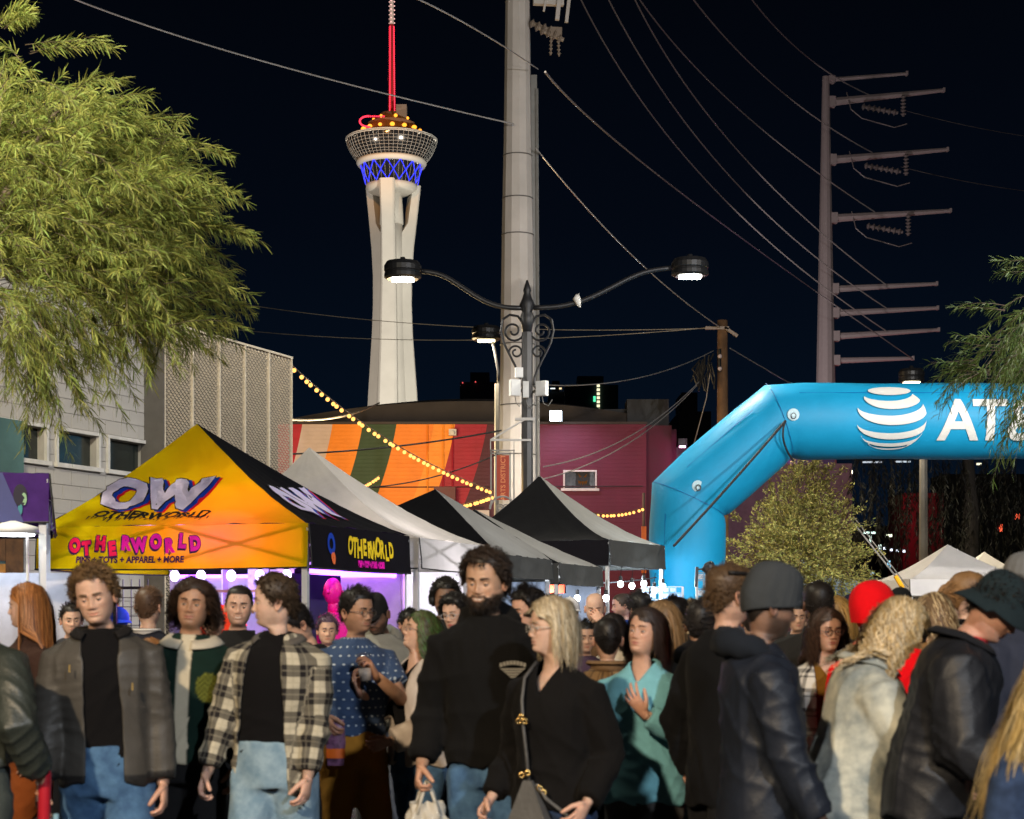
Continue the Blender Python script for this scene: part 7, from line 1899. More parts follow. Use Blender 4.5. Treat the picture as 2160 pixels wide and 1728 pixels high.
    if legs:
        th = legs.get('thick', .012)
        nb_ = NB()
        hipw = .178 if female else .172
        tv, tf, tt = torso_rings(female, th - .004, .80, 0, 0, build)
        m_ = tv[:, 2] <= 1.02
        nb_.tube([(0, .005, .80), (0, .003, .88), (0, .002, .96), (0, .0, 1.02)], np.array([[hipw + th, .122 + th], [hipw + th, .120 + th], [hipw * .96 + th, .115 + th], [hipw * .92 + th, .108 + th]]) * build, n=24, up=(0, 1, 0))
        ft = legs.get('fit', 1.0)
        for sd in (-1, 1):
            hx = sd * .088 * build; kn = np.array([hx + sd * .012, -.02 - sd * stride * .45, .49]); an = np.array([hx + sd * .015, .025 - sd * stride, .09])
            nb_.tube([(hx, .008, .86), (hx, .004 - sd * stride * .15, .72), kn * .5 + np.array([hx, .0 - sd * stride * .2, .72]) * .5, kn, kn * .5 + an * .5, an], np.array([.098 + th, .092 + th, .080 * ft + th, .066 * ft + th, .058 * ft + th, .050 * ft + th]), n=16)
        V_, Q_, T_, _ = nb_.arr(); co, no, q = remesh(V_, Q_, T_, {2: .013, 1: .022, 0: .04}[detail], 4, 'trousers')
        if detail: co = co + no * (.006 * (1 + 1.2 * gauss(co[:, 2] - .84, .06) + gauss(co[:, 2] - .47, .08)) * wrinkle(co, seed * 3 + 2))[:, None]
        c0 = np.array(legs.get('col', (.1, .1, .1)), float); fab = co.copy()
        me = mesh_np('trousers', place(co), [q], legs.get('mat', plain_m), True, {'col': np.repeat(np.append(c0, 1)[None, :], len(co), 0), 'fab': fab})
        link(bpy.data.objects.new(legs.get('name', 'trousers'), me), o)
        for sd in (-1, 1):
            hx = sd * .10; y0 = .03 - sd * stride; sh = NB()
            sh.tube([(hx, y0 + .06, .05), (hx, y0, .055), (hx, y0 - .08, .045), (hx, y0 - .17, .035), (hx, y0 - .205, .03)], np.array([[.035, .045], [.042, .055], [.045, .042], [.042, .032], [.02, .018]]), (.03, .03, .032) if 'shoe' not in legs else legs['shoe'], 10, up=(1, 0, 0)); sh.obj('shoe', leather_m, o, place)
    toB = lambda v: ((np.asarray(v, float) - PIV) * .925 @ R.T + PIV) + HC
    fig.toB = toB
    if collar:    # turned collar round the neck: (colour, height, spread, gap)
        cc, h_, sp_, gap = collar[:4]; nb_ = NB(); rows = []
        ph = np.linspace(gap, 2 * math.pi - gap, 40) - math.pi / 2     # front is -y
        fl = np.clip(np.minimum(ph + math.pi / 2 - gap, 2 * math.pi - gap - ph - math.pi / 2) * 1.6, 0, 1)
        for tt in np.linspace(0, 1, 6):
            rx = .068 + (top or {}).get('thick', .01) * .45 + .010 * math.sin(tt * 3.1) + sp_ * max(0, tt - .45) * 1.6; zz = 1.452 + h_ * math.sin(min(1, tt * 1.5) * math.pi / 2) - (tt > .6) * (tt - .6) * sp_ * 1.15
            rows.append(np.stack([rx * np.cos(ph), .016 + rx * 1.02 * np.sin(ph), zz - .028 * (np.sin(ph) < 0) * np.abs(np.sin(ph)) + 0 * ph], -1))
        Rr = np.concatenate(rows); n = 40; i = np.arange(5)[:, None]; j = np.arange(39)[None, :]
        nb_.add(Rr, np.stack(np.broadcast_arrays(i * n + j, i * n + j + 1, (i + 1) * n + j + 1, (i + 1) * n + j), -1).reshape(-1, 4), C=cc)
        ob = nb_.obj('collar', collar[4] if len(collar) > 4 else plain_m, o, place); md = ob.modifiers.new('thickness', 'SOLIDIFY'); md.thickness = .006
    if hood:
        nb_ = NB(); ph = np.linspace(-2.45, 2.45, 20) + math.pi / 2
        pts = np.stack([(.088 + .012 * np.sin(ph)) * np.cos(ph), .022 + (.095) * np.sin(ph), 1.468 + .030 * np.sin(ph) - .015 * (np.sin(ph) < 0)], -1)
        rr = np.interp(np.abs(np.linspace(-1, 1, 20)), [0, .5, .9, 1], [.058, .044, .028, .012])
        nb_.tube(pts, np.stack([rr, rr * 1.05], 1), hood[0], 12); co, Q_, T_, C_ = nb_.arr(); co = co + .006 * np.stack([np.sin(co[:, 2] * 90 + co[:, 0] * 60), np.sin(co[:, 0] * 80), np.sin(co[:, 0] * 70 + co[:, 1] * 50)], -1)
        nb2 = NB(); nb2.add(co, Q_, T_, C_); nb2.obj('hood', plain_m, o, place)
    if glasses:
        gl = NB(); cg = glasses
        for sd in (-1, 1):
            t_ = np.linspace(0, 2 * math.pi, 19)
            gl.tube(np.stack([sd * .0325 + .0235 * np.cos(t_), -.1065 + .004 * np.abs(np.cos(t_)), -.002 + .0185 * np.sin(t_)], -1), np.full(19, cg.get('r', .0016)), cg['col'], 6)
            gl.tube([(sd * .056, -.103, .003), (sd * .075, -.085, .004), (sd * .081, -.03, .002), (sd * .080, .01, -.002)], [.0018] * 4, cg['col'], 6)
        gl.tube([(-.010, -.108, .002), (0, -.111, .004), (.010, -.108, .002)], [.0015] * 3, cg['col'], 6)
        V_, Q_, T_, C_ = gl.arr(); g2 = NB(); g2.add(toB(V_), Q_, T_, C_); go = g2.obj('glasses', shiny_m, o, place)
        le = NB()
        for sd in (-1, 1):
            t_ = np.linspace(0, 2 * math.pi, 18, endpoint=False); Vl = np.concatenate([np.stack([sd * .0325 + .0228 * np.cos(t_), -.1062 + .004 * np.abs(np.cos(t_)), -.002 + .018 * np.sin(t_)], -1), [[sd * .0325, -.1085, -.002]]])
            le.add(toB(Vl), None, np.stack([np.full(18, 18), np.arange(18), (np.arange(18) + 1) % 18], -1))
        le.obj('lens', glass('spectacle_lens', (.95, .95, .93), .14, .05), go, place)
    if hat:
        kind = hat['kind']; hn = NB(); hcol = np.array(hat['col'])
        V0 = g['V']; nA, nr = g['nA'], g['nr']; nrm = normals_of(V0, g['F'])
        if kind in ('beanie', 'cap', 'bucket'):
            zlo = {'beanie': lambda an: np.interp(an, [0, 1.2, 3.2], [.030, .006, -.050]), 'cap': lambda an: np.interp(an, [0, 1.2, 3.2], [.052, .030, -.005]), 'bucket': lambda an: np.interp(an, [0, 1.2, 3.2], [.045, .035, .010])}[kind](g['ang'])
            off = {'beanie': .014, 'cap': .010, 'bucket': .012}[kind]; off = off + hat.get('puff', 0)
            Vc = V0 + nrm * off; topf = smoothstep(V0[:, 2], .03, .12)
            Vc[:, 2] += topf * {'beanie': .014 + hat.get('peak', 0), 'cap': .012, 'bucket': .016}[kind]; Vc[:, 1] += topf * hat.get('slouch', 0)
            if kind == 'beanie': Vc = Vc + nrm * (.0022 * np.sin(g['ang'] * 46) * (V0[:, 2] < .1))[:, None] + nrm * ((wrinkle(V0, seed) * .003))[:, None]
            Vc[:, 2] = np.maximum(Vc[:, 2], zlo - .002)
            ok = V0[:, 2] > zlo - .004; fk = ok[g['F']].sum(1) >= 2; F = g['F'][fk]; used = np.unique(F); mp_ = -np.ones(len(Vc), int); mp_[used] = np.arange(len(used))
            cc = np.repeat(hcol[None, :], len(Vc), 0)
            if 'front' in hat: 
                fm = (g['ang'] < 1.0)[:, None]; cc = np.where(fm, np.array(hat['front']), cc)
            hn.add(Vc[used], mp_[F], C=cc[used])
            if kind == 'beanie' and 'noband' not in hat:   # turned up band
                ph = np.linspace(0, 2 * math.pi, 48, endpoint=False); rows = []
                for tt in np.linspace(0, 1, 5):
                    zb = np.interp(np.abs(ph - math.pi), [0, 2.0, 3.2], [-.048, .002, .026]) ; zz = zb + tt * .050; ex = .017 + .004 * math.sin(tt * 3.1)
                    w_ = np.interp(zz, HP[::-1, 0], HP[::-1, 3]) + ex; f_ = np.interp(zz, HP[::-1, 0], HP[::-1, 1]) + ex; b_ = np.interp(zz, HP[::-1, 0], HP[::-1, 2]) + ex
                    c_, s_ = np.cos(ph), np.sin(ph); rows.append(np.stack([w_ * s_ * (1 + .012 * np.sin(ph * 40)), -np.where(c_ > 0, f_, b_) * c_ * (1 + .012 * np.sin(ph * 40)), zz], -1))
                Rr = np.concatenate(rows); n = 48; i = np.arange(4)[:, None]; j = np.arange(n)[None, :]; hn.add(Rr, np.stack(np.broadcast_arrays(i * n + j, i * n + (j + 1) % n, (i + 1) * n + (j + 1) % n, (i + 1) * n + j), -1).reshape(-1, 4), C=hcol * .9)
            if kind == 'cap':
                back = hat.get('back', False); sg = -1 if back else 1
                rows = []; xs = np.linspace(-1, 1, 15)
                for tt in np.linspace(0, 1, 6):
                    Lb = .070 * tt
                    w_ = .072 * (1 - .25 * tt ** 2); x_ = xs * w_; yb = -(.083 * np.sqrt(np.clip(1 - (x_ / .086) ** 2, .05, 1))) - Lb * np.sqrt(np.clip(1 - (xs * .93) ** 2, .05, 1)) - .012
                    rows.append(np.stack([x_, yb * sg, .050 - .018 * xs ** 2 - .020 * tt + (-.03 if back else 0) + 0 * x_], -1))
                Rr = np.concatenate(rows); n = 15; i = np.arange(5)[:, None]; j = np.arange(14)[None, :]; Fq = np.stack(np.broadcast_arrays(i * n + j, i * n + j + 1, (i + 1) * n + j + 1, (i + 1) * n + j), -1).reshape(-1, 4)
                hn.add(Rr, Fq, C=hat.get('bill', hcol)); hn.add(Rr - np.array([0, 0, .004]), Fq[:, ::-1], C=np.array(hat.get('bill', hcol)) * .7)
                hn.ball((0, .008, .148), .008, hcol, 8, 5)
                if 'badge' in hat:
                    t_ = np.linspace(-.3, .3, 5); 
                    for dz in (0, .008, .016): hn.tube(np.stack([.03 * t_ / .3 * (1 if dz != .008 else .6), -.105 * sg * np.cos(t_) - .008 * sg, .070 + dz + 0 * t_], -1), np.full(5, .0035), hat['badge'], 6)
            if kind == 'bucket':
                ph = np.linspace(0, 2 * math.pi, 48, endpoint=False); rows = []
                for tt in np.linspace(0, 1, 6):
                    ex = .012 + .048 * tt; zz = .050 - .062 * tt + .012 * np.cos(ph) + .006 * np.sin(ph * 3 + 1) * tt - np.where(np.cos(ph) < 0, .02, 0)
                    c_, s_ = np.cos(ph), np.sin(ph); rows.append(np.stack([(.077 + ex) * s_, -np.where(c_ > 0, .096 + ex, .102 + ex) * c_, zz], -1))
                Rr = np.concatenate(rows); n = 48; i = np.arange(5)[:, None]; j = np.arange(n)[None, :]; Fq = np.stack(np.broadcast_arrays(i * n + j, i * n + (j + 1) % n, (i + 1) * n + (j + 1) % n, (i + 1) * n + j), -1).reshape(-1, 4)
                hn.add(Rr, Fq, C=hcol); hn.add(Rr - np.array([0, 0, .004]), Fq[:, ::-1], C=hcol * .8)
        V_, Q_, T_, C_ = hn.arr(); h2 = NB(); h2.add(toB(V_), Q_, T_, C_); ho = h2.obj({'beanie': 'beanie', 'cap': 'cap', 'bucket': 'bucket_hat'}[kind], plain_m, o, place)
        fig.hat = ho
    return fig
# ------------------------------------------------------------------ the crowd
BLK = (.007, .0066, .0072); LIGHT = (.56, .35, .255); PALE = (.60, .40, .31); MED = (.43, .25, .165); TAN = (.36, .20, .125); DARK = (.12, .068, .048)
def bomber(co, zone, fab, col):
    rib = (co[:, 2] < .89) & (zone == 0); col = col.copy()
    cuffs = fab[:, 1] > .50; cu = (zone != 0) & cuffs
    k = (.75 + .25 * np.sin(co[:, 2] * 520))[:, None]
    col[rib | cu] = (np.array([.022, .021, .021]) * k)[rib | cu]; return col
# --- front row
pB = person('person with curly brown hair in a grey bomber jacket, black tee and jeans', 226, 7.5, 1.845, 9, (-8, 8, -6), skin=LIGHT, hair=dict(style='curly', col=(.135, .078, .034), len=.038, vol=.016, lift=.010), top=dict(name='bomber_jacket', mat=shiny_m, col=(.062, .057, .050), colfn=bomber, hem=.845, thick=.024, open=[(.80, .075), (1.2, .075), (1.36, .07), (1.5, .085)], wr=.008), under=dict(name='tee', col=BLK, hem=.83, thick=.006), legs=dict(mat=blue_jean, name='jeans', thick=.016), seed=1, side_lean=-2.5, lean=2, stride=.2, smile=.35, eyes='down', collar=((.014, .013, .013), .050, .055, .62),
            arms={-1: dict(w=(-.255, -.10, .85), pose=(.8, .3)), 1: dict(w=(.23, -.02, .84), pose=(.9, .3))})
q = MB(); q.box((0, 0, 0), (.005, .004, .032)); 
for dx, dz, dy in ((-.118, 1.345, -.172), (.128, 1.26, -.172)):
    ob = q.build('zip_pull', mat('brass', (.5, .36, .12), .35, metal=.8), pB.o); ob.location = pB.place(np.array([[dx, dy, dz]]))[0]
def varsity(co, zone, fab, col):
    col = col.copy(); pl = (zone == 0) & (co[:, 1] < .03) & (np.abs(co[:, 0]) < .036); col[pl] = (.50, .45, .34)
    bd = (zone == 0) & (co[:, 1] < .02) & (np.hypot(co[:, 0] - .115, (co[:, 2] - 1.255) * .8) < .055); n = .5 + .5 * np.sin(co[:, 0] * 260) * np.sin(co[:, 2] * 240)
    col[bd] = (np.array([.10, .11, .02])[None, :] * (.4 + n[:, None]))[bd]; return col
pC = person('person with dark wavy hair in a green varsity jacket with a cream collar', 394, 8.3, 1.8, -3, (2, -4, 2), skin=TAN, hair=dict(style='wavy', col=(.030, .017, .011), len=.155, vol=.015, part=.012, curl=.018, freq=1.8, facew=.070), top=dict(name='varsity_jacket', col=(.0075, .020, .0155), colfn=varsity, hem=.90, thick=.024), legs=dict(col=(.012, .012, .013)), seed=2, side_lean=2.5, collar=((.50, .45, .36), .040, .080, .20), lipcol=(.30, .10, .08), beard=('moustache', .35))
plaidF = fabric('cream_black_plaid', 'plaid', [(.012, .010, .011), (.46, .42, .32)], .105)
pD = person('person in a black and cream plaid shirt over a black tee, looking aside', 578, 8.0, 1.815, -14, (-66, 4, -4), skin=PALE, hair=dict(style='curly', col=(.060, .038, .022), len=.024, vol=.015, curl=.006, lift=.008, rad=.0022), top=dict(name='plaid_shirt', mat=plaidF, hem=.76, thick=.022, open=[(.76, .135), (1.2, .105), (1.36, .085), (1.5, .07)], xoff=-.02, wr=.010, sleeve=.96), under=dict(name='tee', col=BLK, hem=.80, thick=.008), legs=dict(mat=light_jean, name='jeans', thick=.02), seed=3, side_lean=3, lean=2, stride=-.2, beard=('stubble', .22), collar=((.10, .09, .08), .035, .05, .8),
            arms={-1: dict(w=(-.275, -.13, .84), pose=(1.0, .2)), 1: dict(w=(.20, -.10, .83), pose=(.9, .2), hint=(.4, .9, 0))})
pA = person('person seen from behind at the left edge in a dark green leather jacket', -72, 7.0, 1.82, 172, (10, 0, 0), skin=MED, hair=dict(style='short', col=(.015, .012, .011)), top=dict(name='leather_jacket', mat=leather_m, col=(.030, .036, .030), hem=.98, thick=.034, wr=.011), legs=dict(col=(.060, .072, .066)), seed=4, arms={-1: dict(w=(-.30, -.02, .95), pose=(1.0, .2)), 1: dict(w=(.25, -.05, .88))})
dotF = fabric('dotted_blue_cotton', 'dots', [(.030, .056, .120), (.40, .46, .50)], .046)
pI = person('person in a dotted blue short sleeved shirt with glasses, holding a plastic cup', 748, 9.2, 1.765, 34, (12, 2, 0), skin=TAN, hair=dict(style='fade', col=(.014, .011, .010), len=.035, vol=.014, sweep=(.2, -.3, .5)), top=dict(name='dotted_shirt', mat=dotF, hem=.985, thick=.016, sleeve=.46, arm=.058), legs=dict(col=(.34, .155, .022), name='chinos', thick=.014), seed=5, glasses=dict(col=(.08, .07, .07)), beard=('stubble', .25), smile=.3, collar=((.04, .07, .14), .030, .04, .35), lipcol=(.30, .12, .09),
            arms={1: dict(w=(-.02, -.27, 1.30), hint=(.8, -.1, -1), f=(-.45, -.10, .75), p=(-.75, .35, -.35), pose=(1.0, .3)), -1: dict(w=(-.26, -.16, 1.09), hint=(-.4, .9, 0), f=(0, -.6, -.6), pose=(1.1, .2))})
pN = person('tall bearded person in a black hoodie with a white chest emblem', 1040, 7.6, 1.915, -4, (-17, 5, 3), skin=(.47, .285, .19), hair=dict(style='curly', col=(.026, .016, .011), len=.034, vol=.018, curl=.008, lift=.004), beard=('full', .93, (.012, .008, .006)), top=dict(name='hoodie', col=(.0075, .0073, .0073), hem=.885, thick=.030, wr=.010), legs=dict(mat=blue_jean, name='jeans', thick=.012), seed=6, side_lean=-2, lean=3, smile=.8, eyes='down', hood=((.008, .0078, .0078),), fat=1.05, build=.96,
            arms={-1: dict(w=(-.285, -.06, .885), pose=(1.35, .1)), 1: dict(w=(.25, -.06, .90))})
q = MB()
for k in range(8): x = -.052 + .015 * k; z = .020 - .00035 * (x * 100) ** 2; q.add([(x - .006, 0, z), (x + .006, 0, z), (x + .006, 0, z + .017), (x - .006, 0, z + .017)], [(0, 1, 2, 3)])
for k in range(4): q.add([(-.058 + .013 * k, 0, .004 - .011 * k), (.058 - .013 * k, 0, .004 - .011 * k), (.048 - .013 * k, 0, -.003 - .011 * k), (-.048 + .013 * k, 0, -.003 - .011 * k)], [(0, 1, 2, 3)])
ob = q.build('emblem', mat('faded_white_print', (.30, .29, .26), .8), pN.o); ob.location = pN.place(np.array([[.105, -.171, 1.285]]))[0]; ob.rotation_euler = (math.radians(-4), 0, math.radians(14))
pO = person('older person with a grey blonde bob and glasses in a black cardigan, in profile', 1170, 7.0, 1.7, -34, (-38, 0, 0), female=True, skin=(.57, .375, .285), hair=dict(style='bob', col=(.36, .285, .175), col2=(.46, .40, .29), len=.175, vol=.022, part=.02, back=-.030, facew=.074, fringe=.0, curl=.003), top=dict(name='cardigan', col=(.0075, .007, .007), hem=.86, thick=.022, neck=(1.345, .075), wr=.008, arm=.056, build=1.1), under=dict(name='top', col=(.010, .010, .0105), hem=.86, thick=.004, neck=(1.345, .07)), legs=dict(mat=dark_jean, name='jeans'), seed=7, glasses=dict(col=(.45, .42, .38), r=.0012), build=1.02, lipcol=(.36, .16, .13),
            arms={-1: dict(w=(-.26, -.10, .90), pose=(1.0, .2)), 1: dict(w=(.23, -.12, .91), pose=(1.0, .2))})
pQ = person('person with a dark bob in a teal jumper, one hand raised to the chest', 1358, 7.8, 1.665, -20, (-16, -10, 4), female=True, skin=(.50, .29, .205), hair=dict(style='bob', col=(.024, .014, .011), len=.215, vol=.013, part=-.02, back=-.050, facew=.055, fringe=.012, curl=.004), top=dict(name='teal_jumper', col=srgb(112, 168, 178), hem=.82, thick=.024, neck=(1.395, .07), wr=.009, arm=.056), legs=dict(col=(.07, .068, .066)), seed=8, smile=.2, lipcol=(.36, .12, .10), build=1.06,
            arms={1: dict(w=(.075, -.245, 1.255), hint=(.75, .2, -.7), f=(-.52, -.12, .72), p=(.1, 1, .25), pose=(.42, .9)), -1: dict(w=(-.25, -.12, .90))})
pS = person('person seen from behind with short brown hair in a long black tee', 1528, 7.3, 1.84, 118, (2, 3, 0), skin=(.50, .30, .215), hair=dict(style='fade', col=(.105, .062, .032), len=.026, vol=.013, sweep=(0, -.2, .3)), top=dict(name='black_tee', col=(.007, .007, .0075), hem=.78, thick=.014, sleeve=.98, arm=.050), legs=dict(col=(.012, .012, .013)), seed=9, build=1.0)
q = NB(); ph = np.linspace(-2.1, 2.1, 20); q.tube(pS.toB(np.stack([.090 * np.sin(ph), -.108 * np.cos(ph) + .012, .098 + 0 * ph], -1)), np.full(20, .008), (.012, .011, .011), 8); q.tube(pS.toB(np.array([(-.05, -.085, .108), (-.02, -.095, .113), (.02, -.095, .113), (.05, -.085, .108)])), np.array([.012, .018, .018, .012]), (.01, .01, .012), 8); q.obj('sunglasses', shiny_m, pS.o, pS.place)
pT = person('person in a charcoal knitted beanie and dark navy jacket, facing away to the right', 1602, 6.3, 1.795, 96, (4, 12, 0), skin=(.20, .115, .08), hair=dict(style='buzz', col=(.02, .015, .012)), hat=dict(kind='beanie', col=(.040, .045, .050), puff=.008, peak=.020, slouch=-.012), beard=('stubble', .8, (.015, .011, .009)), top=dict(name='navy_jacket', mat=shiny_m, col=(.0115, .0150, .024), hem=.82, thick=.027, wr=.012, arm=.054), legs=dict(col=(.012, .012, .014)), seed=10, hood=((.012, .015, .021),), build=.98,
            arms={-1: dict(w=(-.26, -.16, .86)), 1: dict(w=(.26, -.1, .86))})
pV = person('person with curly blonde hair in a bleached denim jacket bending over a phone', 1782, 6.7, 1.74, 92, (6, 26, 0), female=True, skin=(.56, .36, .27), hair=dict(style='long', col=(.36, .255, .115), col2=(.52, .42, .27), mix=.5, len=.28, vol=.022, curl=.020, freq=3.2, part=.0, facew=.062, rad=.0024), top=dict(name='denim_jacket', mat=bleach_jean, hem=.84, thick=.036, wr=.012, arm=.060, flare=.02), legs=dict(mat=light_jean, name='jeans'), seed=11, lean=13, eyes='down', build=1.06, collar=((.36, .37, .34), .03, .05, .5, bleach_jean),
            arms={-1: dict(w=(-.12, -.40, .985), hint=(-.3, .8, -.6), pose=(.8, .2)), 1: dict(w=(.02, -.33, 1.19), hint=(.5, .6, -.8), f=(-.55, -.35, .25), p=(-.2, .8, .5), pose=(1.1, .2))})
def zz(co, zone, fab, col): return col
pZ = person('person in a dark bucket hat and black jacket leaning to the right', 1958, 6.4, 1.84, 74, (-6, 24, 0), skin=(.46, .25, .18), hair=dict(style='short', col=(.02, .014, .012)), hat=dict(kind='bucket', col=(.0135, .022, .026)), top=dict(name='black_jacket', mat=shiny_m, col=(.0125, .0135, .017), hem=.84, thick=.040, wr=.013, arm=.060), under=dict(name='shirt', col=srgb(200, 30, 60), hem=1.2, thick=.02), legs=dict(col=(.012, .012, .013)), seed=12, lean=15, side_lean=4, collar=((.012, .013, .016), .05, .05, .45), arms={-1: dict(w=(-.20, -.32, 1.0)), 1: dict(w=(.2, -.32, 1.0))})
q = MB(); c_ = pZ.toB(np.array([[.030, -.118, .088]])); 
for dx, dz in ((-.016, .012), (.016, .012), (-.016, -.012), (.016, -.012)): q.sphere((dx, 0, dz), .019, 8, 5, 0, (1, .25, .8))
ob = q.build('badge', mat('red_badge', srgb(225, 70, 75), .6), pZ.hat); wpos = pZ.place(c_)[0]; ob.location = wpos; ob.rotation_euler = (math.radians(-20), 0, math.radians(70))
q = NB(); ph = np.linspace(.5, 2 * math.pi - .5, 24) - math.pi / 2; q.tube(np.stack([.075 * np.cos(ph), .014 + .078 * np.sin(ph), 1.475 - .03 * np.abs(np.sin(ph)) * (np.sin(ph) < 0)], -1), np.full(24, .017), srgb(205, 30, 60), 8); q.obj('collar', plain_m, pZ.o, pZ.place)
pBB = person('person with long straight blonde hair and a denim jacket, cut off by the right edge', 2268, 5.0, 1.62, 165, (-6, 0, 0), female=True, skin=LIGHT, hair=dict(style='long', col=(.50, .36, .14), col2=(.60, .48, .26), len=.55, vol=.024, curl=.004, rad=.002, flare=.030), top=dict(name='denim_jacket', mat=dark_jean, hem=.9, thick=.034), legs=dict(col=(.02, .02, .02)), seed=13)
pAA = person('person in a grey knitted hat with a dark beard at the right edge', 2158, 7.5, 1.86, 40, (-10, 4, 0), skin=(.24, .13, .085), hair=dict(style='buzz', col=(.02, .015, .012)), hat=dict(kind='beanie', col=(.16, .165, .17), puff=.012, peak=.02), beard=('full', .9, (.014, .01, .008)), top=dict(name='jacket', col=(.03, .035, .055), hem=.9, thick=.035), legs=dict(col=(.02, .02, .02)), seed=14)
checkF = fabric('white_black_check', 'check', [(.55, .52, .47), (.020, .017, .018)], .105)
pU = person('person with curly brown hair and glasses in a white checked overshirt', 1742, 8.8, 1.665, 4, (8, 2, 0), female=True, skin=(.47, .275, .19), hair=dict(style='long', col=(.042, .022, .014), len=.28, vol=.012, curl=.016, freq=2.6, facew=.062, rad=.0022), top=dict(name='overshirt', mat=checkF, hem=.85, thick=.03, open=[(.85, .08), (1.3, .085), (1.5, .085)]), under=dict(name='mustard_top', col=(.16, .075, .012), hem=.85, thick=.006, neck=(1.36, .085)), legs=dict(col=(.03, .03, .03)), seed=15, glasses=dict(col=(.05, .02, .015), r=.0022), lipcol=(.34, .09, .08))
pK = person('person with green streaked curls and glasses looking up, in a cream fleece', 882, 9.3, 1.65, -46, (-26, -18, 0), female=True, skin=(.52, .32, .23), hair=dict(style='long', col=(.050, .046, .018), col2=(.055, .12, .030), mix=.45, len=.24, vol=.015, curl=.016, freq=2.6, facew=.060, rad=.0022), top=dict(name='cream_fleece', col=(.46, .39, .33), hem=.87, thick=.036, wr=.011, open=[(.87, .05), (1.25, .06), (1.5, .08)], arm=.058), under=dict(name='black_top', col=BLK, hem=.9, neck=(1.36, .08)), legs=dict(mat=blue_jean, name='jeans'), seed=16, smile=1.0, glasses=dict(col=(.2, .13, .1)),
            arms={1: dict(w=(.10, -.30, 1.02), hint=(.5, .6, -.6), pose=(1.0, .2)), -1: dict(w=(-.02, -.42, 1.30), hint=(-.3, .2, -1), f=(.1, -.5, .8), p=(.5, .5, .3), pose=(1.0, .2))})
pW = person('person in a bright red hoodie with the hood up, back turned', 1888, 8.4, 1.75, 158, (0, 6, 0), skin=LIGHT, hair=None, hat=dict(kind='beanie', col=srgb(220, 18, 26), puff=.034, peak=.012, noband=1), top=dict(name='red_hoodie', col=srgb(222, 16, 24), hem=.99, thick=.036, wr=.011), legs=dict(col=(.30, .24, .18)), seed=17, side_lean=9, hood=(srgb(222, 16, 24),))
pX = person('person with wavy streaked blonde hair in a tan coat, back turned', 1968, 8.9, 1.74, 138, (10, 0, 0), female=True, skin=LIGHT, hair=dict(style='long', col=(.16, .095, .045), col2=(.48, .36, .20), mix=.42, len=.32, vol=.016, curl=.016, freq=2.0, rad=.0022), top=dict(name='tan_coat', col=(.34, .20, .085), hem=.8, thick=.038, arm=.058), legs=dict(col=(.015, .015, .015)), seed=18)
pP = person('person with a ginger ponytail in a cream coat, in profile', 2036, 9.3, 1.87, 84, (0, 2, 0), female=True, skin=(.58, .37, .28), hair=dict(style='tied', col=(.30, .16, .065), vol=.008, tail=('pony', (0, .108, .045), .13)), top=dict(name='cream_coat', col=(.46, .37, .27), hem=.8, thick=.036), legs=dict(col=(.015, .015, .015)), seed=19, collar=(BLK, .055, .005, .05))
# --- second row
pE = person('smiling person with dark tied back hair in a black jumper', 503, 10.0, 1.80, 2, (4, 2, 3), skin=(.56, .345, .255), hair=dict(style='tied', col=(.016, .012, .010)), beard=('stubble', .3), top=dict(name='black_jumper', col=(.012, .012, .012), hem=.9, thick=.022), legs=dict(col=(.015, .015, .015)), seed=20, smile=1.0, detail=2, collar=((.012, .012, .012), .04, .01, .1))
person('person with cropped brown hair and a white collar, seen from behind', 311, 11.0, 1.80, 170, (0, 0, 0), skin=LIGHT, hair=dict(style='fade', col=(.10, .055, .032), len=.02, vol=.009), top=dict(name='navy_jumper', col=(.014, .015, .022), hem=.9, thick=.02), legs=dict(col=(.015, .015, .015)), seed=21, detail=1, collar=((.55, .52, .5), .04, .01, .1))
person('small person whose light brown hair shows between the grey bomber and the green jacket', 318, 9.0, 1.50, 190, (0, 0, 0), female=True, skin=LIGHT, hair=dict(style='bob', col=(.36, .18, .08)), top=dict(name='orange_jumper', col=(.30, .10, .03), hem=.9), legs=dict(col=(.02, .02, .02)), seed=22, detail=1)
pG = person('person with long straight red hair in profile by the purple tent', 66, 9.2, 1.80, -70, (-16, 2, 0), female=True, skin=(.56, .36, .28), hair=dict(style='long', col=(.23, .085, .024), col2=(.32, .13, .04), len=.42, vol=.012, curl=.003, rad=.0022, facew=.07, back=-.02), top=dict(name='brown_coat', col=(.045, .024, .018), hem=.85, thick=.03), legs=dict(col=(.25, .07, .02)), seed=23)
person('person with black hair bending down in front of the pink mannequin', 668, 9.3, 1.72, -50, (-10, 28, 0), skin=(.48, .285, .20), hair=dict(style='short', col=(.012, .010, .010), len=.03, sweep=(0, -.5, .2)), top=dict(name='black_jacket', col=(.013, .012, .014), hem=.9, thick=.03), legs=dict(col=(.014, .014, .014)), seed=24, lean=6)
person('person in a black cap and grey hoodie looking down', 803, 10.6, 1.765, -10, (-8, 26, -4), skin=(.17, .095, .065), hair=dict(style='buzz', col=(.012, .01, .01)), beard=('stubble', .7, (.01, .008, .007)), hat=dict(kind='cap', col=(.013, .013, .014), back=False, badge=(.5, .5, .5)), top=dict(name='grey_hoodie', col=(.19, .19, .17), hem=.9, thick=.034), legs=dict(col=(.16, .16, .17)), seed=25, hood=((.19, .19, .17),), eyes='down')
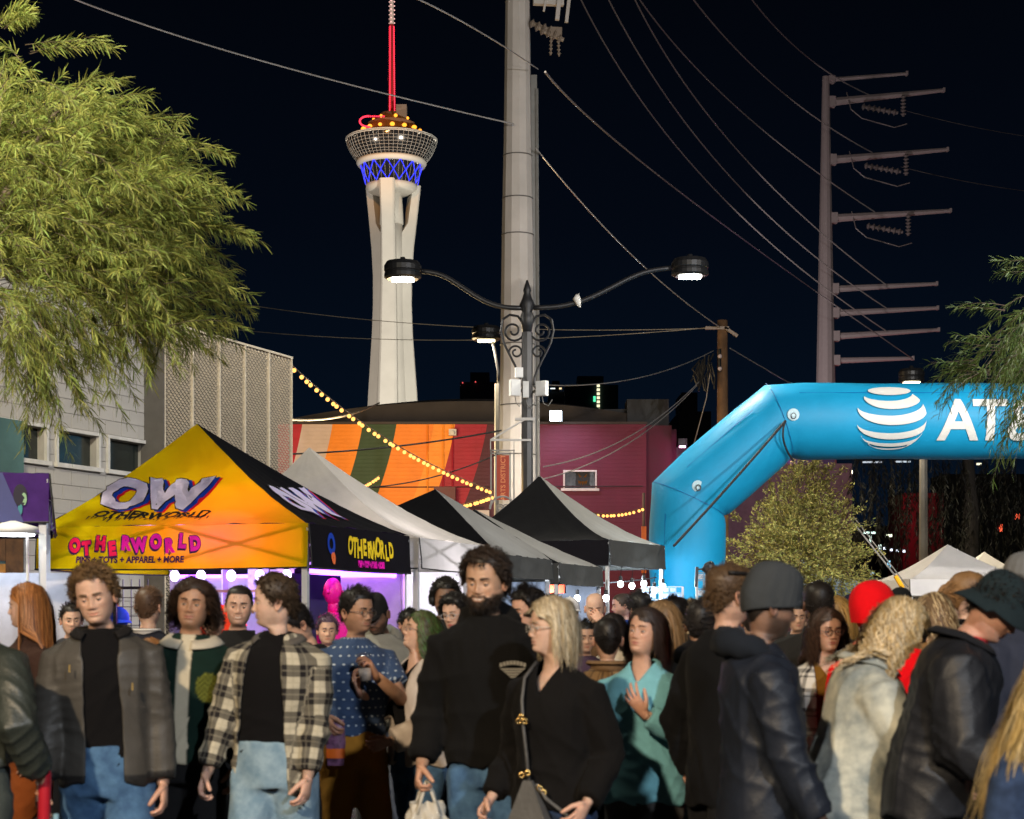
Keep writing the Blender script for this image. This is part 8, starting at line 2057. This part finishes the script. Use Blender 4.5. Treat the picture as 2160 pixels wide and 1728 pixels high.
pL = person('person with a short afro and black headphones in a black coat', 937, 12.0, 1.865, 3, (4, 5, 2), skin=(.17, .092, .058), hair=dict(style='afro', col=(.010, .008, .007), len=.022, vol=.026), beard=('moustache', .8, (.012, .009, .008)), top=dict(name='black_coat', col=(.013, .013, .013), hem=.9, thick=.03), legs=dict(col=(.014, .014, .014)), seed=26, eyes='down', collar=(BLK, .05, .03, .3))
q = NB(); ph = np.linspace(-1.7, 1.7, 18)
q.tube(pL.toB(np.stack([.108 * np.sin(ph), .004 + 0 * ph, -.005 + .150 * np.cos(ph)], -1)), np.full(18, .008), (.012, .012, .013), 8)
for sd in (-1, 1): q.tube(pL.toB(np.array([(sd * .078, .006, -.012), (sd * .092, .006, -.012), (sd * .112, .006, -.012)])), np.array([.036, .040, .026]), (.014, .014, .015), 14)
q.obj('headphones', shiny_m, pL.o, pL.place)
pM = person('person with short black curls and round glasses beside the headphones', 968, 10.8, 1.755, -20, (-8, 6, -5), female=True, skin=(.55, .34, .25), hair=dict(style='curly', col=(.012, .010, .010), len=.03, vol=.020), top=dict(name='dark_top', col=(.015, .014, .016), hem=.9), legs=dict(col=(.014, .014, .014)), seed=27, glasses=dict(col=(.4, .4, .42)), lipcol=(.4, .08, .08))
person('person with swept black hair half hidden behind the grey blonde bob', 1122, 9.6, 1.77, -36, (-20, 6, 0), skin=(.52, .30, .215), hair=dict(style='short', col=(.014, .011, .010), len=.06, vol=.018, sweep=(.2, -.5, .3)), top=dict(name='black_top', col=BLK, hem=.9), legs=dict(col=(.014, .014, .014)), seed=28, eyes='down')
person('bald person raising a hand to the face under the white bulbs', 1256, 13.5, 1.80, -6, (0, 12, 0), skin=(.56, .36, .275), hair=None, top=dict(name='brown_jacket', col=(.09, .05, .025), hem=.9), legs=dict(col=(.02, .02, .02)), seed=29, arms={1: dict(w=(.06, -.20, 1.52), hint=(.9, -.1, -.7), f=(-.5, .2, .6), p=(-.3, 1, 0), pose=(.9, .3))}, beard=('stubble', .2, (.05, .03, .02)))
person('person wrapped in a brown checked scarf behind the grey blonde bob', 1282, 8.6, 1.62, 176, (10, 4, 0), female=True, skin=MED, hair=dict(style='tied', col=(.014, .011, .010)), top=dict(name='checked_shawl', mat=fabric('brown_check', 'check', [(.20, .12, .055), (.030, .020, .013)], .085), hem=.85, thick=.045), legs=dict(col=(.02, .02, .02)), seed=30, collar=((.17, .10, .05), .06, .03, .1))
person('person with a small bun under the pointed black tent', 1414, 15.5, 1.74, -70, (-5, 4, 0), female=True, skin=LIGHT, hair=dict(style='tied', col=(.05, .024, .018), tail=('bun', (0, .095, .085), .035)), top=dict(name='white_top', col=(.4, .38, .4), hem=.9), legs=dict(col=(.02, .02, .02)), seed=31, detail=1)
person('person with black hair, glasses and a beard in a black coat by the silver rack', 1432, 11.0, 1.735, -26, (-14, 12, 0), skin=(.36, .20, .14), hair=dict(style='short', col=(.012, .010, .010), len=.035, vol=.015), beard=('full', .85, (.012, .009, .008)), glasses=dict(col=(.03, .03, .03)), top=dict(name='black_coat', col=BLK, hem=.85, thick=.03), legs=dict(col=(.014, .014, .014)), seed=32, collar=(BLK, .05, .04, .3))
person('person with a blonde plait behind the bearded one with glasses', 1462, 13.0, 1.74, -120, (-20, 4, 0), female=True, skin=LIGHT, hair=dict(style='long', col=(.26, .17, .08), col2=(.45, .36, .2), len=.28, vol=.014), top=dict(name='olive_coat', col=(.07, .065, .04), hem=.85), legs=dict(col=(.02, .02, .02)), seed=33, detail=1)
person('person with cropped hair in profile under the bulbs of the pointed tent', 1318, 17.0, 1.83, -60, (-20, 6, 0), skin=(.46, .28, .24), hair=dict(style='buzz', col=(.05, .035, .03)), beard=('stubble', .5, (.03, .02, .018)), top=dict(name='blue_jacket', col=(.02, .05, .22), hem=.9, thick=.03), legs=dict(col=(.02, .02, .02)), seed=34, detail=1)
person('person with tousled black hair facing the bulbs of the pointed tent', 1352, 14.0, 1.79, 200, (0, 4, 0), skin=LIGHT, hair=dict(style='short', col=(.012, .011, .013), len=.06, vol=.022), top=dict(name='tan_jacket', col=(.28, .19, .09), hem=.9, thick=.035), legs=dict(col=(.02, .02, .02)), seed=35, detail=1)
person('person with light brown hair in a camel coat behind the teal jumper', 1398, 9.0, 1.70, 190, (0, 0, 0), female=True, skin=LIGHT, hair=dict(style='long', col=(.20, .12, .055), len=.3, vol=.02), top=dict(name='camel_coat', col=(.30, .18, .07), hem=.85, thick=.034), legs=dict(col=(.02, .02, .02)), seed=36, detail=1)
person('person in a black hoodie standing between the teal jumper and the black tee', 1478, 8.3, 1.7, 160, (0, 4, 0), skin=MED, hair=dict(style='short', col=(.015, .012, .011)), top=dict(name='black_hoodie', col=(.0105, .0105, .011), hem=.85, thick=.034), legs=dict(col=(.012, .012, .012)), seed=37, detail=1, hood=(BLK,))
person('person in a white cap behind the swept black hair', 1198, 15.0, 1.76, 30, (0, 5, 0), skin=LIGHT, hair=dict(style='buzz', col=(.02, .016, .014)), hat=dict(kind='cap', col=(.55, .54, .56)), top=dict(name='grey_top', col=(.10, .10, .11), hem=.9), legs=dict(col=(.02, .02, .02)), seed=38, detail=1)
person('person with black hair seen from behind near the white cap', 1165, 16.5, 1.80, 185, (0, 0, 0), skin=MED, hair=dict(style='short', col=(.011, .010, .010)), top=dict(name='black_coat', col=BLK, hem=.9), legs=dict(col=(.02, .02, .02)), seed=39, detail=1)
person('person peering out below the bald one with dark hair and glasses', 1297, 12.0, 1.63, -30, (-10, 8, 0), female=True, skin=MED, hair=dict(style='bob', col=(.016, .012, .011)), glasses=dict(col=(.02, .02, .02)), top=dict(name='cream_jacket', col=(.44, .38, .31), hem=.9, thick=.03), legs=dict(col=(.02, .02, .02)), seed=40, detail=1)
# right hand background
person('person with cropped dark hair seen from behind beside the beanie', 1727, 9.6, 1.81, 168, (10, 0, 0), skin=(.14, .08, .055), hair=dict(style='fade', col=(.016, .012, .010), len=.016, vol=.013), top=dict(name='dark_jacket', col=(.018, .017, .016), hem=.85, thick=.03), legs=dict(col=(.014, .014, .014)), seed=41, detail=1)
person('person with long ginger blonde hair behind the curly brown hair and glasses', 1766, 11.5, 1.745, 175, (0, 0, 0), female=True, skin=LIGHT, hair=dict(style='long', col=(.32, .18, .05), len=.4, vol=.018), top=dict(name='dark_coat', col=(.02, .02, .022), hem=.85), legs=dict(col=(.014, .014, .014)), seed=42, detail=1)
person('person in a white and navy trucker cap, seen from behind', 1798, 12.5, 1.765, 150, (0, 0, 0), skin=LIGHT, hair=dict(style='buzz', col=(.05, .03, .02)), hat=dict(kind='cap', col=(.014, .017, .034), front=(.55, .53, .5)), top=dict(name='navy_jacket', col=(.016, .018, .03), hem=.85), legs=dict(col=(.014, .014, .014)), seed=43, detail=1)
person('person in a plain navy cap beside the red hood', 1838, 13.5, 1.83, 30, (0, 6, 0), skin=MED, hair=dict(style='buzz', col=(.03, .02, .018)), hat=dict(kind='cap', col=(.014, .020, .045), badge=(.4, .4, .4)), top=dict(name='black_jacket', col=BLK, hem=.85), legs=dict(col=(.014, .014, .014)), seed=44, detail=1)
person('person in a black cap with a pale band of lettering behind the red hood', 1897, 13.0, 1.82, 0, (0, 10, 0), skin=MED, hair=dict(style='buzz', col=(.03, .02, .018)), hat=dict(kind='cap', col=(.012, .013, .014), badge=(.6, .6, .58)), top=dict(name='black_jacket', col=BLK, hem=.85), legs=dict(col=(.014, .014, .014)), seed=45, detail=1)
person('person with dark curls and a navy cap between the ponytail and the right edge', 2092, 11.0, 1.85, 150, (0, 0, 0), skin=MED, hair=dict(style='curly', col=(.025, .015, .011), len=.045), hat=dict(kind='cap', col=(.014, .022, .05), back=True), top=dict(name='dark_coat', col=(.02, .02, .024), hem=.85), legs=dict(col=(.014, .014, .014)), seed=46, detail=1)
for (px, Y, H, fc, c, hc, lb) in ((150, 12.5, 1.70, 20, (.03, .03, .035), (.02, .015, .012), 'person in a dark jacket behind the red haired one'), (600, 12.2, 1.70, 200, (.02, .02, .022), (.02, .015, .012), 'person in black with their back turned behind the plaid shirt'), (690, 12.6, 1.62, 10, (.12, .05, .16), (.1, .06, .1), 'person with fair hair beside the stall counter in purple light'),
                                  (860, 13.5, 1.66, 30, (.05, .05, .05), (.012, .011, .01), 'person with dark dotted hair near the white banner'), (1010, 14.0, 1.72, 0, (.02, .02, .02), (.012, .011, .01), 'person in black hidden behind the tall hoodie'), (1232, 11.5, 1.58, 10, (.05, .03, .05), (.012, .011, .01), 'person in plum behind the grey blonde bob'),
                                  (1590, 11.0, 1.70, 170, (.02, .02, .025), (.03, .02, .015), 'person in navy hidden behind the beanie'), (1680, 13.5, 1.72, 0, (.03, .03, .03), (.015, .012, .01), 'person in grey behind the beanie'), (1930, 12.0, 1.70, 190, (.02, .02, .02), (.05, .03, .02), 'person in black behind the tan coat'), (2010, 14.0, 1.73, 0, (.10, .09, .08), (.05, .03, .02), 'person in stone grey behind the ponytail'),
                                  (1545, 19.0, 1.74, 0, (.05, .05, .06), (.04, .025, .02), 'person far back by the foot of the arch'), (450, 13.0, 1.66, 15, (.06, .02, .04), (.05, .03, .02), 'person in dark red inside the yellow tent'), (1700, 18.0, 1.75, 190, (.03, .03, .03), (.02, .016, .014), 'person in black far back under the small leaved tree'), (1985, 19.0, 1.74, 20, (.04, .03, .03), (.06, .04, .02), 'person far back before the white tent'), (2130, 16.0, 1.76, 180, (.02, .025, .03), (.02, .015, .01), 'person far back behind the grey knitted hat')):
    person(lb, px, Y, H, fc, (0, 4, 0), skin=LIGHT if px % 4 else MED, hair=dict(style='short', col=hc), top=dict(name='jacket', col=c, hem=.88, thick=.03), legs=dict(col=(.016, .016, .018)), seed=60 + px % 37, detail=1 if Y < 15 else 0)
# headphones of the person with the afro
# ------------------------------------------------------------------ things carried
clear = glass('clear_plastic', (.92, .93, .94), .16, .10)
def hold(fig, sd, off=(0, 0, 0)):
    q_ = fig.A[sd]; f = q_['f'] / np.linalg.norm(q_['f']); p = q_['p'] / np.linalg.norm(q_['p'])
    return fig.world(q_['W'] + f * .075 + p * .035 + np.array(off))
c = hold(pI, 1)
CU = empty('plastic_cup', c, 0, 'clear plastic cup of pale drink held up by the one in the dotted blue shirt', 'cup'); CU.rotation_euler = (.08, -.12, 0)
g = MB(); g.lathe([(.031, -.075), (.034, -.02), (.040, .055), (.042, .058), (.041, .06)], 20, cap=False); g.lathe([(.001, -.075), (.031, -.075)], 20, cap=False); g.build('wall', clear, CU, smooth=True)
g = MB(); g.lathe([(.030, -.073), (.034, -.01), (.002, -.009)], 18); g.build('drink', mat('pale_drink', (.55, .45, .38), .3), CU, smooth=True)
g = MB(); g.lathe([(.043, .056), (.044, .062), (.034, .070), (.01, .074), (.002, .074)], 18, cap=False); g.build('lid', clear, CU, smooth=True)
c = hold(pI, -1)
BO = empty('drink_pouch', c, 0, 'printed purple and orange drink pouch held low by the one in the dotted blue shirt', 'pouch')
g = MB(); g.grid(lambda u, v: (.052 * math.cos(2 * math.pi * u) * (1 - .55 * abs(v - .5) * 2 * .3), .022 * math.sin(2 * math.pi * u) * (1 - (2 * v - 1) ** 4), -.20 + .24 * v), 18, 10); g.build('pouch', mat('pouch_print', (.16, .07, .14), .4, var=.9, vscale=28), BO, smooth=True)
g = MB(); g.grid(lambda u, v: (.05 * math.cos(2 * math.pi * u), .0235 * math.sin(2 * math.pi * u), -.16 + .05 * v), 18, 3); g.build('band', mat('pouch_orange', srgb(215, 100, 30), .45), BO, smooth=True)
c = hold(pN, -1)
BG = empty('carrier_bag', c, .2, 'crumpled white carrier bag hanging from the hand of the tall hooded one', 'bag')
r = random.Random(4)
g = MB()
def bagf(u, v):
    t = 2 * math.pi * u; w = .15 * (.35 + .65 * min(1, v * 1.6)) * (1 - .12 * (v > .9)); n_ = .018 * math.sin(5 * t + v * 9) + .012 * math.sin(9 * t - v * 13)
    return ((w + n_) * math.cos(t), (w * .55 + n_) * math.sin(t), -.10 - .34 * v + .015 * math.sin(3 * t))
g.grid(bagf, 40, 16); g.lathe([(.001, -.435), (.10, -.435)], 16, cap=False); g.build('bag', mat('white_plastic', (.62, .58, .50), .55, trans=.25, var=.1), BG, smooth=True)
for s_ in (-1, 1):
    g = MB(); g.tube([(s_ * .055, .03, -.14), (s_ * .03, .015, -.05), (0, 0, .0), (s_ * .02, -.02, -.05), (s_ * .05, -.035, -.14)], .008, 6); g.build('handle', MATS['white_plastic'], BG, smooth=True)
# crossbody bag of the person in the cardigan: strap, gold rings, bag on the hip
XB = empty('crossbody_bag', pO.world((0, 0, .9)), 0, 'grey leather crossbody bag with gold rings hung over the black cardigan', 'bag'); xo = XB.location
wp = lambda x, y, z: pO.world((x, y, z)) - xo
g = MB(); pts = [wp(-.078, -.02, 1.485), wp(-.070, -.125, 1.42), wp(-.045, -.182, 1.33), wp(-.035, -.186, 1.22), wp(-.03, -.170, 1.10), wp(-.02, -.165, .98)]
g.tube(pts, .0065, 6); g.build('strap', mat('grey_leather', (.09, .088, .085), .5, bump=.2, bscale=60), XB, smooth=True)
gold = mat('gold_ring', (.75, .5, .18), .25, metal=1.0)
for (x, y, z) in ((-.050, -.198, 1.245), (-.022, -.198, 1.245), (-.036, -.200, 1.262), (-.045, -.185, 1.02), (-.015, -.186, 1.03), (.045, -.186, .97), (.065, -.186, .955)):
    g = MB(); o_ = wp(x, y, z); g.tube([o_ + Vector((.010 * math.cos(t), 0, .010 * math.sin(t))) for t in [2 * math.pi * k / 10 for k in range(11)]], .0045, 6); g.build('ring', gold, XB, smooth=True)
g = MB(); a_, b_, c2, d2 = wp(-.10, -.175, .80), wp(.12, -.175, .80), wp(.01, -.18, 1.0), wp(-.03, -.18, 1.0)
off = Vector((-.03, -.06, 0)); g.add([a_, b_, c2, d2, a_ + off, b_ + off, c2 + off * .3, d2 + off * .3], [(0, 1, 2, 3), (4, 5, 6, 7), (0, 1, 5, 4), (1, 2, 6, 5), (2, 3, 7, 6), (3, 0, 4, 7)]); g.build('bag', MATS['grey_leather'], XB)
g = MB(); g.tube([wp(.03, -.185, .985), wp(.08, -.19, .93), wp(.16, -.15, .86)], .007, 6); g.build('strap', MATS['grey_leather'], XB)
# phone of the denim jacket
c = hold(pV, 1)
PH = empty('phone', c, 0, 'dark phone held by the one in the bleached denim jacket', 'phone'); PH.rotation_euler = (.6, .3, math.radians(92))
g = MB(); g.box((0, 0, 0), (.075, .009, .15)); g.build('case', mat('black_plastic', (.012, .012, .014), .3), PH)
g = MB(); g.box((0, .0055, 0), (.066, .002, .138)); g.build('screen', glow('phone_screen', (.6, .9, .9), .6), PH)
# cream bag on the shoulder of the checked overshirt, brown fur bag
c = pU.world((-.30, -.10, 1.02)); TB_ = empty('tote_bag', c, 0, 'cream tote bag hanging beside the white checked overshirt', 'bag')
g = MB(); g.grid(lambda u, v: ((.13 + .02 * math.sin(7 * u * 6.28)) * math.cos(2 * math.pi * u) * (.75 + .25 * v), .06 * math.sin(2 * math.pi * u) * (.6 + .4 * v), .16 - .36 * v), 30, 10); g.lathe([(.001, -.2), (.06, -.2)], 12, cap=False); g.build('bag', mat('cream_canvas', (.48, .40, .24), .8, var=.15), TB_, smooth=True)
g = MB(); g.tube([(-.08, 0, .14), (-.03, .02, .36), (.06, .05, .42), (.09, 0, .14)], .010, 6); g.build('strap', MATS['cream_canvas'], TB_)
c = P(1928, 1655, 6.6); FB = empty('fur_bag', c, 0, 'shaggy brown and silver bag between the denim jacket and the black jacket', 'bag')
rng = np.random.default_rng(3); nb_ = NB(); nb_.ball((0, 0, 0), (.075, .06, .085), (.10, .07, .04), 16, 12)
v = rng.normal(size=(900, 3)); v /= np.linalg.norm(v, axis=1, keepdims=True); rt = v * np.array([.075, .06, .085]); d = v * .5 + np.array([0, 0, -.7]) + rng.normal(size=v.shape) * .3
Pt = rt[:, None, :] + d[:, None, :] * (np.linspace(0, .035, 4)[None, :, None]); tone = rng.uniform(.5, 1.6, (900, 1)); Vs, Fs, Cs = strand_tubes(Pt, np.full(900, .002), np.clip(np.array([.16, .115, .06]) * tone, 0, 1)); nb_.add(Vs, Fs, C=Cs); nb_.obj('fur', hair_m, FB)
nb_ = NB(); nb_.tube([(-.09, 0, .08), (-.05, 0, .22), (.05, 0, .22), (.09, 0, .08)], [.012] * 4, (.05, .04, .03), 8); nb_.obj('handle', leather_m, FB)
# scooter handle behind the grey bomber: red and pale blue tubes with a black grip
SCO = empty('scooter', P(95, HOR, 7.0) * 1.0, 0, 'red and pale blue scooter stem behind the grey bomber jacket', 'scooter'); SCO.location.z = 0
g = MB(); g.tube([(-.02, 0, .10), (.0, 0, .98), (-.01, 0, 1.03)], [.024, .026, .024], 10); g.build('stem', mat('red_enamel', srgb(170, 30, 45), .35), SCO, smooth=True)
g = MB(); g.tube([(.05, 0, .10), (.045, 0, .82)], .012, 8); g.build('brake_tube', mat('pale_blue_enamel', srgb(130, 170, 190), .4), SCO)
g = MB(); g.tube([(-.05, .02, .78), (0, 0, .80), (.05, .02, .78)], .014, 8); g.build('handlebar', MATS['black_plastic'], SCO)
g = MB(); g.box((0, .35, .12), (.14, .75, .04)); g.build('deck', MATS['black_plastic'], SCO)
for y in (-.04, .75):
    g = MB(); g.tube([(-.015, y, .09), (.015, y, .09)], .09, 16); g.build('wheel', MATS['black_plastic'], SCO)
# wheelchair-like black case at the left edge
g = MB(); g.box((0, 0, .36), (.30, .26, .72)); g.tube([(-.10, 0, .7), (-.10, 0, .80), (.10, 0, .80), (.10, 0, .7)], .015, 6)
o = g.build('trolley_case', mat('black_case', (.012, .012, .013), .35)); o.location = (P(38, 0, 6.8).x, 6.8, 0); tag(o, 'black trolley case by the dark green leather jacket', 'case')
